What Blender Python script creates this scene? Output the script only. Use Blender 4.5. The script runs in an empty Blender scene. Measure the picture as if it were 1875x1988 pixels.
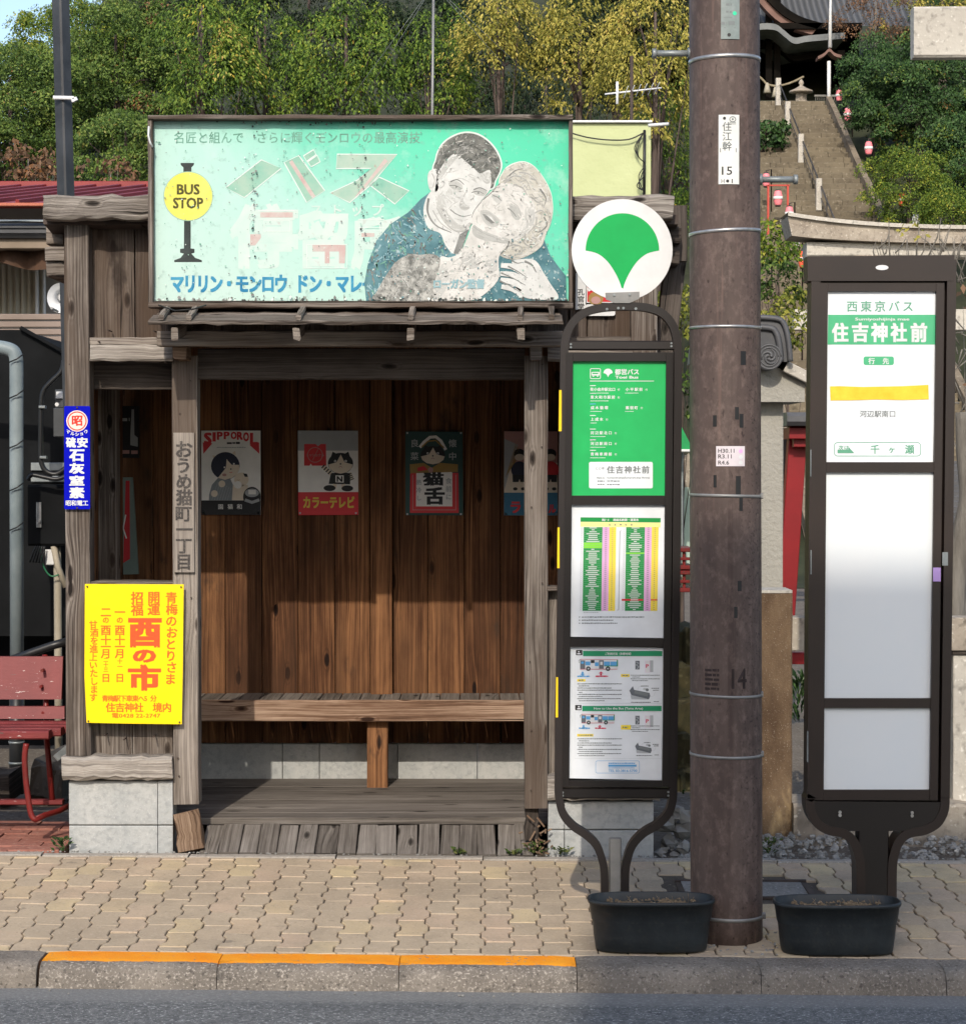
import bpy, math, random
import numpy as np
from mathutils import Vector, Matrix, noise as mnoise
from mathutils.geometry import tessellate_polygon
R = math.radians
random.seed(7)
SC = bpy.context.scene
COL = SC.collection
# ------------------------------------------------------------------ camera, light, exposure
ZC, F, YH = 1.66, 4200.0, 900.0          # eye height (m), focal length and horizon row in 1875x1988 units
PITCH = math.atan((994 - YH) / F)
CP, SP = math.cos(PITCH), math.sin(PITCH)
cam = bpy.data.cameras.new('camera'); camo = bpy.data.objects.new('camera', cam); COL.objects.link(camo)
cam.sensor_fit = 'HORIZONTAL'; cam.sensor_width = 36; cam.lens = F / 1875 * 36
cam.clip_start = 0.1; cam.clip_end = 1000
camo.location = (0, 0, ZC); camo.rotation_euler = (R(90) - PITCH, 0, 0)
SC.camera = camo
SUN = Vector((-0.13, -1, 0.69)).normalized()
SUN_EL = math.asin(SUN.z)
w = bpy.data.worlds.new('World'); SC.world = w; w.use_nodes = True
nt = w.node_tree; bg = nt.nodes['Background']
sky = nt.nodes.new('ShaderNodeTexSky'); sky.sky_type = 'NISHITA'; sky.sun_disc = False
sky.sun_elevation = SUN_EL; sky.sun_rotation = math.atan2(SUN.x, SUN.y)
sky.air_density = 1.0; sky.dust_density = 2.0; sky.ozone_density = 1.0
nt.links.new(sky.outputs[0], bg.inputs[0]); bg.inputs[1].default_value = 0.15
sl = bpy.data.lights.new('sun', 'SUN'); sl.energy = 2.05; sl.angle = R(0.5); sl.color = (1.0, 0.91, 0.79)
so = bpy.data.objects.new('sun', sl); COL.objects.link(so)
so.rotation_euler = (-SUN).to_track_quat('-Z', 'Y').to_euler(); so.location = (0, -5, 20)
SC.view_settings.view_transform = 'Standard'; SC.view_settings.look = 'None'
SC.view_settings.exposure = 0.65; SC.view_settings.gamma = 1.0
SC.cycles.use_denoising = True
SC.cycles.max_bounces = 6; SC.cycles.diffuse_bounces = 3; SC.cycles.glossy_bounces = 2; SC.cycles.transmission_bounces = 3

# ------------------------------------------------------------------ helpers
def ray(u, v):
    dx = (u - 937.5) / F; dv = -(v - 994) / F
    return Vector((dx, CP + dv * SP, dv * CP - SP))
def X(u, Y, v=994.0):
    d = ray(u, v); return Y * d.x / d.y
def Z(v, Y):
    d = ray(937.5, v); return ZC + Y * d.z / d.y
def P(u, v, Y):
    d = ray(u, v); t = Y / d.y; return Vector((d.x * t, Y, ZC + d.z * t))
def sm(a, b, x):
    t = min(1, max(0, (x - a) / (b - a))); return t * t * (3 - 2 * t)
def gz(x, y):                                # the paved walk falls to the right and towards the road
    return -0.0085 * max(-12, min(12, x)) + 0.03 * (min(y, 8.86) - 7.27)
def stair_z(y): return 6.58 + 0.51 * (y - 44)
def terrain(x, y):
    g = gz(x, 8.86) - 0.03
    top = 10.35 - 4.6 * sm(-7.2, -8.6, x * 40 / max(y, 20))
    h = stair_z(min(y, 60)) - 0.25
    h = min(max(h, g), top)
    if y > 54: h += 0.36 * min(y - 54, 40) * sm(-9.6, -8.7, x * 50 / y)
    return max(g, h)
def S(r, g, b, k=1.0):                       # sRGB 0-255 to linear
    f = lambda c: (c / 255 / 12.92 if c / 255 <= .04045 else ((c / 255 + .055) / 1.055) ** 2.4) * k
    return (f(r), f(g), f(b))

class MB:
    def __init__(s):
        s.v = []; s.f = []; s.uv = []; s.r = []; s.m = []; s.sm = []; s.mats = []
    def mi(s, mat):
        if mat is None: return 0
        if mat not in s.mats: s.mats.append(mat)
        return s.mats.index(mat)
    def face(s, idx, uv=None, r=0.5, m=0, smooth=False):
        s.f.append(tuple(idx)); s.uv.append(uv); s.r.append(r); s.m.append(m); s.sm.append(smooth)
    def add(s, pts):
        n = len(s.v); s.v.extend([tuple(p) for p in pts]); return n
    def poly(s, pts, m=0, r=0.5):
        n = s.add(pts); s.face(range(n, n + len(pts)), None, r, m)
    def bar(s, p0, p1, w, h, up=(0, 0, 1), seg=1, jit=0.0, ch=0.004, r=None, mat=None, taper=1.0, twist=0.0):
        """chamfered bar with the grain (u) along p0-p1"""
        p0, p1 = Vector(p0), Vector(p1); d = (p1 - p0); L = d.length; d.normalize()
        up = Vector(up); side = d.cross(up).normalized(); up = side.cross(d).normalized()
        ch = min(ch, w * .3, h * .3); m = s.mi(mat)
        if r is None: r = random.random()
        a, b = w / 2, h / 2
        prof = [(-a + ch, -b), (a - ch, -b), (a, -b + ch), (a, b - ch), (a - ch, b), (-a + ch, b), (-a, b - ch), (-a, -b + ch)]
        per = [0]
        for k in range(8):
            q, q2 = prof[k], prof[(k + 1) % 8]; per.append(per[-1] + math.hypot(q2[0] - q[0], q2[1] - q[1]))
        ru, rv = random.uniform(0, 40), random.uniform(0, 40)
        base = len(s.v)
        for i in range(seg + 1):
            t = i / seg; c = p0.lerp(p1, t); k = 1 + (taper - 1) * t
            jc = Vector((random.uniform(-1, 1), random.uniform(-1, 1), random.uniform(-1, 1))) * jit * .6 if 0 < i < seg else Vector()
            for (x, y) in prof:
                j = Vector((random.uniform(-1, 1), random.uniform(-1, 1), random.uniform(-1, 1))) * jit
                s.v.append(tuple(c + side * x * k + up * y * k + j * .7 + jc))
        for i in range(seg):
            for k in range(8):
                k2 = (k + 1) % 8
                i0 = base + i * 8 + k; i1 = base + i * 8 + k2; i2 = i1 + 8; i3 = i0 + 8
                u0, u1 = ru + L * i / seg, ru + L * (i + 1) / seg
                s.face((i0, i3, i2, i1), [(u0, rv + per[k]), (u1, rv + per[k]), (u1, rv + per[k + 1]), (u0, rv + per[k + 1])], r, m)
        uvc = [(ru + q[0] * .3, rv + q[1]) for q in prof]
        s.face([base + k for k in range(8)], uvc, r, m)
        e = base + seg * 8
        s.face([e + k for k in range(7, -1, -1)], uvc[::-1], r, m)
    def bx(s, x0, x1, y0, y1, z0, z1, ax='x', **k):
        c = Vector(((x0 + x1) / 2, (y0 + y1) / 2, (z0 + z1) / 2)); dx, dy, dz = abs(x1 - x0), abs(y1 - y0), abs(z1 - z0)
        if ax == 'x': s.bar(c - Vector((dx / 2, 0, 0)), c + Vector((dx / 2, 0, 0)), dy, dz, (0, 0, 1), **k)
        elif ax == 'z': s.bar(c - Vector((0, 0, dz / 2)), c + Vector((0, 0, dz / 2)), dx, dy, (0, 1, 0), **k)
        else: s.bar(c - Vector((0, dy / 2, 0)), c + Vector((0, dy / 2, 0)), dx, dz, (0, 0, 1), **k)
    def tube(s, pts, rad, n=8, cap=True, r=.5, mat=None, sect=None, smooth=True):
        """round tube (or a rectangular one if sect=(w,d): w in the picture plane, d along Y)"""
        pts = [Vector(p) for p in pts]; m = s.mi(mat); base = len(s.v); N = len(pts)
        if sect: n = 4; smooth = False
        rad = rad if isinstance(rad, (list, tuple)) else [rad] * N
        prev = None
        for i, p in enumerate(pts):
            t = (pts[min(i + 1, N - 1)] - pts[max(i - 1, 0)]).normalized()
            if sect:
                b = Vector((0, 1, 0)); a = t.cross(b).normalized()
                for (qa, qb) in ((-1, -1), (1, -1), (1, 1), (-1, 1)): s.v.append(tuple(p + a * qa * sect[0] / 2 + b * qb * sect[1] / 2))
            else:
                ref = prev if prev is not None else (Vector((0, 0, 1)) if abs(t.z) < .9 else Vector((1, 0, 0)))
                a = (ref - t * ref.dot(t)).normalized(); prev = a; b = t.cross(a)
                for k in range(n):
                    an = 2 * math.pi * k / n; s.v.append(tuple(p + (a * math.cos(an) + b * math.sin(an)) * rad[i]))
        for i in range(N - 1):
            for k in range(n):
                i0 = base + i * n + k; i1 = base + i * n + (k + 1) % n
                s.face((i0, i1, i1 + n, i0 + n), [(i, k / n), (i, (k + 1) / n), (i + 1, (k + 1) / n), (i + 1, k / n)], r, m, smooth)
        if cap:
            s.face([base + k for k in range(n - 1, -1, -1)], None, r, m); e = base + (N - 1) * n
            s.face([e + k for k in range(n)], None, r, m)
    def lathe(s, c, prof, n=24, mat=None, smooth=True, r=.5, sx=1, sy=1):
        c = Vector(c); m = s.mi(mat); base = len(s.v)
        for (rr, z) in prof:
            for k in range(n):
                a = 2 * math.pi * k / n; s.v.append((c.x + rr * math.cos(a) * sx, c.y + rr * math.sin(a) * sy, c.z + z))
        for i in range(len(prof) - 1):
            for k in range(n):
                i0 = base + i * n + k; i1 = base + i * n + (k + 1) % n
                s.face((i0, i1, i1 + n, i0 + n), [(k / n, i), ((k + 1) / n, i), ((k + 1) / n, i + 1), (k / n, i + 1)], r, m, smooth)
        s.face([base + k for k in range(n - 1, -1, -1)], None, r, m)
        e = base + (len(prof) - 1) * n; s.face([e + k for k in range(n)], None, r, m)
    def prism(s, pts, dvec, mat=None, r=.5):
        """extrude a (possibly concave) planar outline by dvec"""
        pts = [Vector(p) for p in pts]; d = Vector(dvec); m = s.mi(mat); n = len(pts)
        a = s.add(pts); b = s.add([p + d for p in pts])
        for tri in tessellate_polygon([pts]):
            s.face([a + i for i in tri], None, r, m); s.face([b + i for i in reversed(tri)], None, r, m)
        for k in range(n):
            k2 = (k + 1) % n; s.face((a + k, a + k2, b + k2, b + k), None, r, m)
    def build_each(s, name, mat, parent):     # every separate piece becomes a part of its own
        par = list(range(len(s.v)))
        def find(i):
            while par[i] != i: par[i] = par[par[i]]; i = par[i]
            return i
        for f in s.f:
            for i in f[1:]: par[find(i)] = find(f[0])
        gr = {}
        for k, f in enumerate(s.f): gr.setdefault(find(f[0]), []).append(k)
        for ks in gr.values():
            q = MB(); mp = {}; q.mats = list(s.mats)
            for k in ks:
                for i in s.f[k]:
                    if i not in mp: mp[i] = len(q.v); q.v.append(s.v[i])
                q.face([mp[i] for i in s.f[k]], s.uv[k], s.r[k], s.m[k], s.sm[k])
            q.build(name, mat, parent)
    def build(s, name, mat=None, parent=None, loc=None):
        me = bpy.data.meshes.new(name)
        if parent is not None: o0 = ORG[parent.name]
        elif loc is not None: o0 = Vector(loc)
        else:
            xs = np.array(s.v); o0 = Vector(((xs[:, 0].min() + xs[:, 0].max()) / 2, (xs[:, 1].min() + xs[:, 1].max()) / 2, xs[:, 2].min()))
        me.from_pydata([(v[0] - o0.x, v[1] - o0.y, v[2] - o0.z) for v in s.v], [], s.f)
        if any(u is not None for u in s.uv):
            lay = me.uv_layers.new(name='UVMap'); flat = []
            for f, u in zip(s.f, s.uv):
                flat.extend([c for q in (u if u is not None else [(0, 0)] * len(f)) for c in q])
            lay.data.foreach_set('uv', flat)
        at = me.attributes.new('rnd', 'FLOAT', 'FACE'); at.data.foreach_set('value', s.r)
        me.polygons.foreach_set('material_index', s.m); me.polygons.foreach_set('use_smooth', s.sm)
        for mm in (s.mats if s.mats else [mat]): me.materials.append(mm)
        me.update()
        o = bpy.data.objects.new(name, me); COL.objects.link(o)
        if parent is not None: o.parent = parent; ORG[o.name] = o0
        else: o.location = o0; ORG[o.name] = o0
        return o
ORG = {}
def tag(o, label=None, cat=None, group=None, kind=None):
    if label: o['label'] = label
    if cat: o['category'] = cat
    if group: o['group'] = group
    if kind: o['kind'] = kind
    return o
def thing(name, label, cat, loc, group=None):
    o = bpy.data.objects.new(name, None); COL.objects.link(o); o.location = loc; o.empty_display_size = .1
    ORG[o.name] = Vector(loc); return tag(o, label, cat, group)
def copy_tree(o, loc, label, parent=None):
    c = o.copy(); COL.objects.link(c)
    if parent is None: c.location = loc; c['label'] = label; ORG[c.name] = Vector(loc)
    else: c.parent = parent
    for ch in list(o.children): copy_tree(ch, None, None, c)
    return c

# ------------------------------------------------------------------ materials
class NT:
    def __init__(s, name):
        s.mat = bpy.data.materials.new(name); s.mat.use_nodes = True; s.t = s.mat.node_tree
        s.b = s.t.nodes['Principled BSDF']; s.out = s.t.nodes['Material Output']
    def n(s, typ, **kw):
        nd = s.t.nodes.new('ShaderNode' + typ)
        for k, v in kw.items(): setattr(nd, k, v)
        return nd
    def set(s, sock, v):
        if isinstance(v, bpy.types.NodeSocket): s.t.links.new(v, sock)
        elif v is not None:
            if isinstance(v, tuple) and len(v) == 3 and sock.type == 'RGBA': v = v + (1,)
            sock.default_value = v
    def math(s, op, a, b=None, c=None, clamp=False):
        nd = s.n('Math', operation=op); nd.use_clamp = clamp
        s.set(nd.inputs[0], a); s.set(nd.inputs[1], b)
        if c is not None: s.set(nd.inputs[2], c)
        return nd.outputs[0]
    def noise(s, vec, scale=5, detail=3, rough=.55, out=0, dist=0):
        nd = s.n('TexNoise'); s.set(nd.inputs['Vector'], vec); s.set(nd.inputs['Scale'], scale)
        nd.inputs['Detail'].default_value = detail; nd.inputs['Roughness'].default_value = rough; nd.inputs['Distortion'].default_value = dist
        return nd.outputs[out]
    def mapr(s, v, a, b, c=0., d=1., smooth=False):
        nd = s.n('MapRange'); nd.interpolation_type = 'SMOOTHSTEP' if smooth else 'LINEAR'
        for i, q in enumerate((v, a, b, c, d)): s.set(nd.inputs[i], q)
        return nd.outputs[0]
    def ramp(s, v, stops):
        nd = s.n('ValToRGB'); s.set(nd.inputs[0], v); e = nd.color_ramp.elements
        while len(e) < len(stops): e.new(.5)
        for q, (p, c) in zip(e, stops): q.position = p; q.color = tuple(c) + (1,)
        return nd.outputs[0]
    def mix(s, f, a, b, mode='MIX'):
        nd = s.n('Mix', data_type='RGBA', blend_type=mode); s.set(nd.inputs[0], f); s.set(nd.inputs[6], a); s.set(nd.inputs[7], b)
        return nd.outputs[2]
    def obj(s): return s.n('TexCoord').outputs['Object']
    def geo(s): return s.n('NewGeometry').outputs['Position']
    def scale(s, vec, sc):
        nd = s.n('Mapping'); s.set(nd.inputs[0], vec); nd.inputs[3].default_value = sc; return nd.outputs[0]
    def rnd(s): return s.n('Attribute', attribute_name='rnd').outputs['Fac']
    def bump(s, h, strength=.3, dist=.01):
        nd = s.n('Bump'); nd.inputs['Strength'].default_value = strength; nd.inputs['Distance'].default_value = dist
        s.set(nd.inputs['Height'], h); s.t.links.new(nd.outputs[0], s.b.inputs['Normal'])
    def fin(s, col, rough=.8, metal=0., spec=.5):
        s.set(s.b.inputs['Base Color'], col); s.set(s.b.inputs['Roughness'], rough); s.b.inputs['Metallic'].default_value = metal
        s.b.inputs['Specular IOR Level'].default_value = spec
        return s.mat
def wood(name, dark, mid, light, rings=420, contrast=1.0, warm=None, bumps=.5, bias=0.0, knots=1.0, cracks=1.0, stains=None):
    n = NT(name); uv = n.n('UVMap').outputs[0]
    sp = n.n('SeparateXYZ'); n.set(sp.inputs[0], uv); u, v = sp.outputs[0], sp.outputs[1]
    def knot(su, sv, thr, r0, c0, c1):
        vo = n.n('TexVoronoi', voronoi_dimensions='2D'); n.set(vo.inputs['Vector'], n.scale(uv, (su, sv, 1))); vo.inputs['Scale'].default_value = 1
        cs = n.n('SeparateColor'); n.set(cs.inputs[0], vo.outputs['Color']); on = n.math('GREATER_THAN', cs.outputs[0], 1 - thr * knots)
        d = vo.outputs['Distance']; return n.math('MULTIPLY', n.mapr(d, 0, r0, 1, 0, True), on), n.math('MULTIPLY', n.mapr(d, c0, c1, 1, 0, True), on), d
    k, core, d1 = knot(1.5, 5.5, .45, .32, .035, .07); k2, core2, d2 = knot(3.6, 9.5, .42, .30, .05, .13)
    warp = n.math('ADD', n.math('MULTIPLY', k, .022), n.math('MULTIPLY', k2, .010))
    wob = n.noise(n.scale(uv, (.8, 4, 1)), 1, 3); vv = n.math('ADD', n.math('ADD', v, warp), n.math('MULTIPLY', wob, .075))
    cv = n.n('CombineXYZ'); n.set(cv.inputs[0], n.math('MULTIPLY', u, .55)); n.set(cv.inputs[1], n.math('MULTIPLY', vv, rings * .20)); g = n.noise(cv.outputs[0], 1, 5, .72)
    g2 = n.math('MULTIPLY_ADD', n.math('SINE', n.math('MULTIPLY', vv, rings)), .5, .5)
    fine = n.noise(n.scale(uv, (3.2, 260, 1)), 1, 4, .68)
    stain = n.noise(n.scale(uv, (1.6, 6, 1)), 1, 5, .62); blot = n.noise(n.scale(uv, (5, 16, 1)), 1, 4, .6)
    val = n.math('ADD', n.math('MULTIPLY', n.mapr(g, .32, .68), .42 * contrast), n.math('MULTIPLY', n.mapr(fine, .32, .68), .26 * contrast))
    val = n.math('ADD', val, n.math('MULTIPLY', g2, .06 * contrast)); val = n.math('ADD', val, n.math('MULTIPLY', n.mapr(stain, .3, .7), .34)); val = n.math('ADD', val, n.math('MULTIPLY_ADD', n.mapr(blot, .3, .7), .14, -.10))
    val = n.math('ADD', val, n.math('MULTIPLY_ADD', n.rnd(), .30, -.17 + bias))
    ring = n.math('MULTIPLY', n.math('MULTIPLY_ADD', n.math('SINE', n.math('MULTIPLY', d2, 75)), .5, .5), n.math('MULTIPLY', k2, .22)); val = n.math('SUBTRACT', val, ring)
    val = n.math('SUBTRACT', val, n.math('MULTIPLY', n.math('MAXIMUM', core, core2), .55))
    crk = n.noise(n.scale(uv, (1.1, 75, 1)), 1, 3, .5); crk = n.math('MULTIPLY', n.mapr(crk, .665, .70), cracks)
    col = n.ramp(val, [(0.02, dark), (.42, mid), (.92, light)])
    if warm: col = n.mix(n.mapr(n.noise(n.scale(uv, (.8, 3, 1)), 1.3, 3), .46, .68, 0, .8, True), col, warm)
    if stains: col = n.mix(n.mapr(n.noise(n.scale(uv, (2.2, 5, 1)), .8, 5, .65), .56, .68, 0, .85, True), col, stains)
    col = n.mix(n.math('MULTIPLY', crk, .85), col, tuple(c * .6 for c in dark))
    h = n.math('ADD', n.math('MULTIPLY', fine, .6), n.math('MULTIPLY', g, .6)); h = n.math('SUBTRACT', h, n.math('MULTIPLY', crk, .9))
    n.bump(n.math('SUBTRACT', h, n.math('MULTIPLY', core2, .4)), bumps, .005)
    return n.fin(col, .88, 0, .2)
def vary(name, c1, c2, scale=6, rough=.7, bump=0, bscale=60, metal=0, spec=.4, stretch=(1, 1, 1), c3=None, lo=.3, hi=.7):
    n = NT(name); v = n.scale(n.obj(), stretch)
    a = n.noise(v, scale, 5, .6); col = n.mix(n.mapr(a, lo, hi), c1, c2)
    if c3: col = n.mix(n.mapr(n.noise(v, scale * 6, 3), .55, .72, 0, .8), col, c3)
    if bump: n.bump(n.noise(v, bscale, 3), bump, .01)
    return n.fin(col, rough, metal, spec)
def speck(name, base, c2, fleck, scale=90, rough=.9, bump=.5, big=2.0, lo=.6, hi=.7):
    n = NT(name); v = n.obj()
    big_ = n.noise(v, big, 4, .6); col = n.mix(n.mapr(big_, .3, .7), base, c2)
    f = n.noise(v, scale, 2, .6); col = n.mix(n.mapr(f, lo, hi), col, fleck)
    d = n.noise(v, scale * .7, 2, .5); col = n.mix(n.mapr(d, .55, .75, 0, .6), col, tuple(c * .35 for c in base))
    n.bump(n.math('ADD', f, n.noise(v, scale * .3, 2)), bump, .006)
    return n.fin(col, rough, 0, .3)
def flat(name, c, rough=.55, spec=.4, metal=0):
    n = NT(name); a = n.noise(n.obj(), 14, 4)
    return n.fin(n.mix(n.mapr(a, .3, .7), tuple(q * .93 for q in c), tuple(min(1, q * 1.05) for q in c)), rough, metal, spec)
def leafmat(name, stops, trans=.3):
    n = NT(name); r = n.rnd()
    col = n.ramp(r, stops); n.fin(col, .55, 0, .25)
    tr = n.n('BsdfTranslucent'); n.set(tr.inputs[0], col)
    mx = n.n('MixShader'); mx.inputs[0].default_value = trans
    n.t.links.new(n.b.outputs[0], mx.inputs[1]); n.t.links.new(tr.outputs[0], mx.inputs[2]); n.t.links.new(mx.outputs[0], n.out.inputs[0])
    return n.mat
M = {}
M['wgrey'] = wood('weathered_grey_wood', (.016, .012, .010), (.098, .080, .067), (.33, .29, .25), contrast=1.35, warm=(.085, .06, .044), bias=-.02)
M['wboard'] = wood('weathered_wall_board', (.020, .015, .012), (.080, .061, .050), (.21, .175, .145), contrast=1.1, warm=(.075, .05, .035), bias=-.02, stains=(.030, .022, .018))
M['wpale'] = wood('bleached_beam_wood', (.022, .018, .015), (.17, .148, .128), (.46, .42, .37), contrast=1.45, bumps=1.0, cracks=1.3, bias=-.02)
M['wbrown'] = wood('brown_stained_board', (.012, .006, .004), (.092, .040, .019), (.30, .145, .065), rings=300, contrast=1.25, warm=(.070, .034, .018), bumps=.3, bias=-.03, stains=(.045, .030, .021), knots=.5)
M['wbench'] = wood('bench_fascia_wood', (.030, .014, .009), (.17, .098, .062), (.46, .33, .24), rings=230, contrast=1.7, knots=1.5, bumps=.4)
M['wfloor'] = wood('worn_floor_board', (.026, .022, .019), (.115, .10, .086), (.25, .225, .20), rings=300, bumps=.35, knots=.5, contrast=1.15)
M['wdark'] = wood('dark_timber', (.010, .008, .006), (.045, .036, .030), (.12, .10, .086), contrast=1.1)  # dark timber tone for backing boards, stubs and inner beams
M['wrot'] = wood('rotten_brown_timber', (.016, .009, .005), (.12, .074, .046), (.27, .19, .13), bumps=.9, contrast=1.3)
M['white'] = flat('white_enamel', (.69, .695, .69), .35)
M['paper'] = flat('white_print_panel', (.74, .775, .80), .3)
M['acryl'] = vary('milky_blank_panel', (.69, .735, .755), (.73, .755, .76), 3, .25, spec=.4)
M['black'] = flat('black_paint', (.012, .012, .012), .5)
M['ink'] = flat('dark_ink', (.03, .03, .03), .6)
M['greyink'] = flat('grey_ink', (.18, .20, .20), .6)
M['palegrey'] = flat('pale_grey_print', (.42, .45, .46), .6)
M['green'] = flat('bus_green', S(0, 165, 80), .35)
M['green2'] = flat('panel_green', S(40, 175, 95), .3)
M['green3'] = flat('teal_green_band', S(75, 175, 125), .35)
M['greentext'] = flat('soft_green_ink', S(95, 160, 130), .4)
M['dkgreen'] = flat('table_green', S(20, 140, 65), .4)
M['limegreen'] = flat('lime_print', S(130, 215, 60), .4)
M['yellowp'] = flat('pale_yellow_print', S(240, 232, 150), .4)
M['yellowc'] = flat('yellow_print', S(240, 215, 60), .4)
M['pinkc'] = flat('pink_print', S(225, 170, 215), .4)
M['reflect'] = flat('yellow_reflector', S(250, 205, 40), .3)
M['tape'] = vary('yellow_tape', S(240, 205, 60), S(225, 185, 40), 25, .4)
M['yellow'] = vary('yellow_poster_paper', S(248, 212, 6), S(252, 221, 16), 3, .4, .35, 5)
M['orange'] = flat('orange_red_ink', S(240, 85, 35), .5)
M['orange2'] = flat('orange_ink', S(225, 105, 25), .5)
M['red'] = flat('red_print', S(200, 30, 40), .45)
M['blue'] = flat('enamel_blue', S(16, 22, 178), .15, .6)
M['lblue'] = flat('light_blue_print', S(90, 160, 210), .45)
M['pinkw'] = flat('pinkish_white', S(250, 215, 205), .3)
M['enred'] = flat('enamel_red', S(225, 60, 45), .3)
M['frameb'] = vary('dark_brown_frame_metal', S(27, 23, 22), S(40, 34, 32), 3, .42, spec=.45)
M['frameb2'] = vary('black_brown_frame_metal', S(18, 15, 14), S(28, 22, 20), 3, .4, spec=.45)
M['greymetal'] = vary('brushed_grey_metal', S(120, 120, 118), S(140, 140, 138), 20, .45, metal=.3)
M['galv'] = vary('galvanised_steel', S(110, 118, 120), S(150, 155, 155), 14, .5, metal=.4)
M['band'] = vary('steel_band', S(150, 150, 148), S(190, 190, 188), 30, .35, metal=.7)
M['plastic'] = vary('black_planter_plastic', (.010, .013, .015), (.022, .028, .031), 9, .5, .1, 60, c3=(.03, .032, .03))
M['soil'] = speck('planter_soil', (.13, .09, .055), (.2, .15, .09), (.55, .47, .34), 70, bump=1)

# ------------------------------------------------------------------ flat artwork on a vertical plane
GL = {}
HEAVY = [(-1, -.7), (1, -.7), (-1, .7), (1, .7), (0, 0)]
def glyph(ch, bold=0.0):
    k = (ch, bold)
    if k not in GL:
        cu = bpy.data.curves.new('t', 'FONT'); cu.body = ch; cu.size = 1; cu.resolution_u = 2; cu.offset = bold
        o = bpy.data.objects.new('t', cu); COL.objects.link(o)
        me = bpy.data.meshes.new_from_object(o.evaluated_get(bpy.context.evaluated_depsgraph_get()))
        vs = [(v.co.x, v.co.y) for v in me.vertices]; fs = [tuple(p.vertices) for p in me.polygons]
        bpy.data.objects.remove(o); bpy.data.curves.remove(cu); bpy.data.meshes.remove(me)
        GL[k] = (vs, fs)
    return GL[k]
def cmap(x0, y0, s):                         # crop pixels of the source photograph -> 1875x1988 units
    return lambda cx, cy: ((x0 + cx * s) / 1.3712, (y0 + cy * s) / 1.3712)
ident = lambda u, v: (u, v)
class Art:
    def __init__(s, mp, Y, step=.0005): s.mp, s.Y, s.mb, s.st = mp, Y, MB(), step
    def pt(s, c, l): u, v = s.mp(*c); y = s.Y - l * s.st; return P(u, v, y)
    def poly(s, pts, mat, l=1):
        q = [s.pt(p, l) for p in pts]; m = s.mb.mi(mat); n = s.mb.add(q)
        if len(q) <= 4: s.mb.face(range(n, n + len(q)), None, .5, m); return
        for tri in tessellate_polygon([q]): s.mb.face([n + i for i in tri], None, .5, m)
    def rect(s, x0, y0, x1, y1, mat, l=1): s.poly([(x0, y0), (x1, y0), (x1, y1), (x0, y1)], mat, l)
    def disc(s, cx, cy, r, mat, l=1, ry=None, n=28):
        ry = ry or r; s.poly([(cx + r * math.cos(2 * math.pi * k / n), cy + ry * math.sin(2 * math.pi * k / n)) for k in range(n)], mat, l)
    def line(s, pts, w, mat, l=2, w2=None, closed=False):
        if closed: pts = list(pts) + [pts[0]]
        n = len(pts); m = s.mb.mi(mat); w2 = w if w2 is None else w2; a = []; b = []
        for i, p in enumerate(pts):
            if closed and i in (0, n - 1): p0, p1 = pts[n - 2], pts[1]
            else: p0, p1 = pts[max(i - 1, 0)], pts[min(i + 1, n - 1)]
            dx, dy = p1[0] - p0[0], p1[1] - p0[1]; L = math.hypot(dx, dy) or 1
            ww = (w + (w2 - w) * i / (n - 1)) / 2; a.append((p[0] - dy / L * ww, p[1] + dx / L * ww)); b.append((p[0] + dy / L * ww, p[1] - dx / L * ww))
        for i in range(n - 1):
            k = s.mb.add([s.pt(a[i], l), s.pt(a[i + 1], l), s.pt(b[i + 1], l), s.pt(b[i], l)]); s.mb.face((k, k + 1, k + 2, k + 3), None, .5, m)
    def frame(s, x0, y0, x1, y1, w, mat, l=2, r=0):
        pts = [(x0, y0), (x1, y0), (x1, y1), (x0, y1)] if not r else rrect(x0, y0, x1, y1, r)
        s.line(pts, w, mat, l, closed=True)
    def text(s, t, x0, y0, x1, y1, mat, l=2, bold=0.0):
        vs, fs = glyph(t); xs = [v[0] for v in vs]; ys = [v[1] for v in vs]; n_ = max(1, len(t.replace(' ', '')))
        ax, bx, ay, by = min(xs) - bold, max(xs) + bold, min(ys) - bold, max(ys) + bold
        for k, (ox, oy) in enumerate(HEAVY if bold else [(0, 0)]):
            s.stamp([(x0 + (v[0] + ox * bold - ax) / (bx - ax) * (x1 - x0), y1 - (v[1] + oy * bold - ay) / (by - ay) * (y1 - y0)) for v in vs], fs, mat, l + k * .06)
    def stamp(s, pts, fs, mat, l):
        m = s.mb.mi(mat); n = s.mb.add([s.pt(p, l) for p in pts])
        for f in fs: s.mb.face([n + i for i in f], None, .5, m)
    def char(s, c, xc, yc, size, mat, l=2, bold=0.0, sx=1, rot=0):
        vs, fs = glyph(c); cr, sr = math.cos(rot), math.sin(rot)
        def tr(v, ox, oy):
            a, b = (v[0] + ox * bold - .5) * size * sx, -(v[1] + oy * bold - .38) * size
            return (xc + a * cr - b * sr, yc + a * sr + b * cr)
        for k, (ox, oy) in enumerate(HEAVY if bold else [(0, 0)]): s.stamp([tr(v, ox, oy) for v in vs], fs, mat, l + k * .06)
    def col(s, t, xc, y0, y1, mat, l=2, bold=0.0, size=None, jit=0):
        st = (y1 - y0) / len(t)
        for i, c in enumerate(t):
            if c != ' ': s.char(c, xc + random.uniform(-jit, jit), y0 + st * (i + .5), size or st, mat, l, bold, rot=random.uniform(-.03, .03) if jit else 0)
    def row(s, t, x0, x1, yc, size, mat, l=2, bold=0.0, sx=1):
        st = (x1 - x0) / len(t)
        for i, c in enumerate(t):
            if c != ' ': s.char(c, x0 + st * (i + .5), yc, size, mat, l, bold, sx)
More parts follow.
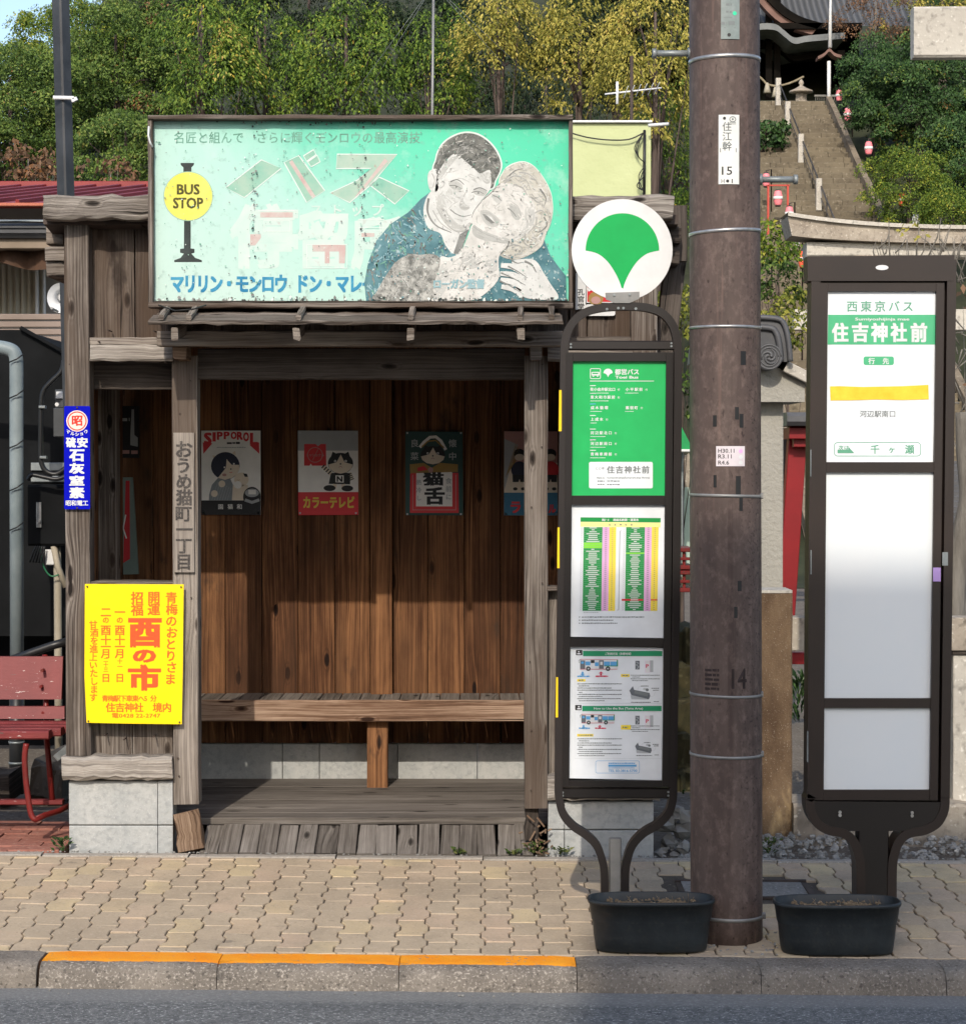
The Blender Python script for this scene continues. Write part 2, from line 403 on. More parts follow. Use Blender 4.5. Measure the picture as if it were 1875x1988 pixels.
    def dash(s, x0, x1, y, h, mat, l=2, gap=.35, unit=None):
        """a line of print too small to read"""
        x = x0; unit = unit or h * 1.1
        while x < x1:
            ww = unit * random.uniform(.7, 2.2); s.rect(x, y - h / 2 * random.uniform(.6, 1), min(x + ww, x1), y + h / 2 * random.uniform(.6, 1), mat, l); x += ww + unit * gap
    def plate(s, pts, thick, mat, l=0):
        q = [s.pt(p, l) for p in pts]; s.mb.prism(q, (0, thick, 0), mat)
    def build(s, name, parent): return s.mb.build(name, None, parent)
def rrect(x0, y0, x1, y1, r, n=5):
    o = []
    for (cx, cy, a0) in ((x1 - r, y0 + r, -90), (x1 - r, y1 - r, 0), (x0 + r, y1 - r, 90), (x0 + r, y0 + r, 180)):
        for k in range(n): a = R(a0 + 90 * k / (n - 1)); o.append((cx + r * math.cos(a), cy + r * math.sin(a)))
    return o

# ------------------------------------------------------------------ ground, road, kerb, paved walk
n = NT('asphalt'); v = n.obj()
big = n.noise(v, 1.2, 4); f1 = n.noise(n.scale(v, (1, 1.3, 1)), 85, 3, .75); f2 = n.noise(v, 40, 4, .7)
gut = n.mapr(n.math('ADD', n.n('SeparateXYZ').outputs[1], 0), 0, 1)
sp = [x for x in n.t.nodes if x.bl_idname == 'ShaderNodeSeparateXYZ'][0]; n.set(sp.inputs[0], n.geo())
edge = n.mapr(n.math('ADD', sp.outputs[1], n.math('MULTIPLY', big, .08)), 6.93, 7.02, 0, 1, True)
col = n.mix(n.mapr(f2, .35, .7), (.080, .084, .086), (.185, .188, .186))
col = n.mix(n.mapr(f1, .56, .68), col, (.50, .51, .50)); col = n.mix(n.mapr(n.noise(n.scale(v, (.25, 1, 1)), 5, 4), .5, .7, 0, .4), col, (.06, .066, .072))
col = n.mix(n.math('MULTIPLY', edge, .85), col, n.mix(n.mapr(f1, .4, .7), (.17, .17, .165), (.25, .25, .24)))
n.bump(n.math('ADD', f1, f2), .8, .006); M['asphalt'] = n.fin(col, .9, 0, .3)
n = NT('kerb_concrete'); v = n.obj(); f1 = n.noise(v, 110, 3, .7); f2 = n.noise(v, 5, 4)
col = n.mix(n.mapr(f2, .3, .7), (.13, .112, .093), (.235, .205, .17)); col = n.mix(n.mapr(f1, .53, .66), col, (.33, .29, .245))
col = n.mix(n.mapr(n.noise(v, 75, 2), .58, .7, 0, .8), col, (.07, .06, .05))
n.bump(f1, .9, .006); M['kerb'] = n.fin(col, .9, 0, .3); KC = None
n = NT('kerb_orange_paint'); v = n.obj(); f1 = n.noise(v, 110, 3, .7); f2 = n.noise(v, 5, 4); g = n.n('SeparateXYZ'); n.set(g.inputs[0], n.geo())
base = n.mix(n.mapr(f2, .3, .7), (.13, .112, .093), (.23, .20, .165)); base = n.mix(n.mapr(f1, .53, .66), base, (.40, .355, .30))
base = n.mix(n.mapr(n.noise(v, 75, 2), .58, .7, 0, .8), base, (.07, .06, .05))
wob = n.math('ADD', n.math('MULTIPLY', n.noise(v, 60, 3), .018), n.math('MULTIPLY', n.noise(v, 7, 3), .03))
mask = n.math('GREATER_THAN', n.math('SUBTRACT', g.outputs[1], wob), 7.098 - .024 + .044)
chip = n.math('GREATER_THAN', n.math('ADD', n.noise(v, 55, 4, .65), n.mapr(n.noise(v, 6, 3), .5, .7, 0, .10)), .672); mask = n.math('SUBTRACT', mask, n.math('MULTIPLY', chip, .9), None, True)
pnt = n.mix(n.mapr(n.noise(v, 10, 4), .3, .7), S(255, 150, 20, .85), S(255, 170, 40, .85))
n.bump(f1, .7, .005); M['kerbpaint'] = n.fin(n.mix(mask, base, pnt), .7, 0, .35)
n = NT('paving_block'); v = n.obj(); r = n.rnd()
a = n.noise(v, 9, 5, .65); b_ = n.noise(v, 70, 3, .6); c_ = n.noise(n.scale(v, (1, .45, 1)), 3.2, 4)
col = n.ramp(r, [(0, (.41, .33, .235)), (.3, (.455, .365, .255)), (.6, (.48, .38, .265)), (.8, (.505, .375, .265)), (.92, (.52, .405, .25)), (1, (.57, .455, .27))])
col = n.mix(n.mapr(a, .48, .75, 0, .55), col, (.30, .245, .175)); col = n.mix(n.mapr(c_, .32, .6, .55, 0), col, (.34, .27, .19)); gw = n.noise(n.geo(), 1.9, 5, .65); col = n.mix(n.mapr(gw, .50, .68, 0, .5), col, (.285, .228, .165)); gs = n.noise(n.geo(), 13, 4, .6); col = n.mix(n.mapr(gs, .66, .74, 0, .5), col, (.12, .105, .085))
col = n.mix(n.mapr(b_, .56, .72, 0, .5), col, (.58, .48, .37)); col = n.mix(n.mapr(n.noise(v, 95, 3, .7), .58, .70, 0, .55), col, (.17, .135, .10))
n.bump(b_, .35, .004); M['paver'] = n.fin(col, .85, 0, .3)
M['joint'] = speck('joint_sand', (.075, .06, .047), (.11, .09, .07), (.2, .17, .13), 80)
M['edging'] = speck('edging_concrete', (.30, .27, .23), (.38, .34, .29), (.5, .46, .4), 80)
M['dirt'] = speck('bare_dirt', (.12, .10, .08), (.18, .155, .125), (.35, .32, .28), 50)
M['brick'] = speck('red_paving_brick', (.27, .105, .075), (.34, .15, .11), (.42, .26, .2), 60, big=6)
M['hill'] = vary('painted_shade_undergrowth', (.012, .016, .006), (.04, .045, .018), 1.6, .95, .8, 4)  # hill coloured near black so gaps between the trees look shaded

mb = MB()                                                     # ground under everything, flat near the street and rising into the hill
xs = [-140, -90, -60, -42, -30, -24, -18, -14, -11, -9, -7, -5, -3, -1, 1, 3, 5, 7, 9, 11, 14, 18, 24, 32, 45, 65, 90, 140]
ys = [-60, -20, 0, 7.0]
yb = [8.80, 10, 12, 15, 18, 22, 26, 29, 31, 33, 35, 37, 39, 41, 43, 45, 47, 49, 50.5, 52, 54, 57, 60, 66, 74, 84, 100, 130, 180, 260]
def grid(xs, ys, fz, m):
    b = len(m.v)
    for y in ys:
        for x in xs: m.v.append((x, y, fz(x, y)))
    for j in range(len(ys) - 1):
        for i in range(len(xs) - 1):
            k = b + j * len(xs) + i; m.face((k, k + 1, k + 1 + len(xs), k + len(xs)), None, .5, 0, True)
grid(xs, yb[:9], lambda x, y: gz(x, 8.86) - .03, mb); tag(mb.build('ground', M['dirt'], loc=(0, 0, 0)), kind='structure')
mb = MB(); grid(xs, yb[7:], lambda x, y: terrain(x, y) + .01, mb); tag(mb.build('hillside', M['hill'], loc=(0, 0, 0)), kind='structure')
mb = MB(); grid(xs, [-60, -20, 0, 5, 7.12], lambda x, y: -.082 - .0085 * max(-12, min(12, x)) - .004 * (7 - y if y > -3 else 10), mb)
tag(mb.build('road', M['asphalt'], loc=(0, 0, 0)), kind='structure')
# kerb blocks
mb = MB(); joints = [-1.469 - .6 * k for k in range(9, 0, -1)] + [-1.469, -.878, -.278, .310, .918, 1.528] + [1.528 + .6 * k for k in range(1, 10)]
prof = [(7.27, 0), (7.165, 0), (7.135, -.003), (7.113, -.011), (7.100, -.026), (7.092, -.05), (7.084, -.088), (7.08, -.14), (7.27, -.14)]
for i in range(len(joints) - 1):
    x0, x1 = joints[i] + (.005 if i == 9 else .0013), joints[i + 1] - (.005 if i == 8 else .0013); paint = -1.48 < joints[i] < .3; N = 9
    m_ = mb.mi(M['kerbpaint'] if paint else M['kerb']); dz = random.uniform(-.002, .002); base = len(mb.v)
    for s in range(N + 1):
        x = x0 + (x1 - x0) * s / N; e = .006 if s in (0, N) else 0
        for (y, z) in prof: mb.v.append((x, y + (e if y < 7.16 else 0) + random.uniform(-.0015, .0015), z + gz(x, 7.27) + dz - (e * .5 if z > -.02 else 0) + random.uniform(-.0008, .0008)))
    k = len(prof)
    for s in range(N):
        for j in range(k): a = base + s * k + j; b = base + s * k + (j + 1) % k; mb.face((a, b, b + k, a + k), None, .5, m_, j in (1, 2, 3, 4))
    mb.face([base + j for j in range(k)], None, .5, m_); mb.face([base + N * k + j for j in range(k - 1, -1, -1)], None, .5, m_)
tag(mb.build('kerb', None, loc=(0, 0, 0)), kind='structure')
# interlocking blocks with wavy sides, each one bevelled, laid on sand
mb = MB(); W, L, AMP, GAP = .1, .2, .0078, .0026
def wav(t):
    t %= 1; pts = [(0, 1), (.34, 1), (.5, -1), (.84, -1), (1, 1)]
    for (a, p), (b, q) in zip(pts, pts[1:]):
        if t <= b: return AMP * (p + (q - p) * (t - a) / (b - a))
HX0, HX1, HY0, HY1 = X(1322, 8.2), X(1585, 8.2), 8.14, 8.45         # service cover let into the paving
Y0, Y1 = 7.276, 8.78
for c in range(-42, 43):
    for rr in range(-2, 10):
        t0 = .17 + (.5 if c % 2 else 0); ya, yb_ = Y0 + (rr + t0 - .35) * L, Y0 + (rr + 1 + t0 - .35) * L
        ya, yb_ = max(ya, Y0), min(yb_, Y1)
        if yb_ - ya < .02: continue
        xl = c * W - .057 * 0
        ts = sorted({ya + GAP, yb_ - GAP} | {y for y in [Y0 + (q + s - .35) * L for q in range(-2, 11) for s in (0, .34, .5, .84)] if ya + .006 < y < yb_ - .006})
        lf = [(xl + wav((y - Y0) / L + .35) + GAP, y) for y in ts]; rt = [(xl + W + wav((y - Y0) / L + .35) - GAP, y) for y in ts]
        cx, cy = xl + W / 2, (ya + yb_) / 2
        if HX0 - .03 < cx < HX1 + .03 and HY0 - .06 < cy < HY1 + .06: continue
        out = lf + rt[::-1]; dz = random.uniform(-.0022, .0022); tx, ty = random.uniform(-.02, .02), random.uniform(-.016, .016)
        r = random.random() if rr < 6 else min(1, random.uniform(.45, 1.05))
        h = lambda x, y: gz(x, y) + dz + (x - cx) * tx + (y - cy) * ty
        inn = [(x + (.003 if x < cx else -.003), y + (.003 if abs(y - ts[0]) < 1e-6 else -.003 if abs(y - ts[-1]) < 1e-6 else 0)) for x, y in out]
        a = mb.add([(x, y, h(x, y)) for x, y in inn]); b = mb.add([(x, y, h(x, y) - .003) for x, y in out]); d = mb.add([(x, y, h(x, y) - .02) for x, y in out]); k = len(out)
        q = len(ts)
        for i in range(q - 1): mb.face((a + i, a + k - 1 - i, a + k - 2 - i, a + i + 1), None, r, 0)
        for i in range(k):
            j = (i + 1) % k; mb.face((a + i, a + j, b + j, b + i), None, r, 0); mb.face((b + i, b + j, d + j, d + i), None, r, 0)
tag(mb.build('pavement', M['paver'], loc=(0, 0, 0)), kind='structure')
mb = MB(); grid([-12, -4.5, 0, 4.5, 12], [7.26, 8.0, 8.80], lambda x, y: gz(x, y) - .0075, mb); tag(mb.build('paving_bed', M['joint'], loc=(0, 0, 0)), kind='structure')
mb = MB()
for k in range(-10, 11): mb.bx(k * .6 + .003, k * .6 + .597, 8.785, 8.845, gz(k * .6, 8.8) - .1, gz(k * .6 + .3, 8.8) + .003, 'x', seg=5, jit=.0012)
tag(mb.build('pavement_edging', M['edging'], loc=(0, 0, 0)), kind='structure')
# service cover
t = thing('service_cover', 'grey concrete-filled service cover set flush in the paving behind the brown pole', 'cover', (X(1450, 8.3), 8.3, gz(.9, 8.3)))
mb = MB(); zc = gz((HX0 + HX1) / 2, 8.3); M['coverc'] = speck('cover_concrete', (.2, .19, .175), (.27, .26, .24), (.4, .38, .36), 70); M['rust'] = vary('rusty_dark_frame', (.03, .022, .018), (.075, .05, .038), 12, .7)
for (a, b, c, d) in ((HX0, HX1, HY0, HY0 + .022), (HX0, HX1, HY1 - .022, HY1), (HX0, HX0 + .022, HY0 + .022, HY1 - .022), (HX1 - .022, HX1, HY0 + .022, HY1 - .022)): mb.bx(a, b, c, d, zc + (c - 8.3) * .03 - .05, zc + (c - 8.3) * .03 + .004, 'x')
mb.build('frame', M['rust'], t)
mb = MB(); q = [(HX0 + .023, HY0 + .023), (HX1 - .023, HY0 + .023), (HX1 - .023, HY1 - .023), (HX0 + .023, HY1 - .023)]
mb.prism([(x, y, gz(x, y) - .04) for x, y in q], (0, 0, .038)); mb.build('infill', M['coverc'], t)
# red bricks in front of the bench
mb = MB(); xr = X(128, 9.0)
for j in range(7):
    y0 = 8.86 + j * .105
    for i in range(-16, 1):
        x1 = xr - .01 + i * .215 - (j % 2) * .1; x0 = x1 - .21
        if x0 > xr - .05: continue
        x1 = min(x1, xr - .004); dz = random.uniform(-.004, .004)
        mb.bx(x0, x1, y0 + .004, y0 + .101, -.02, gz(x0, 8.86) + .003 + dz, 'x', ch=.004, seg=2, jit=.001)
    x0 = xr - .01 - (j % 2) * .1
    if j % 2: mb.bx(x0 + .004, xr - .004, y0 + .004, y0 + .101, -.02, gz(x0, 8.86) + .003, 'x', ch=.004)
tag(mb.build('brick_paving', M['brick'], loc=(0, 0, 0)), kind='structure')

# ------------------------------------------------------------------ the wooden shelter
YF = 8.9; YB = 10.23
SH = thing('bus_shelter', 'weathered grey timber bus shelter with open front and plank bench inside', 'bus shelter', (X(700, 9.5), 9.5, .05))
def px(mb, u0, u1, v0, v1, y0, y1, ax='x', **k):             # board whose front face covers the given part of the picture
    vm = (v0 + v1) / 2
    mb.bx(X(u0, y0, vm), X(u1, y0, vm), y0, y1, Z(v1, y0), Z(v0, y0), ax, **k)
def one(name, mat, u0, u1, v0, v1, y0, y1, ax='x', parent=SH, **k):
    mb = MB(); px(mb, u0, u1, v0, v1, y0, y1, ax, **k); return mb.build(name, mat, parent)
one('post', M['wgrey'], 126, 174, 422, 1468, 8.89, 9.0, 'z', seg=10, jit=.0015)
one('post', M['wgrey'], 335, 384, 690, 1562, 8.9, 9.005, 'z', seg=10, jit=.0018)
one('post', M['wgrey'], 1018, 1063, 690, 1570, 8.9, 9.005, 'z', seg=10, jit=.0018)
one('post', M['wgrey'], 1224, 1275, 425, 1505, 8.89, 9.0, 'z', seg=10, jit=.0015)
one('top_beam', M['wpale'], 83, 1308, 378, 424, 8.79, 8.93, seg=46, jit=.0065, ch=.012)
mb = MB(); px(mb, 88, 126, 479, 506, 8.93, 9.6, seg=3, jit=.003); px(mb, 90, 126, 508, 536, 8.95, 9.6, seg=3, jit=.003)
px(mb, 90, 122, 426, 474, 9.05, 9.3, seg=3, jit=.003); mb.build_each('beam_end', M['wgrey'], SH)
mb = MB(); px(mb, 1276, 1322, 440, 470, 8.95, 9.6, seg=3, jit=.004); px(mb, 1276, 1318, 480, 512, 9.0, 9.6, seg=3, jit=.004); mb.build_each('beam_end', M['wdark'], SH)
one('corner_board', M['wdark'], 1300, 1334, 398, 506, 9.05, 9.12, 'z', seg=3, jit=.002)
mb = MB()                                                     # brace slanting down behind the right corner
mb.bar(P(1312, 500, 9.2), P(1287, 700, 9.2), .09, .06, (0, 1, 0), seg=3, jit=.002); mb.build('brace', M['wdark'], SH)
mb = MB(); us = [172, 262, 346, 430, 515, 600, 685, 770, 855, 940, 1020, 1104, 1140, 1226]
for a, b in zip(us, us[1:]): px(mb, a + 1.2, b - 1.2, 424, 657 if a < 300 or a > 1000 else 640, 8.965 + random.uniform(0, .006), 8.99, 'z', seg=5, jit=.0012, ch=.003)
mb.build('front_board', M['wboard'], SH)
mb = MB(); px(mb, 178, 1222, 428, 655, 8.998, 9.01); mb.build('light_stop_backing', M['wdark'], SH)  # thin dark sheet added so sun does not leak between the front boards
one('rail', M['wgrey'], 174, 338, 655, 669, 8.9, 8.965, seg=8, jit=.0015)
one('cross_beam', M['wpale'], 174, 334, 669, 700, 8.87, 8.97, seg=9, jit=.003, ch=.008)
one('rail', M['wgrey'], 1064, 1228, 653, 668, 8.9, 8.965, seg=8, jit=.0015)
one('cross_beam', M['wgrey'], 1064, 1228, 669, 700, 8.87, 8.97, seg=9, jit=.003, ch=.008)
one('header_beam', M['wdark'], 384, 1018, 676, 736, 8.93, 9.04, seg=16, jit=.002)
one('header_beam', M['wgrey'], 305, 1092, 642, 671, 8.72, 8.83, seg=20, jit=.0025)
one('bracket', M['wrot'], 336, 362, 655, 697, 8.74, 8.9, 'y', seg=3, jit=.005)
one('bracket', M['wgrey'], 1030, 1051, 655, 697, 8.74, 8.9, 'y', seg=3, jit=.004)
# plank awning under the billboard
AW = bpy.data.objects.new('awning', None); COL.objects.link(AW); AW.parent = SH; ORG[AW.name] = ORG[SH.name]
yb0, yb1 = 8.86, 8.50; zt, zf = Z(603, yb0), Z(633, yb1)
for k in range(3):
    y0, y1 = yb0 + (yb1 - yb0) * k / 3, yb0 + (yb1 - yb0) * (k + 1.12) / 3; z0, z1 = zt + (zf - zt) * k / 3, zt + (zf - zt) * (k + 1.12) / 3
    mb = MB(); d = Vector((0, y1 - y0, z1 - z0)); up = Vector((0, -(z1 - z0), y1 - y0)); up = up if up.z > 0 else -up
    c = Vector((0, (y0 + y1) / 2, (z0 + z1) / 2 + .008 * k)); mb.bar(c + Vector((X(302 - 2 * k, 8.6), 0, 0)), c + Vector((X(1086 + 2 * k, 8.6), 0, 0)), d.length, .016, up, seg=30, jit=.0035, ch=.003)
    mb.build('plank', M['wgrey'], AW)
for u in (318, 372, 584, 800, 1012, 1072):
    mb = MB(); x = X(u, 8.6); du = (u - 700) * .00002
    mb.bar((x, yb0, zt + .035), (x - du, yb1 - .012, zf + .034), .022, .022, (0, 0, 1), seg=4, jit=.003); mb.build('batten', M['wgrey'], AW)
for u in (345, 578, 796, 1008):
    mb = MB(); x = X(u + 2, 8.6); mb.bar((x, 9.0, zt - .035), (x, yb1 + .01, zf - .03), .028, .05, (0, 0, 1), seg=4, jit=.004); mb.build('rafter', M['wgrey'], AW)
# left bay: sill, boards below the opening, sill beam, block base; the right bay likewise
def bay(u0, u1, us, vs, vb, vbase, vground, ub0, ub1, vj, uj):
    one('window_sill', M['wgrey'], u0, u1, vs - 9, vs, 8.9, 9.03, seg=8, jit=.002)
    mb = MB()
    for a, b in zip(us, us[1:]): px(mb, a + 1, b - 1, vs, vb, 8.96, 8.985, 'z', seg=5, jit=.001, ch=.003)
    mb.build('lower_board', M['wgrey'], SH)
    one('sill_beam', M['wpale'], ub0 - 12 if u0 < 500 else ub0, ub1, vb, vbase, 8.86, 9.02, seg=14, jit=.0055, ch=.012)
    f = MB(); zt_, zg, zj = Z(vbase, 8.9), Z(vground, 8.9) - .12, Z(vj, 8.9)
    for (z0, z1) in ((zj + .002, zt_ - .004), (zg, zj - .002)):
        for a, b in zip(uj, uj[1:]): f.bx(X(a, 8.9) + .0015, X(b, 8.9) - .0015, 8.9, 9.02, z0, z1, 'x', ch=.004, seg=2, jit=.0006)
    f.build('block_base', M['block'], SH)
n = NT('split_face_block'); v = n.obj(); f1 = n.noise(v, 42, 3, .6); f2 = n.noise(n.scale(v, (3, 3, .8)), 2.6, 4)
col = n.mix(n.mapr(f2, .3, .7), (.36, .375, .37), (.48, .48, .46)); col = n.mix(n.mapr(f1, .45, .7, 0, .6), col, (.26, .275, .275)); col = n.mix(n.mapr(n.noise(v, 160, 2), .62, .72, 0, .7), col, (.62, .61, .58))
n.bump(f1, .5, .008); M['block'] = n.fin(col, .9, 0, .25)
bay(174, 336, [174, 256, 336], 1138, 1470, 1515, 1660, 131, 334, 1603, [131, 304, 334])
bay(1062, 1226, [1062, 1143, 1226], 1148, 1508, 1555, 1668, 1064, 1282, 1612, [1064, 1096, 1270])
# side walls, back wall, roof, inner post
XL, XR = X(136, 9.0), X(1268, 9.0)
mb = MB()
for k in range(8): mb.bx(XL, XL + .02, 9.01 + k * .152, 9.155 + k * .152, .1, 2.62 - k * .03, 'z', ch=.002)
mb.build('side_wall', M['wbrown'], SH)
mb = MB()
for k in range(8): mb.bx(XR - .02, XR, 9.01 + k * .152, 9.155 + k * .152, .1, 2.62 - k * .03, 'z', ch=.002)
mb.build('side_wall', M['wbrown'], SH)
ubs = [(440 + c * .5973) / 1.3712 for c in (265, 430, 590, 755, 912, 1012, 1170, 1333, 1493)]; dx = X(ubs[2], YB) - X(ubs[1], YB)
xb = [X(u, YB) for u in ubs]; xb = [xb[0] - dx * k for k in range(4, 0, -1)] + xb; 
while xb[-1] < XR: xb.append(xb[-1] + dx)
mb = MB(); zb = Z(1443, YB)
for a, b in zip(xb, xb[1:]): mb.bx(a + .0015, b - .0015, YB + random.uniform(0, .005), YB + .03, zb, 2.45, 'z', ch=.003, seg=4, jit=.0008)
mb.build('back_wall', M['wbrown'], SH)
mb = MB(); mb.bx(XL, XR, YB + .032, YB + .045, zb, 2.45); mb.build('light_gap_backing', M['wdark'], SH)  # dark sheet added to stop sky light showing through the wall gaps
mb = MB(); mb.bx(X(719.5, YB - .05), X(761, YB - .05), YB - .055, YB, Z(1346, YB), 2.45, 'z', ch=.004, seg=6, jit=.001); mb.build('batten', M['wbrown'], SH)
one('sun_baffle_board', M['wdark'], 174, 336, 690, 756, 9.03, 9.08, seg=4, jit=.001)  # dark board added to lower the sunlit patch on the back wall
one('inner_post', M['wgrey'], 189, 226, 690, 1150, 9.55, 9.65, 'z', seg=6, jit=.0015)
mb = MB(); us = [387 - 150, 387, (440 + 520 * .5973) / 1.3712, (440 + 685 * .5973) / 1.3712, (440 + 1035 * .5973) / 1.3712, (440 + 1390 * .5973) / 1.3712, 1150, 1270]
for a, b in zip(us, us[1:]): mb.bx(X(a, YB) + .002, X(b, YB) - .002, YB - .005, YB + .1, .02, zb - .003, 'x', ch=.003)
mb.build('back_block_base', M['block'], SH)
mb = MB(); mb.bar((-.5, 8.88, 2.66), (-.5, 10.4, 2.47), 2.6, .04, (0, 0, 1)); mb.build('roof', M['rust'], SH)
# floor, ramp boards
mb = MB(); zfl = Z(1587, 9.11)
for k in range(9):
    y0 = 9.10 + k * .126; mb.bx(XL + .05, XR - .05, y0, y0 + .1245, zfl - .03, zfl + random.uniform(-.001, .0005), 'x', ch=.002, seg=6, jit=.0008)
mb.build('floor', M['wfloor'], SH)
mb = MB(); x = X(392, 9.0)
while x < X(1030, 8.9):
    wd = random.uniform(.074, .09); sk = random.uniform(-.004, .004); lean = random.uniform(-.006, .006)
    b0 = Vector((x + wd / 2, 8.865, gz(x, 8.86) - .005)); b1 = Vector((x + wd / 2 + sk + lean, 9.085, zfl - .034 + random.uniform(-.006, .004)))
    mb.bar(b0, b1, wd - .004, .02, (0, -.7, .7), seg=4, jit=.0012, ch=.003); x += wd
mb.build('ramp', M['wfloor'], SH)
mb = MB(); mb.bar(P(378, 1652, 8.88) + Vector((-.01, 0, 0)), P(362, 1578, 8.93), .105, .06, (0, -1, .2), seg=5, jit=.006); mb.build('post_stub', M['wrot'], SH)
mb = MB(); mb.bx(X(1019, 8.92), X(1046, 8.92), 8.93, 9.0, .1, Z(1572, 8.92), 'z', seg=3, jit=.006); mb.build('post_stub', M['wdark'], SH)
rn = random.Random(5)
for u, v in [(130 + rn.choice((8, 30)), v) for v in range(460, 1460, 118)] + [(342 + rn.choice((4, 30)), v) for v in (742, 812, 1148, 1310, 1425, 1480, 1520)] + [(1025 + rn.choice((4, 28)), v) for v in (720, 850, 990, 1130, 1290, 1420, 1530)] + [(188, 678), (322, 690), (205, 435), (240, 437), (275, 434), (208, 646), (300, 645), (200, 1440), (240, 1442), (300, 1440)]:
    mb = MB(); q = P(u + rn.uniform(-3, 3), v + rn.uniform(-20, 20), 8.892 if v > 700 or u < 180 else 8.866); mb.tube([q + Vector((0, .09, 0)), q + Vector((0, -.0015, 0))], .0032, 6); mb.build('nail', M['rust'], SH)
# built-in bench
BN = bpy.data.objects.new('bench', None); COL.objects.link(BN); BN.parent = SH; ORG[BN.name] = ORG[SH.name]
zs = Z(1361, 9.89); mb = MB(); x = XL + .04
while x < XR - .1:
    mb.bx(x, x + .088, 9.925, 10.225, zs - .022, zs + random.uniform(-.001, .0005), 'y', ch=.002, seg=2, jit=.0006); x += .0925
mb.build('seat', M['wfloor'], BN)
mb = MB(); mb.bx(XL + .03, XR - .03, 9.885, 9.924, Z(1401, 9.89), zs + .002, 'x', ch=.004, seg=20, jit=.0008); mb.build('fascia', M['wbench'], BN)
mb = MB(); mb.bx(X(712, 9.95), X(752, 9.95), 9.94, 10.02, zfl, zs - .03, 'z', ch=.004, seg=4, jit=.001); mb.build('leg', M['wbrown'], BN)

# ------------------------------------------------------------------ painted billboard
YBB = 8.74
def paintmat(name, c1, c2, scale=9, spot=(.12, .14, .13), amt=.5, lo=.62):
    n = NT(name); v = n.obj(); col = n.mix(n.mapr(n.noise(v, scale, 5, .65), .35, .65), c1, c2)
    col = n.mix(n.mapr(n.noise(v, scale * 4.2, 4, .6), lo, lo + .1, 0, amt), col, spot)
    return n.fin(col, .55, 0, .3)
BB = thing('billboard', 'large weathered turquoise billboard with a painted couple and yellow disc above the shelter', 'billboard', (X(700, YBB), YBB, Z(597, YBB)))
n = NT('faded_turquoise_paint'); v = n.obj(); sp = n.n('SeparateXYZ'); n.set(sp.inputs[0], v)
t_ = n.math('ADD', n.math('MULTIPLY', sp.outputs[0], .52), n.math('MULTIPLY', sp.outputs[2], .78))
t_ = n.math('ADD', t_, n.math('MULTIPLY_ADD', n.noise(v, 3.2, 5, .65), .34, -.17))
col = n.ramp(n.mapr(t_, -.25, .95), [(.0, S(182, 208, 198)), (.38, S(166, 208, 196)), (.58, S(108, 198, 172)), (.80, S(82, 204, 166)), (1, S(72, 198, 158))])
m1 = n.noise(v, 26, 4, .7); col = n.mix(n.mapr(m1, .56, .72, 0, .6), col, (.20, .33, .29)); m0 = n.noise(v, 7, 5, .7); col = n.mix(n.mapr(m0, .52, .72, 0, .5), col, S(186, 214, 204))
m2 = n.noise(n.scale(v, (3, 1, 1)), 14, 5, .7); low = n.mapr(sp.outputs[2], .10, -.0, 0, .3)
col = n.mix(n.math('GREATER_THAN', n.math('ADD', m2, low), .80), col, (.16, .15, .125))
top = n.mapr(sp.outputs[2], .70, .80, 0, .14); col = n.mix(n.mapr(n.math('ADD', n.noise(n.scale(v, (.7, 1, 1)), 17, 5, .7), top), .70, .80, 0, .6), col, (.13, .16, .14))
M['bbpaint'] = n.fin(col, .5, 0, .35)
M['bbtext'] = paintmat('faded_grey_green_paint', S(95, 150, 130, .78), S(130, 185, 165, .78), 12)
M['bbblue'] = paintmat('faded_blue_paint', S(30, 130, 175, .78), S(70, 165, 200, .78), 10, S(180, 215, 220, .78), .6)
M['bbpale'] = paintmat('pale_faded_paint', S(205, 232, 222, .78), S(222, 236, 228, .78), 6, S(190, 170, 165, .78), .4)
M['bbline'] = paintmat('white_outline_paint', S(222, 240, 232, .78), S(238, 246, 240, .78), 6, S(180, 225, 210, .78), .4)
M['bbtan'] = paintmat('tan_letter_paint', S(140, 200, 178, .78), S(176, 208, 188, .78), 9, S(120, 110, 100, .78), .6)
M['bbtan2'] = paintmat('pinkish_letter_paint', S(165, 205, 185, .78), S(195, 212, 196, .78), 9, S(195, 140, 130, .78), .6)
M['bbred'] = paintmat('faded_red_paint', S(215, 205, 198, .78), S(208, 172, 168, .78), 14, S(215, 235, 226, .78), .8)
M['bbyellow'] = paintmat('yellow_disc_paint', S(240, 232, 95, .78), S(246, 238, 120, .78), 6, S(190, 180, 60, .78), .35, .66)
M['bbblack'] = paintmat('black_icon_paint', S(35, 42, 42, .78), S(60, 70, 68, .78), 12)
M['bbolive'] = paintmat('dark_olive_letters', S(62, 60, 12, .78), S(96, 92, 30, .78), 20, S(160, 155, 60, .78), .5)
M['bbskin'] = paintmat('pale_grey_skin_paint', S(206, 208, 204, .84), S(230, 231, 227, .84), 16, S(165, 165, 160, .78), .55, .60)
M['bbskin2'] = paintmat('warm_pale_skin_paint', S(206, 205, 199, .84), S(230, 229, 224, .84), 17, S(160, 158, 150, .78), .55, .60)
M['bbhair'] = paintmat('dark_grey_hair_paint', S(66, 72, 70, .78), S(150, 150, 143, .78), 24, S(205, 205, 195, .78), .8, .6)
M['bbblond'] = paintmat('pale_blond_hair_paint', S(200, 197, 184, .78), S(226, 224, 214, .78), 16, S(150, 145, 128, .78), .6, .58)
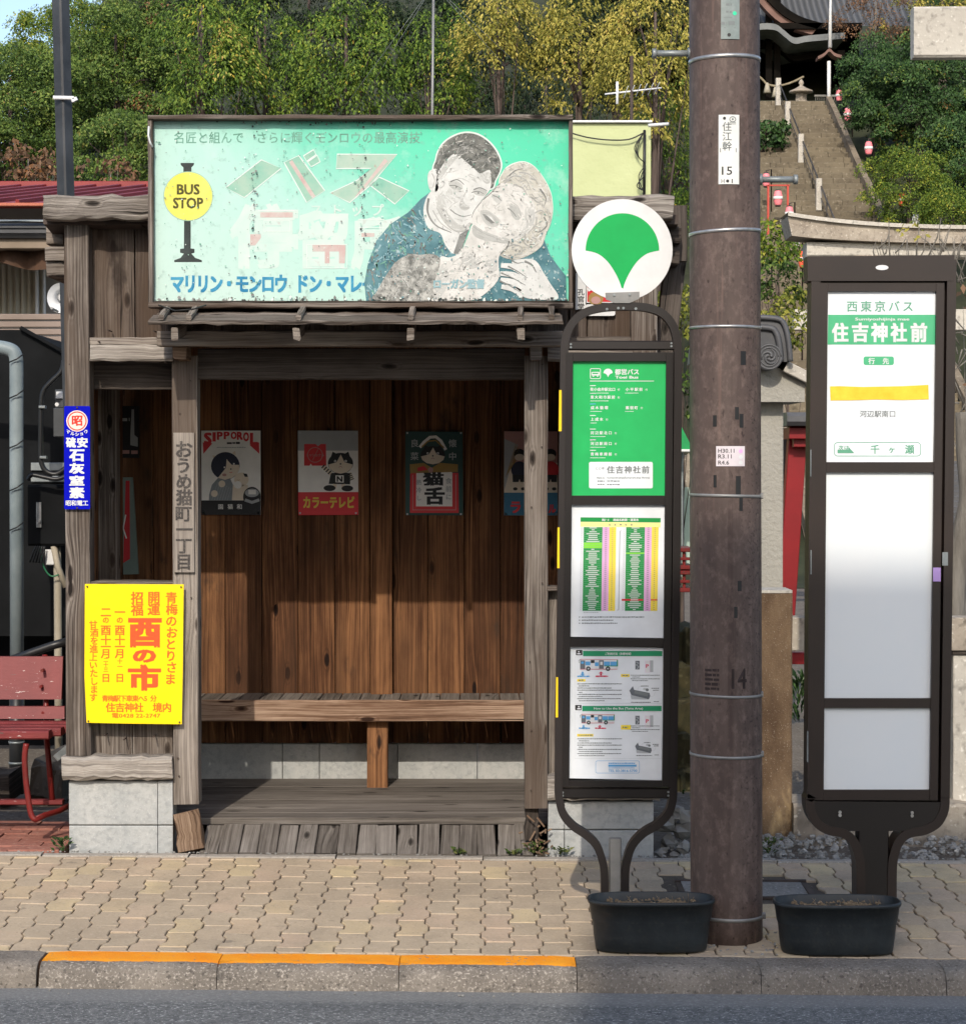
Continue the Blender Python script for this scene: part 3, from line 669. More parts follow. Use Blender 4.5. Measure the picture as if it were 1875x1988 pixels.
M['bbjacket'] = paintmat('teal_jacket_paint', S(62, 112, 122, .78), S(112, 158, 166, .78), 9, S(205, 222, 220, .78), .9, .60)
M['bbsleeve'] = paintmat('mottled_lace_paint', S(110, 112, 108, .78), S(205, 205, 198, .78), 32, S(60, 62, 60, .78), .7, .56)
M['bbgrey'] = paintmat('grey_brush_line', S(118, 120, 117, .78), S(150, 152, 148, .78), 14, S(200, 200, 196, .78), .5)
M['bbgrey2'] = paintmat('light_grey_brush_line', S(165, 166, 161, .78), S(188, 188, 183, .78), 14, S(215, 215, 210, .78), .5)
M['bbfaint'] = paintmat('faint_blue_letters', S(130, 178, 188, .78), S(170, 200, 205, .78), 10, S(215, 220, 218, .78), .6)
M['bbshade'] = paintmat('mid_grey_face_wash', S(178, 180, 175, .78), S(200, 201, 196, .78), 13, S(140, 140, 136, .78), .5, .6)
M['bbshade2'] = paintmat('soft_grey_face_wash', S(190, 191, 186, .78), S(210, 211, 206, .78), 13, S(160, 160, 156, .78), .5, .6)
bc = cmap(380, 280, .6293); A = Art(bc, YBB, .0004)
A.plate([(40, 58), (1812, 58), (1812, 832), (40, 832)], .02, M['bbpaint'])
A.row('名匠と組んで さらに輝くモンロウの最高演技', 130, 1175, 136, 53, M['bbtext'], 1, .012, .92)
A.poly([(160, 243), (217, 243), (216, 252), (206, 262), (206, 282), (172, 282), (172, 262), (161, 252)], M['bbblack'], 1)
A.poly([(175, 484), (203, 484), (203, 605), (219, 607), (219, 623), (206, 627), (222, 645), (250, 655), (250, 663), (133, 663), (133, 655), (160, 645), (174, 627), (158, 623), (158, 607), (174, 605)], M['bbblack'], 1)
A.disc(192, 384, 105, M['bbtan'], 2, n=48); A.disc(192, 384, 102, M['bbyellow'], 3, n=48)
A.text('BUS', 144, 332, 241, 378, M['bbolive'], 4, .035); A.text('STOP', 128, 389, 256, 437, M['bbolive'], 4, .035)
for pts, mt in (([(502, 230), (585, 266), (430, 390), (352, 347)], 'bbtan'), ([(598, 241), (660, 212), (770, 360), (693, 410)], 'bbtan'), ([(680, 213), (722, 187), (733, 208), (694, 236)], 'bbtan'), ([(698, 238), (738, 211), (750, 238), (712, 260)], 'bbtan'),
               ([(822, 206), (1076, 207), (962, 338), (875, 411), (792, 370), (905, 318), (968, 266), (818, 267)], 'bbtan2'), ([(962, 338), (1000, 303), (1126, 361), (1066, 417)], 'bbtan')):
    A.poly(pts, M[mt], 1); A.line(pts, 5, M['bbline'], 3, closed=True)
A.line([(625, 235), (725, 390)], 16, M['bbred'], 2); A.line([(1030, 230), (900, 390)], 18, M['bbred'], 2, 8)
for c, x, y, w_, h_ in (('停', 368, 410, 290, 285), ('留', 655, 440, 215, 255), ('所', 880, 465, 245, 235)): A.text(c, x, y, x + w_, y + h_, M['bbpale'], 1, .05)
for p in ([(497, 452), (635, 452), (635, 474), (497, 474)], [(455, 545), (500, 545), (500, 560), (476, 592), (455, 592)], [(718, 590), (858, 590), (858, 618), (718, 618)], [(830, 618), (858, 618), (855, 668), (830, 668)], [(925, 540), (980, 540), (980, 556), (925, 556)], [(770, 618), (790, 618), (790, 668), (770, 668)]): A.poly(p, M['bbred'], 2)
for x, y, w_, h_ in ((490, 445, 152, 36), (512, 486, 110, 46), (694, 588, 170, 100), (912, 482, 108, 36)): A.frame(x, y, x + w_, y + h_, 4, M['bbline'], 3)
A.row('ストップ', 690, 1035, 443, 56, M['bbpale'], 2, .02)
A.row('マリリン・モンロウ', 118, 612, 754, 84, M['bbblue'], 2, .05, .72); A.row('ドン・マレイ', 645, 985, 754, 84, M['bbblue'], 2, .05, .72)
# the couple: two plain figures in faded grey and teal, laid over one another like the strokes of the sign painter
pc = cmap(1120, 330, .24648); B = Art(pc, YBB - .0016, .0004)
def blob(pts, mat, l, n=4):                                    # smooth closed outline
    k = len(pts); o = []
    for i in range(k):
        p0, p1, p2, p3 = (pts[(i + j - 1) % k] for j in range(4))
        for s in range(n):
            t = s / n; o.append(tuple(.5 * (2 * p1[d] + (p2[d] - p0[d]) * t + (2 * p0[d] - 5 * p1[d] + 4 * p2[d] - p3[d]) * t * t + (3 * p1[d] - p0[d] - 3 * p2[d] + p3[d]) * t ** 3) for d in (0, 1)))
    B.poly(o, M[mat], l)
def curve(pts, w, mat, l, w2=None, n=5):
    o = []
    for i in range(len(pts) - 1):
        p0, p1, p2, p3 = pts[max(i - 1, 0)], pts[i], pts[i + 1], pts[min(i + 2, len(pts) - 1)]
        for s in range(n):
            t = s / n; o.append(tuple(.5 * (2 * p1[d] + (p2[d] - p0[d]) * t + (2 * p0[d] - 5 * p1[d] + 4 * p2[d] - p3[d]) * t * t + (3 * p1[d] - p0[d] - 3 * p2[d] + p3[d]) * t ** 3) for d in (0, 1)))
    B.line(o + [pts[-1]], w, M[mat], l, w2)
mhair = [(138, 470), (165, 390), (185, 310), (240, 215), (330, 145), (440, 102), (545, 98), (645, 130), (745, 205), (820, 305), (862, 420), (850, 510), (800, 610), (765, 690), (600, 700), (300, 640), (160, 560)]
blob([((x - 480) * 1.045 + 480, (y - 400) * 1.05 + 397) for x, y in mhair], 'bbline', 1)
whair = [(845, 650), (880, 535), (940, 460), (1030, 418), (1115, 408), (1205, 445), (1290, 535), (1370, 665), (1412, 790), (1422, 950), (1392, 1090), (1345, 1195), (1315, 1300), (1240, 1372), (1130, 1432), (1030, 1462), (930, 1452), (858, 1412), (900, 1340), (900, 1000)]
blob([((x - 1130) * 1.02 + 1130, (y - 930) * 1.012 + 928) for x, y in whair], 'bbline', 1)
B.poly([(95, 735), (0, 808), (-140, 955), (-330, 1080), (-480, 1260), (-570, 1500), (-610, 1720), (-590, 1905), (1572, 1905), (1568, 1640), (1480, 1530), (1400, 1420), (1330, 1240), (1240, 1380), (860, 1420), (420, 1400), (230, 1200), (80, 1100), (60, 900)], M['bbjacket'], 2)
blob([(100, 735), (45, 840), (30, 960), (80, 1120), (210, 1180), (262, 1300), (358, 1400), (430, 1260), (530, 1120), (400, 1100), (250, 1000), (160, 740)], 'bbskin', 3)
curve([(85, 800), (75, 950), (160, 1090), (330, 1170)], 26, 'bbgrey', 4, 8); curve([(130, 930), (210, 1060), (330, 1150)], 12, 'bbgrey2', 4, 5)
B.poly([(420, 1190), (520, 1130), (440, 1360), (380, 1410), (355, 1390)], M['bbgrey'], 4)
blob(mhair, 'bbhair', 3)
blob([(185, 520), (235, 440), (330, 335), (400, 322), (480, 400), (580, 480), (640, 530), (740, 492), (758, 560), (748, 700), (650, 830), (560, 960), (545, 1080), (470, 1150), (380, 1162), (280, 1085), (185, 930), (155, 745), (165, 640)], 'bbskin', 5)
blob([(178, 500), (130, 486), (84, 520), (74, 600), (92, 695), (140, 735), (190, 690)], 'bbskin', 5); curve([(120, 530), (150, 600), (130, 680)], 10, 'bbgrey2', 6, 4)
for x, y, r in ((260, 250, 34), (330, 200, 40), (420, 160, 38), (520, 150, 36), (620, 210, 40), (700, 290, 42), (770, 380, 40), (560, 280, 30), (660, 420, 34), (790, 480, 32), (470, 240, 34), (230, 350, 26)):
    a0 = random.uniform(0, 6); curve([(x + r * math.cos(a0 + k * .7), y + r * .7 * math.sin(a0 + k * .7)) for k in range(6)], 13, random.choice(['bbhair', 'bbgrey', 'bbblond']), 6, 4)
for pts in ([(300, 640), (370, 610), (450, 660), (430, 710), (350, 705)], [(560, 720), (630, 690), (710, 725), (690, 770), (600, 765)], [(190, 760), (260, 840), (300, 960), (380, 1060), (470, 1100), (520, 1060), (545, 1080), (470, 1150), (380, 1160), (280, 1085), (190, 930)], [(440, 800), (480, 860), (530, 900), (480, 930), (420, 900)], [(240, 460), (330, 360), (400, 350), (360, 400), (280, 500), (220, 600), (190, 560)], [(640, 560), (740, 520), (750, 620), (700, 640)]): blob(pts, random.choice(['bbshade', 'bbshade2']), 5.5)
curve([(318, 622), (395, 598), (468, 652)], 15, 'bbgrey', 6, 7); curve([(308, 664), (370, 662), (445, 696)], 10, 'bbgrey', 6, 5); curve([(335, 682), (385, 694), (435, 700)], 6, 'bbgrey2', 6)
B.disc(384, 678, 10, M['bbgrey'], 6, n=12); B.disc(622, 742, 10, M['bbgrey'], 6, n=12)
curve([(570, 706), (640, 686), (715, 718)], 14, 'bbgrey', 6, 7); curve([(548, 738), (618, 724), (680, 752)], 9, 'bbgrey', 6, 5)
curve([(500, 700), (455, 800), (418, 870), (440, 900), (520, 905)], 7, 'bbgrey2', 6, 11); curve([(400, 835), (340, 870), (305, 915)], 7, 'bbgrey2', 6, 5)
curve([(318, 920), (380, 968), (460, 995), (545, 978)], 13, 'bbgrey', 6, 6); curve([(400, 1030), (460, 1040), (510, 1025)], 6, 'bbgrey2', 6, 4)
curve([(172, 900), (260, 1060), (375, 1155), (480, 1150)], 9, 'bbgrey2', 6, 4)
blob(whair, 'bbblond', 6)
blob([(560, 1080), (520, 1180), (455, 1335), (405, 1405), (300, 1440), (215, 1432), (165, 1570), (130, 1760), (108, 1905), (350, 1902), (610, 1885), (830, 1690), (840, 1520), (850, 1420), (955, 1262), (1000, 1100), (700, 1000)], 'bbskin2', 7)
blob([(770, 715), (860, 640), (1000, 650), (1150, 750), (1240, 890), (1232, 1050), (1150, 1180), (1030, 1252), (950, 1272), (800, 1230), (650, 1160), (560, 1090), (548, 1000), (600, 895), (680, 800)], 'bbskin2', 8)
for pts in ([(960, 860), (1040, 890), (1090, 980), (1040, 1040), (980, 980)], [(570, 1090), (640, 1130), (800, 1200), (950, 1240), (940, 1290), (800, 1270), (640, 1240), (560, 1180)], [(1130, 900), (1220, 930), (1220, 1060), (1130, 1180), (1060, 1220), (1120, 1080)], [(760, 760), (840, 760), (880, 830), (820, 850)], [(640, 940), (720, 930), (830, 1010), (840, 1090), (760, 1110), (680, 1050)]): blob(pts, random.choice(['bbshade2', 'bbshade']), 8.5)
for pts in ([(460, 1380), (560, 1400), (640, 1500), (560, 1560), (440, 1480)], [(200, 1560), (280, 1520), (300, 1700), (220, 1860), (140, 1880)], [(700, 1480), (820, 1460), (820, 1560), (740, 1620)]): blob(pts, 'bbshade2', 7.5)
for k in range(40): x, y = random.uniform(-560, 60), random.uniform(1150, 1880); B.line([(x, y), (x + random.uniform(-14, 14), y + random.uniform(10, 34))], random.uniform(8, 18), M[random.choice(['bbline', 'bbpale', 'bbfaint'])], 2.5, 4)
for k in range(22): x = random.uniform(1340, 1560); y = 1300 + (x - 1340) * 1.5 + random.uniform(60, 420); B.line([(x, min(y, 1880)), (x + random.uniform(-8, 12), min(y, 1880) + random.uniform(8, 22))], random.uniform(6, 14), M['bbline'], 2.5, 3)
curve([(855, 640), (760, 740), (660, 830), (580, 930), (548, 1010)], 12, 'bbgrey', 9, 5)
curve([(560, 1100), (680, 1180), (860, 1240), (960, 1270)], 6, 'bbgrey2', 9, 12); curve([(955, 1265), (930, 1330), (858, 1412)], 18, 'bbgrey', 9, 6)
curve([(778, 770), (825, 786), (870, 826)], 13, 'bbgrey', 9, 6); curve([(938, 905), (990, 945), (1032, 1002)], 16, 'bbgrey', 9, 7)
curve([(960, 830), (1040, 880), (1080, 960)], 6, 'bbgrey2', 9); curve([(850, 850), (800, 900), (840, 930), (880, 930)], 6, 'bbgrey2', 9)
B.poly([(664, 968), (700, 974), (752, 1022), (800, 1066), (760, 1074), (705, 1030)], M['bbgrey'], 9); B.poly([(700, 974), (762, 1000), (800, 1066), (752, 1022)], M['bbskin'], 10); curve([(660, 960), (720, 955), (790, 1000), (815, 1068)], 5, 'bbgrey2', 9); curve([(680, 1000), (730, 1065), (790, 1085)], 5, 'bbgrey2', 9)
for pts in ([(900, 640), (1000, 560), (1130, 600), (1180, 700)], [(1000, 650), (1100, 690), (1160, 780), (1240, 800)], [(1200, 790), (1260, 840), (1320, 830)], [(1230, 960), (1300, 930), (1360, 990)], [(1250, 1000), (1240, 1090), (1180, 1150)], [(1330, 1000), (1360, 1090), (1290, 1160), (1230, 1160)], [(1130, 1180), (1120, 1280), (1200, 1330), (1270, 1290)], [(1200, 1220), (1250, 1250), (1210, 1300)], [(930, 1330), (1000, 1300), (1090, 1330), (1080, 1400), (1010, 1400)], [(880, 1400), (960, 1440), (1080, 1440)], [(1060, 520), (1170, 540), (1270, 640)], [(1290, 700), (1350, 800), (1330, 880)], [(950, 560), (1020, 500), (1100, 480)]):
    curve(pts, 16, random.choice(['bbgrey2', 'bbgrey2', 'bbgrey']), 9, 5)
blob([(-10, 1410), (-120, 1405), (-260, 1480), (-380, 1640), (-470, 1800), (-490, 1900), (90, 1903), (135, 1740), (200, 1540), (200, 1440), (110, 1400)], 'bbsleeve', 9)
for k in range(26): x, y = random.uniform(-380, 120), random.uniform(1450, 1880); B.line([(x, y), (x + random.uniform(-40, 40), y + random.uniform(20, 60))], 9, M[random.choice(['bbgrey', 'bbhair', 'bbskin'])], 10, 3)
blob([(980, 1490), (1110, 1455), (1240, 1475), (1330, 1610), (1410, 1740), (1480, 1840), (1462, 1898), (1300, 1896), (1150, 1880), (1085, 1835), (1090, 1740), (1090, 1620)], 'bbskin', 9)
for a, b in (((1110, 1600), (855, 1545)), ((1110, 1690), (845, 1632)), ((1100, 1775), (850, 1700)), ((1110, 1850), (860, 1775))):
    curve([a, ((a[0] + b[0]) / 2 + 15, (a[1] + b[1]) / 2 - 32), (b[0] + 10, b[1] - 20)], 84, 'bbskin', 10, 46)
for a, b in (((1150, 1660), (940, 1535)), ((1130, 1740), (865, 1605)), ((1090, 1825), (850, 1690))):
    curve([b, ((a[0] + b[0]) / 2, (a[1] + b[1]) / 2 - 8), a], 18, 'bbgrey', 11, 4)
curve([(1120, 1480), (1200, 1520), (1245, 1600)], 26, 'bbgrey', 11, 10); curve([(980, 1470), (1040, 1500), (1100, 1490)], 14, 'bbgrey', 11, 6)
B.row('ローガン監督', 130, 690, 1725, 108, M['bbfaint'], 12, .05, .9)
rh = random.Random(3)
def inside(p, poly):
    c = False; n_ = len(poly)
    for i in range(n_):
        (x0, y0), (x1, y1) = poly[i], poly[i - 1]
        if (y0 > p[1]) != (y1 > p[1]) and p[0] < (x1 - x0) * (p[1] - y0) / (y1 - y0) + x0: c = not c
    return c
def strokes(poly, n_, mats, l, ang, spread, ln, w_, avoid=()):
    xs_, ys_ = [q[0] for q in poly], [q[1] for q in poly]; k = 0
    while k < n_:
        p = (rh.uniform(min(xs_), max(xs_)), rh.uniform(min(ys_), max(ys_))); k += 1
        if not inside(p, poly) or any(inside(p, a_) for a_ in avoid): continue
        a_ = ang(p) + rh.gauss(0, spread); L_ = rh.uniform(.5, 1.3) * ln; bend = rh.uniform(-.5, .5)
        q = [(p[0] + L_ * (t - .5) * math.cos(a_ + bend * t), p[1] + L_ * (t - .5) * math.sin(a_ + bend * t)) for t in (0, .5, 1)]
        if all(inside(z, poly) for z in q): B.line(q, w_ * rh.uniform(.5, 1.2), M[rh.choice(mats)], l + (k % 5) * .08, w_ * .25)
mface = [(185, 520), (330, 335), (400, 322), (580, 480), (640, 530), (740, 492), (758, 560), (748, 700), (560, 960), (545, 1080), (470, 1150), (380, 1162), (280, 1085), (185, 930), (155, 745)]
wface = [(770, 715), (860, 640), (1000, 650), (1150, 750), (1240, 890), (1232, 1050), (1150, 1180), (950, 1272), (650, 1160), (560, 1090), (548, 1000), (680, 800)]
eyes = [[(290, 585), (480, 585), (480, 715), (290, 715)], [(535, 680), (730, 680), (730, 770), (535, 770)], [(300, 890), (560, 890), (560, 1010), (300, 1010)], [(740, 740), (900, 740), (900, 850), (740, 850)], [(910, 870), (1060, 870), (1060, 1020), (910, 1020)], [(640, 930), (830, 930), (830, 1100), (640, 1100)]]
strokes(mface, 420, ['bbskin', 'bbskin', 'bbskin', 'bbshade2'], 6.2, lambda p: math.atan2(p[1] - 740, p[0] - 430) + 1.57, .35, 60, 13, eyes[:3])
strokes([(150, 760), (230, 830), (330, 1010), (470, 1085), (545, 1060), (480, 1155), (380, 1165), (270, 1085), (180, 940)], 150, ['bbshade', 'bbshade2'], 6.6, lambda p: .9, .4, 55, 11)
strokes(wface, 420, ['bbskin2', 'bbskin2', 'bbskin2', 'bbshade2'], 9.2, lambda p: math.atan2(p[1] - 950, p[0] - 880) + 1.57, .35, 60, 13, eyes[3:])
strokes([(560, 1090), (700, 1180), (950, 1265), (930, 1340), (760, 1300), (620, 1240), (520, 1180)], 130, ['bbshade', 'bbshade2'], 9.5, lambda p: .45, .3, 60, 11)
strokes([(520, 1180), (950, 1290), (850, 1420), (830, 1690), (610, 1885), (110, 1900), (170, 1570), (300, 1440), (450, 1340)], 300, ['bbskin2', 'bbskin2', 'bbshade2'], 7.7, lambda p: -.7, .5, 80, 16)
strokes(mhair, 600, ['bbhair', 'bbgrey', 'bbhair', 'bbgrey2'], 6.3, lambda p: math.atan2(p[1] - 620, p[0] - 480) + 1.2, .5, 60, 14, [mface])
strokes(whair, 700, ['bbblond', 'bbskin2', 'bbskin2', 'bbblond', 'bbshade', 'bbgrey2'], 8.1, lambda p: math.atan2(p[1] - 1000, p[0] - 1000) + 1.57, .6, 70, 13, [wface])
jk = [(95, 735), (0, 808), (-140, 955), (-330, 1080), (-480, 1260), (-570, 1500), (-610, 1720), (-590, 1900), (60, 1900), (60, 1400), (220, 1430), (400, 1400), (230, 1200), (80, 1100), (60, 900)]
strokes(jk, 900, ['bbjacket', 'bbjacket', 'bbfaint', 'bbjacket', 'bbhair', 'bbtext'], 2.6, lambda p: 1.2 + .8 * math.sin(p[0] * .011), .5, 70, 20)
rf_ = random.Random(11)
def chip(cx, cy, r, mat, l):
    k = rf_.randint(4, 7); a0 = rf_.uniform(0, 6); A.poly([(cx + r * rf_.uniform(.4, 1.2) * math.cos(a0 + 6.28 * i / k), cy + r * rf_.uniform(.4, 1.3) * math.sin(a0 + 6.28 * i / k)) for i in range(k)], M[mat], l)
for k in range(520): chip(rf_.uniform(48, 1800), rf_.uniform(66, 822), rf_.uniform(1.2, 4.5), rf_.choice(['bbtext', 'bbtext', 'bbline', 'bbgrey', 'bbtan']), 22 + k % 3 * .3)
for xc in (470, 925):
    for k in range(60): y = rf_.choice((rf_.gauss(320, 60), rf_.gauss(480, 130), rf_.uniform(70, 830))); chip(xc + rf_.gauss(0, 9), y, rf_.uniform(1.5, 6), rf_.choice(['bbblack', 'bbgrey', 'bbtext']), 23 + k % 3 * .3)
for k in range(150): chip(rf_.uniform(50, 1790), 828 - abs(rf_.gauss(0, 9)), rf_.uniform(2, 9), rf_.choice(['bbblack', 'bbgrey', 'bbhair', 'bbline']), 23 + k % 4 * .3)
for k in range(60): chip(rf_.gauss(800, 240), 64 + abs(rf_.gauss(0, 7)), rf_.uniform(2, 6), rf_.choice(['bbblack', 'bbgrey']), 23 + k % 4 * .3)
for k in range(240): chip(rf_.uniform(975, 1800), rf_.uniform(480, 825), rf_.uniform(1.5, 5), rf_.choice(['bbline', 'bbshade', 'bbgrey2', 'bbjacket']), 23.5 + k % 3 * .3)
ab = A.mb                                                       # one painted panel: join both layers of brushwork
off = len(ab.v); ab.v += B.mb.v; mm = [ab.mi(q) for q in B.mb.mats]
for f, r, m_ in zip(B.mb.f, B.mb.r, B.mb.m): ab.face([i + off for i in f], None, r, mm[m_])
A.build('painted_panel', BB)
mb = MB()
px(mb, 287, 1112, 222, 231, 8.69, 8.78, seg=24, jit=.0022); px(mb, 288, 1112, 587, 597, 8.69, 8.78, seg=24, jit=.0022)
px(mb, 287, 296.5, 231.5, 586.5, 8.70, 8.78, 'z', seg=12, jit=.0015); px(mb, 1104, 1112, 231.5, 586.5, 8.70, 8.78, 'z', seg=12, jit=.0015); mb.build('frame', M['wgrey'], BB)
mb = MB(); px(mb, 296.5, 1104, 231.5, 234, 8.715, 8.735, seg=8, jit=.001); px(mb, 296.5, 1104, 583.5, 586.5, 8.715, 8.735, seg=8, jit=.001); mb.build_each('inner_strip', M['wdark'], BB)
mb = MB(); px(mb, 290, 1110, 228, 590, 8.765, 8.90); mb.build('back_panel', M['wdark'], BB)
mb = MB(); mb.tube([P(289, 245, 8.685), P(288, 262, 8.68), P(291, 275, 8.68), P(296, 285, 8.69)], .004, 6); mb.build('cable', M['white'], BB)
mb = MB(); mb.tube([P(308, 592, 8.68), P(340, 603, 8.5), P(375, 600, 8.5), P(400, 592, 8.6)], .003, 6); mb.build('cable', M['black'], BB)

# ------------------------------------------------------------------ yellow paper poster
c5 = lambda x, y: (x * .3669, 948.1 + y * .3669)
PO = thing('festival_poster', 'bright yellow paper poster with orange brush lettering nailed across the lower left bay', 'poster', (X(260, 8.86), 8.86, Z(1405, 8.86)))
A = Art(c5, 8.862); A.plate([(449, 506), (972, 508), (968, 900), (962, 1249), (700, 1246), (458, 1241), (447, 1000)], .0015, M['yellow'])
A.col('青梅のおとりさま', 905, 548, 1040, M['orange2'], 2, .022, 64, 5); A.col('開運', 814, 546, 672, M['orange2'], 2, .026, 68); A.col('招福', 726, 548, 674, M['orange2'], 2, .026, 68)
for c, y0, y1, x0, x1 in (('酉', 684, 845, 678, 856), ('の', 852, 924, 702, 826), ('市', 930, 1074, 676, 852)): A.text(c, x0, y0, x1, y1, M['orange'], 2, .05)
def pcol(x, items):
    for c, y, sz in items: A.char(c, x, y, sz * 1.04, M['orange2'], 2, .022)
pcol(634, [('一', 655, 56), ('の', 697, 36), ('酉', 750, 56), ('十', 803, 54), ('一', 838, 54), ('月', 874, 52), ('十', 915, 28), ('一', 943, 28), ('日', 1003, 48)])
pcol(560, [('二', 655, 56), ('の', 697, 36), ('酉', 750, 56), ('十', 803, 54), ('一', 838, 54), ('月', 874, 52), ('二', 908, 26), ('十', 934, 26), ('三', 960, 26), ('日', 1003, 48)])
A.col('甘酒を進上いたします', 496, 700, 1128, M['orange2'], 2, .018, 46, 4)
A.row('青梅駅下車東へ5分', 540, 828, 1112, 36, M['orange2'], 2, .022); A.row('住吉神社 境内', 560, 908, 1160, 52, M['orange2'], 2, .024)
A.text('電0428 22-2747', 592, 1190, 848, 1216, M['orange2'], 2, .012)
A.build('poster_sheet', PO)
mb = MB()
for x, y in ((462, 520), (958, 522), (950, 1238), (468, 1232)):
    q = P(*c5(x, y), 8.86); mb.lathe((0, 0, 0), [(.004, 0), (.003, .003)], 8) if 0 else mb.tube([q, q + Vector((0, -.004, 0))], .0035, 8)
mb.build_each('tack', M['ink'], PO)

# ------------------------------------------------------------------ blue enamel plate, name board
c4 = lambda x, y: (x * .3375, 350.1 + y * .3375)
EN = thing('enamel_sign', 'narrow blue enamel sign with white vertical lettering on the left corner post', 'sign', (X(149, 8.87), 8.87, Z(990, 8.87)))
A = Art(c4, 8.872); A.plate([(q[0], q[1]) for q in rrect(369, 1298, 518, 1892, 8)], .012, M['blue'])
A.disc(443, 1384, 61, M['pinkw'], 1, n=32); A.line([(443 + 52 * math.cos(R(k * 12)), 1384 + 52 * math.sin(R(k * 12))) for k in range(30)], 6, M['enred'], 2, closed=True); A.text('昭', 413, 1352, 474, 1412, M['enred'], 3, .03)
for i, c in enumerate('マルショウ'): A.char(c, 392 + i * 25.5, 1438 + 22 * math.sin(math.pi * (i + .5) / 5), 24, M['white'], 2, .04, rot=(2 - i) * .22)
A.text('硫', 379, 1476, 437, 1538, M['white'], 2, .05); A.text('安', 443, 1476, 505, 1538, M['white'], 2, .05)
for c, y0, y1 in (('石', 1546, 1618), ('灰', 1624, 1690), ('窒', 1697, 1757), ('素', 1763, 1830)): A.text(c, 398, y0, 486, y1, M['white'], 2, .05)
A.row('昭和電工', 376, 508, 1856, 33, M['white'], 2, .03); A.build('sign_plate', EN)
mb = MB(); [mb.tube([P(*c4(443, y), 8.872), P(*c4(443, y), 8.866)], .004, 8) for y in (1306, 1884)]; mb.build_each('screw', M['rust'], EN)
NB = thing('name_board', 'long bare wooden name board lettered in black on the post beside the yellow poster', 'name board', (X(357, 8.89), 8.89, Z(1111, 8.89)))
mb = MB(); px(mb, 337, 377, 840, 1111, 8.884, 8.899, 'z', seg=6, jit=.0006, ch=.002); mb.build('board', M['wpale2'] if 'wpale2' in M else wood('name_board_wood', (.05, .042, .036), (.20, .172, .148), (.37, .33, .285), knots=.2, contrast=1.1), NB)
A = Art(ident, 8.8825); M['brushink'] = paintmat('worn_brush_ink', (.03, .026, .025), (.075, .066, .06), 30, (.2, .175, .15), .8, .55)
for i, c in enumerate('おうめ猫町一丁目'): A.char(c, 357 + random.uniform(-1, 1), 872 + i * 31.2, 33 if i else 36, M['brushink'], 1, .028)
A.build('lettering', NB)

# ------------------------------------------------------------------ tin cat posters on the back wall
M['tgrey'] = flat('poster_grey', (.36, .385, .40)); M['twhite'] = flat('poster_white', (.82, .82, .79)); M['tnavy'] = flat('poster_navy', (.02, .025, .05)); M['tteal'] = flat('poster_dark_teal', (.022, .07, .065)); M['tblack'] = flat('poster_black', (.015, .017, .02))
M['tred'] = flat('poster_red', (.62, .035, .045)); M['tyellow'] = flat('poster_ochre_yellow', (.66, .52, .07)); M['tcream'] = flat('poster_cream', (.72, .64, .52)); M['tblue'] = flat('poster_blue', (.035, .16, .27)); M['tpink'] = flat('poster_dusty_pink', (.45, .25, .23)); M['tkimono'] = flat('poster_kimono_grey', (.22, .25, .27)); M['tgold'] = flat('poster_gold', (.32, .2, .05))
pa = cmap(500, 1120, .26667); pb = cmap(1000, 1120, .26667); YP = YB - .012
GP = 'tin cat posters on the back wall of the shelter'
def poster(label, mp, box):
    x0, y0, x1, y1 = box; u, v = mp((x0 + x1) / 2, y1)
    return thing('tin_poster', label, 'poster', (X(u, YP), YP, Z(v, YP)), GP), Art(mp, YP)
def nails(A, x0, y0, x1, y1):
    for x in (x0, x1):
        for y in (y0, y1): A.disc(x, y, 10, M['palegrey'], 9, n=12)
t, A = poster('tin cat poster with a red arched heading above a cat hugging a pale kitten', pa, (133, 98, 725, 940))
A.plate([(133, 98), (725, 98), (728, 940), (138, 940)], .006, M['twhite']); A.rect(136, 795, 727, 940, M['tblack'], 1)
xs8 = (160, 246, 290, 358, 428, 490, 552, 620)
for i, (c, y, h_) in enumerate(zip('SIPPOROL', (175, 160, 150, 146, 146, 150, 160, 178), (120, 96, 84, 78, 78, 84, 96, 120))): A.text(c, xs8[i], y - h_ / 2, xs8[i] + (34 if c == 'I' else 80 if i in (0, 7) else 60), y + h_ / 2, M['tred'], 2, .05)
A.poly([(150, 215), (245, 225), (155, 330)], M['tred'], 1); A.poly([(712, 215), (615, 240), (714, 330)], M['tred'], 1)
A.dash(390, 520, 222, 24, M['tblack'], 2, .2); A.dash(290, 580, 266, 10, M['tgrey'])
A.poly([(245, 345), (275, 350), (262, 392)], M['tcream'], 2); A.poly([(440, 325), (470, 300), (482, 345)], M['tcream'], 2)
A.disc(375, 450, 143, M['tnavy'], 3, 138); A.poly([(388, 380), (400, 400), (440, 440), (512, 440), (516, 480), (490, 535), (440, 570), (370, 590), (300, 570), (340, 520), (380, 470)], M['tcream'], 4)
A.disc(366, 465, 9, M['twhite'], 5, n=10); A.disc(460, 430, 9, M['twhite'], 5, n=10); A.disc(430, 482, 8, M['tblack'], 5, n=10); A.line([(415, 515), (430, 520), (445, 510)], 5, M['tred'], 5); A.disc(365, 540, 22, M['tpink'], 5, 14, 12)
A.poly([(300, 572), (240, 640), (212, 740), (210, 794), (450, 794), (452, 640), (420, 570)], M['tkimono'], 2); [A.line([(240 + k * 26, 792), (300 + k * 22, 610 + k * 10)], 4, M['tgrey'], 3) for k in range(7)]
A.disc(340, 630, 34, M['tcream'], 4); A.disc(265, 727, 34, M['tcream'], 4)
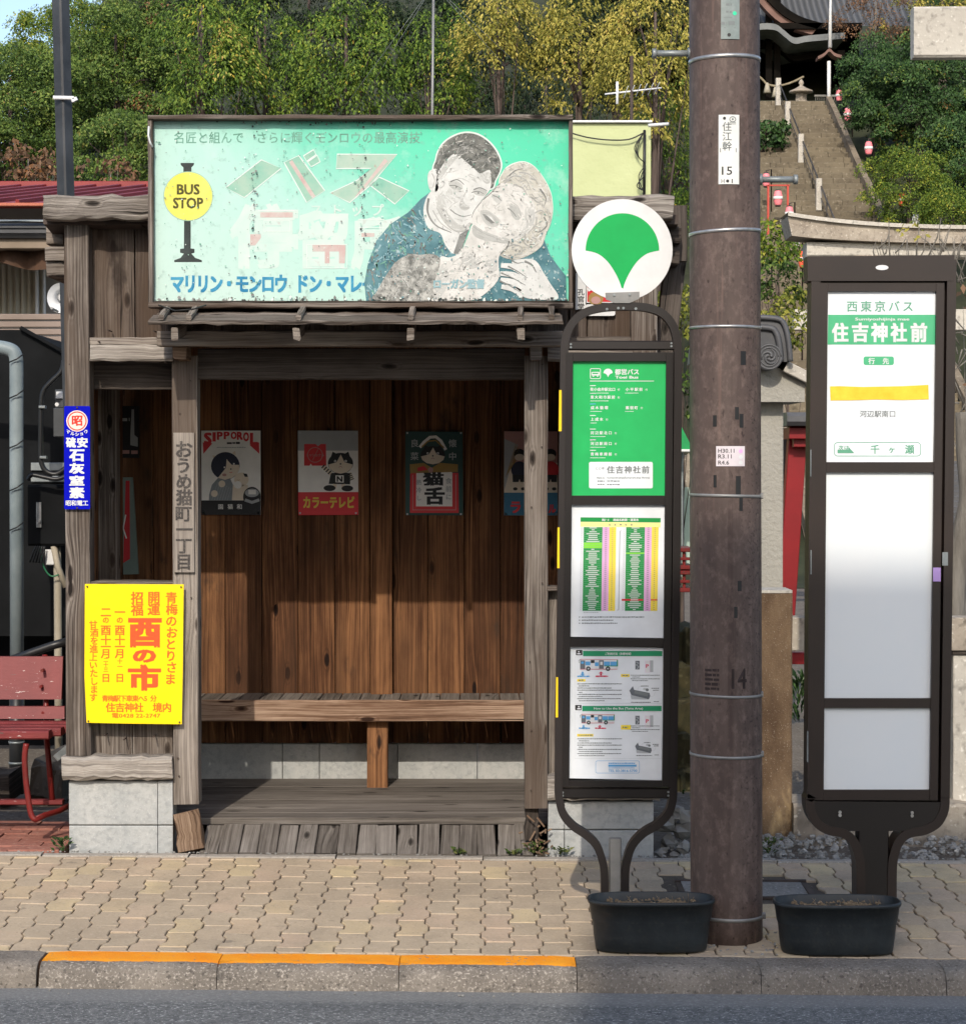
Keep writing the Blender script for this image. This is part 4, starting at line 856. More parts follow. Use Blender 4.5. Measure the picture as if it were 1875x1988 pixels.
A.disc(535, 585, 72, M['tcream'], 4, 68); A.poly([(450, 640), (440, 794), (590, 794), (600, 640)], M['tcream'], 4); A.poly([(552, 525), (590, 530), (600, 560), (570, 560)], M['tblack'], 5); A.disc(500, 640, 38, M['twhite'], 5); A.line([(490, 590), (505, 596), (520, 588)], 4, M['tgold'], 5)
A.disc(640, 760, 88, M['tblack'], 6, 100); A.disc(640, 720, 70, M['tgrey'], 7, 42); A.rect(605, 690, 680, 735, M['twhite'], 8); A.line([(570, 790), (640, 815), (712, 790)], 30, M['tgrey'], 7)
for c, x in (('園', 328), ('猫', 424), ('和', 516)): A.char(c, x, 858, 56, M['twhite'], 2, .01)
nails(A, 160, 918, 704, 918); A.build('printed_sheet', t)
def cathead(A, cx, cy, w_, h_, l):
    for s in (-1, 1): A.poly([(cx + s * w_ * .78, cy - h_ * .55), (cx + s * w_ * .62, cy - h_ * 1.12), (cx + s * w_ * .25, cy - h_ * .85)], M['tblack'], l)
    A.disc(cx, cy, w_, M['tblack'], l + 1, h_)
    A.poly([(cx + w_ * .02, cy - h_ * .85), (cx + w_ * .32, cy - h_ * .1), (cx + w_ * .97, cy + h_ * .12), (cx + w_ * .86, cy + h_ * .5), (cx + w_ * .5, cy + h_ * .85), (cx, cy + h_ * .98), (cx - w_ * .5, cy + h_ * .85), (cx - w_ * .86, cy + h_ * .5), (cx - w_ * .97, cy + h_ * .12), (cx - w_ * .32, cy - h_ * .1)], M['tcream'], l + 2)
    for s in (-1, 1): A.disc(cx + s * w_ * .42, cy - h_ * .22, w_ * .09, M['twhite'], l + 3, n=10); A.disc(cx + s * w_ * .42, cy - h_ * .22, w_ * .045, M['tblack'], l + 4, n=8)
    A.disc(cx, cy + h_ * .05, w_ * .07, M['tblack'], l + 3, n=8); A.line([(cx - w_ * .14, cy + h_ * .38), (cx, cy + h_ * .28), (cx + w_ * .14, cy + h_ * .38)], w_ * .05, M['tpink'], l + 3)
t, A = poster('tin cat poster with yellow lettering on a red strip under a waving cat', pa, (1098, 98, 1698, 940))
A.plate([(1098, 98), (1698, 100), (1702, 940), (1104, 943)], .006, M['twhite']); A.poly([(1098, 98), (1698, 100), (1698, 298), (1098, 298)], M['tgrey'], 1); A.poly([(1100, 712), (1702, 712), (1702, 940), (1104, 943)], M['tred'], 1)
A.poly([(1162, 232), (1275, 232), (1300, 255), (1325, 232), (1378, 232), (1382, 448), (1240, 448), (1228, 428), (1215, 448), (1160, 448)], M['tred'], 2); A.line([(1270 + 74 * math.cos(R(k * 15)), 340 + 74 * math.sin(R(k * 15))) for k in range(24)], 7, M['tpink'], 3, closed=True); A.row('ニャショナル', 1178, 1362, 342, 34, M['tpink'], 3, .02); A.line([(1300, 285), (1245, 395)], 5, M['tpink'], 3)
A.poly([(1428, 520), (1620, 520), (1620, 635), (1406, 630)], M['tblack'], 2); A.poly([(1474, 545), (1556, 545), (1556, 618), (1474, 614)], M['twhite'], 3); A.text('N', 1486, 553, 1544, 610, M['tblack'], 4, .04)
for a, b in (((1430, 530), (1345, 450)), ((1610, 520), (1640, 590))):
    A.line([a, b], 44, M['tcream'], 2, 36)
    for k in range(4): q = (k + .5) / 4; A.line([(a[0] + (b[0] - a[0]) * q, a[1] + (b[1] - a[1]) * q), (a[0] + (b[0] - a[0]) * (q + .11), a[1] + (b[1] - a[1]) * (q + .11))], 44, M['tblack'], 3)
A.line([(1470, 632), (1460, 670)], 36, M['tcream'], 2); A.line([(1550, 632), (1556, 670)], 36, M['tcream'], 2)
A.disc(1415, 672, 60, M['tblack'], 3, 30); A.disc(1592, 675, 58, M['tblack'], 3, 30); cathead(A, 1524, 425, 126, 105, 4)
A.row('カラーテレビ', 1145, 1668, 815, 128, M['tyellow'], 2, .05, .66); nails(A, 1120, 122, 1678, 922); A.build('printed_sheet', t)
t, A = poster('dark green tin cat poster with bold black lettering on a white apron', pb, (295, 105, 870, 945))
A.plate([(295, 105), (868, 110), (872, 945), (298, 942)], .006, M['tteal'])
A.poly([(345, 520), (825, 520), (828, 920), (342, 920)], M['tred'], 1); A.line([(370, 540), (370, 890), (800, 890), (800, 540)], 9, M['tpink'], 3); A.poly([(405, 520), (440, 495), (740, 495), (765, 520), (765, 855), (402, 855)], M['twhite'], 2)
A.poly([(340, 435), (480, 420), (560, 470), (640, 420), (820, 435), (820, 510), (345, 525)], M['tgold'], 3); A.poly([(415, 470), (480, 450), (520, 490), (420, 505)], M['tred'], 4); A.disc(548, 490, 26, M['tpink'], 5)
cathead(A, 570, 345, 122, 92, 3); A.line([(440, 265), (480, 215), (540, 165), (600, 160), (650, 200), (700, 290)], 30, M['twhite'], 8); A.line([(460, 262), (520, 205), (600, 195), (680, 270)], 14, M['tgold'], 9)
A.text('猫', 470, 510, 680, 650, M['tblack'], 4, .05); A.text('舌', 486, 660, 690, 842, M['tblack'], 4, .05)
A.col('懐中', 768, 160, 418, M['palegrey'], 2, .015, 84); A.col('良菜', 388, 160, 418, M['palegrey'], 2, .015, 84); A.col('食前に', 728, 560, 800, M['tgrey'], 4, .015, 62); A.col('熱冷し', 430, 575, 810, M['tgrey'], 4, .015, 56)
nails(A, 316, 122, 850, 932); A.build('printed_sheet', t)
t, A = poster('tin poster with a pink sky and blue foot, partly hidden by the right post', pb, (1280, 105, 1815, 945))
A.plate([(1283, 105), (1815, 108), (1815, 945), (1280, 945)], .006, M['tcream']); A.rect(1284, 106, 1814, 420, M['tpink'], 1); A.rect(1281, 718, 1814, 944, M['tblue'], 1); A.poly([(1284, 180), (1420, 240), (1330, 520), (1284, 690)], M['tgrey'], 2)
for k in range(7): A.line([(1300 + k * 12, 560 - k * 20), (1400 + k * 8, 230 + k * 14)], 5, M['tgold'], 3)
for cx, c in ((1435, 'tnavy'), (1745, 'tred')):
    A.disc(cx, 330, 58, M['tblack'], 3, 50); A.disc(cx, 365, 48, M['tcream'], 4, 34); A.disc(cx, 490, 84, M[c], 3, 84); A.poly([(cx - 70, 540), (cx + 66, 540), (cx + 62, 612), (cx + 10, 612), (cx, 580), (cx - 10, 612), (cx - 68, 612)], M['tblack'], 4)
    for s in (-42, 36): A.line([(cx + s, 612), (cx + s, 668)], 30, M['tcream'], 4); A.disc(cx + s, 680, 22, M['tblack'], 5, 16)
A.text('ラ', 1345, 805, 1448, 925, M['tred'], 2, .05); A.text('ル', 1722, 835, 1800, 925, M['tred'], 2, .05); nails(A, 1298, 930, 1800, 930); A.build('printed_sheet', t)
# two dim prints inside the left opening
ci = cmap(260, 800, .4525)
t = thing('wall_print', 'small dark print with grey lettering inside the left opening', 'print', (X(208, 10.2), 10.2, Z(895, 10.2))); A = Art(ci, 10.2)
A.plate([(128, 620), (242, 620), (242, 925), (128, 925)], .02, M['tblack']); A.poly([(200, 640), (214, 640), (216, 790), (236, 806), (236, 860), (192, 850), (192, 800)], M['tgrey'], 1); A.dash(132, 188, 700, 26, M['tgrey'], 1); A.dash(134, 236, 892, 26, M['tpink'], 1); A.build('printed_sheet', t)
t = thing('wall_print', 'narrow pale green and red print leaning low inside the left opening', 'print', (X(212, 10.2), 10.2, Z(1120, 10.2))); A = Art(ci, 10.2)
M['tmint'] = flat('poster_grey_mint', (.2, .27, .24)); A.plate([(135, 1040), (205, 1040), (240, 1610), (140, 1612)], .02, M['tmint']); A.poly([(165, 1060), (188, 1060), (190, 1520), (150, 1545)], M['tred'], 1); A.line([(165, 1260), (150, 1340), (170, 1400)], 8, M['twhite'], 2); A.build('printed_sheet', t)
# notices on the shelter's right end
cr = cmap(1450, 500, .4525)
t = thing('wall_notice', 'white strip with black vertical lettering beside the billboard corner', 'notice', (X(1128, 8.94), 8.94, Z(602, 8.94))); A = Art(cr, 8.945)
A.plate([(182, 500), (243, 500), (240, 715), (180, 715)], .006, M['white']); A.col('  孔官堂', 213, 440 + 66, 718, M['ink'], 1, .03, 40); A.build('printed_sheet', t)
t = thing('wall_notice', 'red and white pictorial notice half hidden behind the round ginkgo disc', 'notice', (X(1158, 8.94), 8.94, Z(588, 8.94))); A = Art(cr, 8.944)
A.plate([(245, 480), (420, 480), (420, 675), (245, 675)], .006, M['white']); A.rect(250, 488, 415, 670, M['red'], 1); A.disc(300, 650, 44, M['tgold'], 2, 40); A.line([(252, 600), (330, 560)], 22, M['white'], 2); A.disc(300, 660, 28, M['tpink'], 3, 22); A.build('printed_sheet', t)
t = thing('wall_notice', 'white enamel strip with rounded end under the red notice', 'notice', (X(1168, 8.94), 8.94, Z(612, 8.94))); A = Art(cr, 8.943)
A.plate(rrect(238, 684, 414, 752, 14), .006, M['white']); A.build('printed_sheet', t)

# ------------------------------------------------------------------ left bus stop post
YS = 7.78
L1 = thing('bus_stop_sign', 'tall bus stop post with round green ginkgo disc and three notice panels', 'bus stop sign', (X(1195, YS), YS, gz(.48, YS)))
def pathpx(pts, Y): return [P(u, v, Y) for u, v in pts]
def smooth(pts, n=6):
    o = []
    for i in range(len(pts) - 1):
        p0, p1, p2, p3 = pts[max(i - 1, 0)], pts[i], pts[i + 1], pts[min(i + 2, len(pts) - 1)]
        for s in range(n):
            t = s / n; o.append(tuple(.5 * (2 * p1[d] + (p2[d] - p0[d]) * t + (2 * p0[d] - 5 * p1[d] + 4 * p2[d] - p3[d]) * t * t + (3 * p1[d] - p0[d] - 3 * p2[d] + p3[d]) * t ** 3) for d in (0, 1)))
    return o + [pts[-1]]
arch = smooth([(1094, 760), (1095, 690), (1097, 660), (1107, 633), (1128, 611), (1160, 599), (1206, 595), (1252, 597), (1284, 608), (1304, 630), (1313, 660), (1315, 690), (1315, 760)])
left = [(1094, 762), (1090, 1100), (1085, 1400), (1084, 1520)]; right = [(1315, 762), (1312, 1100), (1307, 1400), (1306, 1520)]
legl = smooth([(1084, 1521), (1085, 1550), (1093, 1580), (1112, 1603), (1137, 1620), (1157, 1640), (1168, 1668), (1173, 1700), (1173, 1790)])
legr = smooth([(1306, 1521), (1305, 1550), (1297, 1577), (1276, 1600), (1248, 1617), (1227, 1640), (1217, 1668), (1213, 1700), (1213, 1790)])
mb = MB(); mb.tube(pathpx(legl[::-1] + left[::-1] + arch[1:-1] + right + legr, YS), .01, sect=(.028, .05)); mb.build('tube_frame', M['frameb'], L1)
mb = MB(); px(mb, 1104, 1309, 661, 679, YS - .02, YS + .02); mb.build('cross_bar', M['frameb'], L1)
mb = MB(); px(mb, 1088, 1303, 1531, 1551, YS - .02, YS + .02); mb.build('cross_bar', M['frameb2'], L1)
mb = MB(); px(mb, 1183, 1206, 1629, 1800, YS - .016, YS + .016, 'z'); mb.build('stem', M['greymetal'], L1)
# case: four rails round three panels, leaning like the post
mb = MB(); yc = YS - .03
def leanu(u, v): return u - (v - 700) * .0088
def rail(mb, u0, u1, v0, v1, y0=None, y1=None):
    y0, y1 = y0 or yc, y1 or YS + .03
    q = [P(leanu(u0, v0), v0, y0), P(leanu(u1, v0), v0, y0), P(leanu(u1, v1), v1, y0), P(leanu(u0, v1), v1, y0)]; mb.prism(q, (0, y1 - y0, 0))
rail(mb, 1099, 1112, 684, 1528); rail(mb, 1293, 1307, 684, 1528)
for a, b in ((684, 701), (962, 980), (1240, 1256), (1516, 1528)): rail(mb, 1112.3, 1292.7, a, b, yc + .003)
mb.build('case', M['frameb2'], L1)
mb = MB(); rail(mb, 1100, 1306, 686, 1526, YS + .004, YS + .026); mb.build('case_back', M['frameb2'], L1)
lp = lambda mp: mp
A = Art(cr, YS - .012); A.plate([(158, 1010), (728, 1010), (716, 1812), (148, 1812)], .004, M['green2'])
A.frame(268, 1063, 327, 1122, 4, M['white'], 1, 6); A.poly(rrect(274, 1082, 322, 1104, 5), M['white'], 1); A.rect(280, 1087, 314, 1094, M['green2'], 2); A.disc(285, 1106, 5, M['white'], 1); A.disc(310, 1106, 5, M['white'], 1)
def ginkgo(A, cx, ty, w_, mat, l):                               # fan leaf: round top, two hollow lower edges meeting in a point
    r = w_ / 2; cy = ty + r; top = [(cx + r * math.cos(R(a)), cy + r * math.sin(R(a))) for a in range(180, 361, 8)]
    rr = [(cx + r, cy + r * .02)]; tip = (cx + r * .02, ty + r * 2.05)
    ar = [(cx + r - r * .98 * math.sin(R(a)), cy + r * 1.03 - r * 1.03 * math.cos(R(a)) + 0) for a in range(0, 86, 8)]
    al = [(2 * cx - x, y) for x, y in ar[::-1]]
    A.poly(top + ar[1:] + al[:-1], mat, l)
ginkgo(A, 372, 1063, 54, M['white'], 1)
A.row('都営バス', 412, 556, 1082, 36, M['white'], 1, .03); A.text('Toei Bus', 413, 1105, 550, 1122, M['white'], 1, .03); A.rect(265, 1134, 642, 1138, M['white'], 1)
for y, t_, x1, t2, x2 in ((1185, '花小金井駅北口', 415, '小平駅前', 578), (1231, '東大和市駅前', 415, None, 0), (1293, '成木循環', 375, '裏宿町', 550), (1361, '上成木', 345, None, 0), (1441, '河辺駅北口', 397, None, 0), (1504, '河辺駅南口', 397, None, 0), (1566, '青梅車庫前', 397, None, 0)):
    A.row(t_, 266, x1, y, 21, M['white'], 1, .03); A.dash(268, x1 - 40, y + 22, 4, M['white'], 1, .2); A.dash(266, 300, y - 22, 6, M['white'] if y not in (1293, 1504) else M['lblue'] if y == 1293 else M['pinkc'], 1, .1)
    if y != 1293: A.char('行', x1 + 20, y + 2, 14, M['white'], 1, .02)
    if t2: A.row(t2, 472, x2, y, 21, M['white'], 1, .03); A.dash(472, x2 - 28, y + 22, 4, M['white'], 1, .2); A.char('行', x2 + 20, y + 2, 14, M['white'], 1, .02)
A.poly(rrect(260, 1612, 635, 1768, 10), M['paper'], 1); A.row('ここは', 296, 350, 1648, 19, M['greyink'], 2, .02); A.row('住吉神社前', 362, 618, 1658, 46, M['greyink'], 2, .03); A.text('Here is', 306, 1700, 350, 1711, M['greyink'], 2, .02); A.text('Sumiyoshi-Jinja(Sumiyoshi-Jinja Shrine)', 366, 1700, 616, 1713, M['greyink'], 2, .02)
for y in (1725, 1745): A.dash(310, 350, y, 8, M['greyink'], 2); A.dash(366, 440, y, 8, M['greyink'], 2)
A.build('route_panel', L1)
ct = cmap(1480, 1330, .19619); A = Art(ct, YS - .012); A.plate([(210, 55), (1484, 72), (1464, 1878), (186, 1862)], .004, M['paper'])
A.poly([(332, 240), (1418, 250), (1417, 310), (331, 300)], M['dkgreen'], 1); A.row('梅70 路線系統図・運賃表', 620, 1120, 275, 38, M['white'], 2, .03); A.poly([(331, 302), (1417, 312), (1416, 376), (330, 368)], M['yellowp'], 1); A.row('住吉神社前', 690, 1060, 340, 30, M['greyink'], 2, .03)
for (x0, dx_) in ((330, 0), (905, 575)):
    cols = [(x0, x0 + 44, 'paper'), (x0 + 46, x0 + 300, 'dkgreen'), (x0 + 302, x0 + 392, 'pinkc'), (x0 + 394, x0 + 486, 'yellowc')]
    for a, b, mt in cols: A.poly([(a, 374), (b, 374), (b - 18, 1512), (a - 18, 1512)], M[mt], 1)
    for k in range(43):
        y = 384 + k * 26.4; sh = -18 * (y - 374) / 1138; c_ = x0 + 172 + sh; hw = random.choice((20, 40, 50, 55, 60, 70, 90))
        A.rect(c_ - hw, y - 5, c_ + hw, y + 5, M['white'], 2); A.rect(x0 + 335 + sh, y - 4, x0 + 362 + sh, y + 4, M['greyink'], 2); A.rect(x0 + 430 + sh, y - 4, x0 + 446 + sh, y + 4, M['greyink'], 2); A.rect(x0 + 12 + sh, y - 3, x0 + 30 + sh, y + 3, M['palegrey'], 2)
        A.rect(x0 + sh, y + 12, x0 + 486 + sh, y + 14, M['palegrey'], 2)
        if x0 == 330 and k in (8, 9, 10): A.rect(x0 + 48 + sh, y - 12, x0 + 298 + sh, y + 11, M['limegreen'], 3)
        if x0 == 905 and k == 13: A.rect(x0 + 48 + sh, y - 8, x0 + 298 + sh, y + 8, M['limegreen'], 3)
        if x0 == 905 and k == 37: A.rect(x0 + sh, y - 12, x0 + 290 + sh, y + 12, M['red'], 3); A.rect(x0 + 394 + sh, y - 10, x0 + 486 + sh, y + 10, M['orange2'], 3); A.rect(c_ - 50, y - 5, c_ + 50, y + 5, M['white'], 4)
A.line([(885, 424), (866, 424), (848, 1500), (825, 1500)], 8, M['greyink'], 2); A.dash(372, 580, 1532, 12, M['palegrey'])
for y, x1 in ((1594, 1195), (1637, 775), (1678, 830)): A.disc(318, y, 9, M['greyink'], 1, n=8); A.dash(346, x1, y, 16, M['greyink'], 2, .25)
A.build('timetable_panel', L1)
ch = cmap(1480, 1700, .20118); A = Art(ch, YS - .012); A.plate([(182, 95), (1422, 125), (1398, 1876), (158, 1850)], .004, M['paper']); M['band3'] = flat('band_green', S(30, 140, 95)); M['hair'] = flat('hairline_grey', (.5, .53, .54)); M['pinkline'] = flat('red_line_print', S(205, 70, 95)); M['rdgrey'] = flat('reader_grey', (.13, .145, .16))
for yb_, jp, bx0, bs in ((160, True, 318, 1.0), (888, False, 335, .88)):
    A.rect(355 if jp else 345, yb_ + 4, 1405 if jp else 1395, yb_ + 74, M['band3'], 1); A.poly(rrect(262 if jp else 252, yb_ - 8, 348 if jp else 336, yb_ + 62, 8), M['ink'], 1); A.rect(280, yb_ + 34, 326, yb_ + 50, M['paper'], 2); A.disc(300, yb_ + 16, 10, M['paper'], 2, n=10)
    if jp: A.row('ご利用方法（多摩地域）', 645, 1015, yb_ + 42, 36, M['white'], 2, .02)
    else: A.text('How to Use the Bus (Tama Area)', 500, yb_ + 22, 1148, yb_ + 62, M['white'], 2, .02)
    A.frame(248, yb_ + 84, 1402 if jp else 1392, yb_ + 700, 3, M['hair'], 1)
    f = lambda x, y: (bx0 + x * bs, yb_ + 115 + y * bs)
    def rr_(x0, y0, x1, y1, m_, l): A.poly([f(x0, y0), f(x1, y0), f(x1, y1), f(x0, y1)], M[m_], l)
    rr_(0, 0, 500, 138, 'white', 1); rr_(0, 14, 66, 130, 'rdgrey', 2); rr_(70, 30, 135, 80, 'lblue', 2); rr_(140, 10, 190, 50, 'ink', 2); rr_(195, 40, 245, 90, 'lblue', 2); rr_(250, 12, 312, 125, 'rdgrey', 2); rr_(264, 32, 298, 75, 'white', 3); rr_(316, 30, 395, 84, 'lblue', 2); rr_(400, 30, 484, 84, 'lblue', 2); rr_(486, 4, 500, 90, 'band3', 2); rr_(316, 84, 500, 94, 'band3', 2); rr_(12, 30, 50, 60, 'lblue', 3); rr_(0, 128, 490, 134, 'pinkline', 3)
    A.line([f(-14, 50), f(-18, 14), f(10, 4)], 7, M['greyink'], 3); A.line([f(0, -2), f(500, 6)], 5, M['pinkline'], 3)
    for cx in (108, 368): A.disc(*f(cx, 124), 30 * bs, M['ink'], 4); A.disc(*f(cx, 124), 13 * bs, M['palegrey'], 5)
    for cx, m_, up in ((32, 'lblue', False), (275, 'pinkline', True)):
        y0 = 190; d = -1 if up else 1
        A.poly([f(cx - 30, y0 + 4 * d), f(cx + 30, y0 + 4 * d), f(cx, y0 + 30 * d)], M[m_], 2); rr_(cx - 13, y0 - 26 if not up else y0 - 2, cx + 13, y0 + 4 if not up else y0 + 24, m_, 2)
        A.dash(f(cx - 70, 0)[0], f(cx + 95, 0)[0], yb_ + (340 if jp else 300), 22, M[m_], 2, .15)
    A.poly(rrect(278, yb_ + 376, 388 if jp else 492, yb_ + 410, 5), M['yellowc'], 1); A.dash(300, 366 if jp else 480, yb_ + 392, 18, M['greyink'], 2)
    A.poly(rrect(858, yb_ + 312 if jp else yb_ + 258, 972 if jp else 990, yb_ + 348 if jp else yb_ + 318, 5), M['yellowc'], 1); A.dash(880, 950, yb_ + 330 if jp else yb_ + 288, 20, M['greyink'], 2)
    for k, wd in enumerate((870, 440, 735, 870, 350, 868, 610, 860, 640)): A.dash(280 if k in (0, 2, 3, 5, 7) else 300, wd, yb_ + 440 + k * 28, 13, M['greyink'], 2, .2)
    for k, wd in enumerate((1370, 1110, 1370, 1215)): A.dash(985 if k % 2 == 0 else 1005, wd, yb_ + (326 if jp else 270) + k * 24, 11, M['greyink'], 2, .2)
    A.rect(1048, yb_ + 135, 1105, yb_ + 250, M['rdgrey'], 1); A.line([(1058, yb_ + 150), (1095, yb_ + 165), (1058, yb_ + 190), (1095, yb_ + 215), (1070, yb_ + 240)], 12, M['palegrey'], 2); A.rect(1180, yb_ + 135, 1240, yb_ + 290, M['white'], 1); A.frame(1180, yb_ + 135, 1240, yb_ + 290, 3, M['pinkc'], 2); A.rect(1242, yb_ + 130, 1284, yb_ + 285, M['palegrey'], 1); A.text('P', 1188, yb_ + 180, 1226, yb_ + 230, M['pinkline'], 2, .03)
    ox, oy, sc = (970, yb_ + 470, 1) if jp else (1045, yb_ + 490, .8); g_ = lambda x, y: (ox + x * sc, oy + y * sc)
    A.poly([g_(0, 60), g_(45, 0), g_(62, 50), g_(265, 90), g_(275, 130), g_(258, 175), g_(25, 120)], M['rdgrey'], 1); A.poly([g_(15, 120), g_(258, 175), g_(245, 178), g_(25, 175)], M['palegrey'], 1); A.poly([g_(70, 60), g_(250, 95), g_(240, 140), g_(60, 95)], M['greyink'], 2); A.disc(*g_(235, 50), 20 * sc, M['greyink'], 2); A.disc(*g_(205, 40), 26 * sc, M['hair'], 1, 16)
    A.line([g_(110, 40), g_(125, 10), g_(180, 0)], 3, M['hair'], 1); A.line([g_(275, 140), g_(320, 130), g_(340, 80)], 3, M['hair'], 1)
    for (x0, x1, y) in ((150, 250, 0), (290, 390, 30), (310, 390, 55), (20, 280, 215), (320, 390, 205)): A.dash(*[g_(x, 0)[0] for x in (x0, x1)], g_(0, y)[1], 13, M['greyink'], 2, .2)
A.frame(524, 1620, 1102, 1782, 5, M['lblue'], 1, 22); A.rect(690, 1670, 1064, 1698, M['lblue'], 1); A.dash(692, 1044, 1652, 18, M['lblue'], 1, .1); A.dash(692, 1040, 1714, 12, M['lblue'], 1, .2); A.text('TEL 03-3816-5700', 692, 1734, 1072, 1768, M['lblue'], 1, .02)
A.build('guide_panel', L1)
mb = MB()
for (u0, u1, v0, v1) in ((1081.5, 1087, 757, 837), (1078.5, 1083, 1024, 1103), (1075.5, 1080, 1315, 1393)):
    q = [P(u0 + 4, v0, YS - .0255), P(u1 + 3, v0, YS - .0255), P(u1 + 3, v1, YS - .0255), P(u0 + 3, v1, YS - .0255)]; mb.prism(q, (0, .02, 0))
mb.build_each('reflector', M['reflect'], L1)
A = Art(ident, YS - .024); dc = (1207.5, 484.5); A.mb.prism([A.pt((dc[0] + 98 * math.cos(R(k * 6)), dc[1] + 98.5 * math.sin(R(k * 6))), 0) for k in range(60)], (0, .012, 0), M['white'])
top = [(1208 + 71.5 * math.cos(R(a)), 486 + 72.5 * math.sin(R(a))) for a in range(180, 361, 5)]
rt_ = smooth([(1278.5, 486), (1256, 492), (1237, 507), (1222, 529), (1213, 548), (1209.5, 560)], 4); A.poly(top + rt_[1:] + [(2 * 1208 - x, y) for x, y in rt_[::-1]][1:-1], M['green'], 1)
A.build('disc', L1)
mb = MB(); q = [P(u, v, YS - .03) for u, v in ((1175, 568), (1241, 566), (1241, 579), (1222, 588), (1193, 588), (1176, 581))]; mb.prism(q, (0, .005, 0)); mb.build('bracket', M['greymetal'], L1)
mb = MB()
for u, v in ((1192, 572), (1222, 571), (1178, 600), (1200, 598), (1210, 598), (1234, 599)): q = P(u, v, YS - .0305 if v < 590 else YS - .025); mb.tube([q, q + Vector((0, -.004, 0))], .005, 8)
for u, v in ((1108, 668), (1108, 674), (1303, 666), (1303, 672), (1092, 1539), (1092, 1545), (1297, 1538), (1297, 1545)): q = P(u, v, YS - .02); mb.tube([q, q + Vector((0, -.003, 0))], .004, 8)
mb.build_each('screw', M['galv'], L1)

# ------------------------------------------------------------------ right bus stop post
YR = 7.72
L2 = thing('bus_stop_sign', 'dark brown boxed bus stop post with white and green name panel over two blank panels', 'bus stop sign', (X(1696, YR), YR, gz(1.4, YR)))
M['brownm'] = vary('brown_painted_steel', S(28, 19, 16), S(40, 28, 23), 4, .4, spec=.5)
def quadp(mb, pts, y0, y1): mb.prism([P(u, v, y0) for u, v in pts], (0, y1 - y0, 0))
mb = MB(); bl = smooth([(1562, 1545), (1564, 1570), (1576, 1594), (1598, 1608), (1626, 1614), (1645, 1628), (1656, 1655), (1660, 1690), (1660, 1790)]); brt = smooth([(1839, 1545), (1837, 1570), (1824, 1594), (1800, 1608), (1770, 1614), (1752, 1628), (1741, 1655), (1737, 1690), (1737, 1790)])
fr = [(1577, 506), (1572, 1000), (1569, 1546)]; mb.tube(pathpx([(u + 6, v) for u, v in bl[::-1]] + [(u + 3, v) for u, v in fr[::-1]], YR), .01, sect=(.032, .10))
mb.tube(pathpx([(1842, 506), (1836, 1000), (1829, 1546)] + [(u - 10, v) for u, v in brt], YR), .01, sect=(.032, .10)); mb.build('tube_frame', M['brownm'], L2)
mb = MB(); quadp(mb, [(1567, 497), (1853, 495), (1850, 545), (1568, 545)], YR - .052, YR + .05); mb.build('head_box', M['brownm'], L2)
mb = MB(); quadp(mb, [(1588, 546), (1834, 546), (1822, 1556), (1578, 1556)], YR - .01, YR + .045); mb.build('back_plate', M['brownm'], L2)
mb = MB()
def dr(u0, u1, v0, v1, y0=YR - .046, y1=YR - .012): lu = lambda u, v: u - (v - 560) * (.0085 if u < 1700 else .0128); quadp(mb, [(lu(u0, v0), v0), (lu(u1, v0), v0), (lu(u1, v1), v1), (lu(u0, v1), v1)], y0, y1)
dr(1590, 1607, 549, 1554); dr(1817.5, 1833, 549, 1554)
for a, b in ((549, 565), (897, 917), (1356, 1375), (1534, 1554)): dr(1607.3, 1817.2, a, b, YR - .043)
mb.build('door_frame', M['brownm'], L2)
cq = cmap(1980, 700, .3522); A = Art(cq, YR - .03); A.plate([(636, 196), (1456, 196), (1428, 1512), (618, 1512)], .004, M['paper'])
A.row('西東京バス', 765, 1292, 326, 88, M['greentext'], 2, .012); A.poly([(636, 390), (1449, 390), (1445, 616), (632, 616)], M['green3'], 1); A.text('Sumiyoshijinja mae', 840, 412, 1250, 440, M['white'], 2, .02)
for c, x in zip('住吉神社前', (727, 878, 1023, 1170, 1322)): A.text(c, x - 63, 448, x + 63, 600, M['white'], 2, .045)
A.poly(rrect(904, 706, 1133, 771, 16), M['green3'], 1); A.char('行', 965, 740, 50, M['white'], 2, .03); A.char('先', 1072, 740, 50, M['white'], 2, .03)
A.row('河辺駅南口', 874, 1150, 1140, 54, M['greyink'], 2, .012); A.line(rrect(683, 1357, 1335, 1459, 24), 5, M['greentext'], 1, closed=True); A.row('次は', 712, 796, 1396, 40, M['greentext'], 2, .02); A.poly([(707, 1412), (790, 1412), (790, 1390), (834, 1437), (707, 1437)], M['greentext'], 2)
for c, x, s_ in (('千', 990, 72), ('ヶ', 1118, 58), ('瀬', 1252, 72)): A.char(c, x, 1408, s_, M['greentext'], 2, .02)
A.poly([(650, 932), (720, 930), (900, 936), (1200, 930), (1394, 920), (1397, 1030), (1200, 1036), (1000, 1032), (800, 1038), (654, 1039)], M['tape'], 3)
A.build('name_panel', L2)
A = Art(ident, YR - .03); A.plate([(1603, 912), (1813, 912), (1808, 1360), (1597, 1360)], .004, M['acryl']); A.build('blank_panel', L2)
A = Art(ident, YR - .03); A.plate([(1598, 1370), (1806, 1370), (1803, 1538), (1596, 1538)], .004, M['acryl']); A.build('blank_panel', L2)
mb = MB(); quadp(mb, [(1580, 1556), (1826, 1558), (1822, 1582), (1806, 1604), (1780, 1614), (1622, 1614), (1596, 1602), (1583, 1580)], YR - .046, YR - .01); mb.build('foot_plate', M['frameb2'], L2)
mb = MB(); px(mb, 1666, 1725, 1612, 1800, YR - .045, YR + .03, 'z'); mb.build('stem', M['frameb2'], L2)
mb = MB()
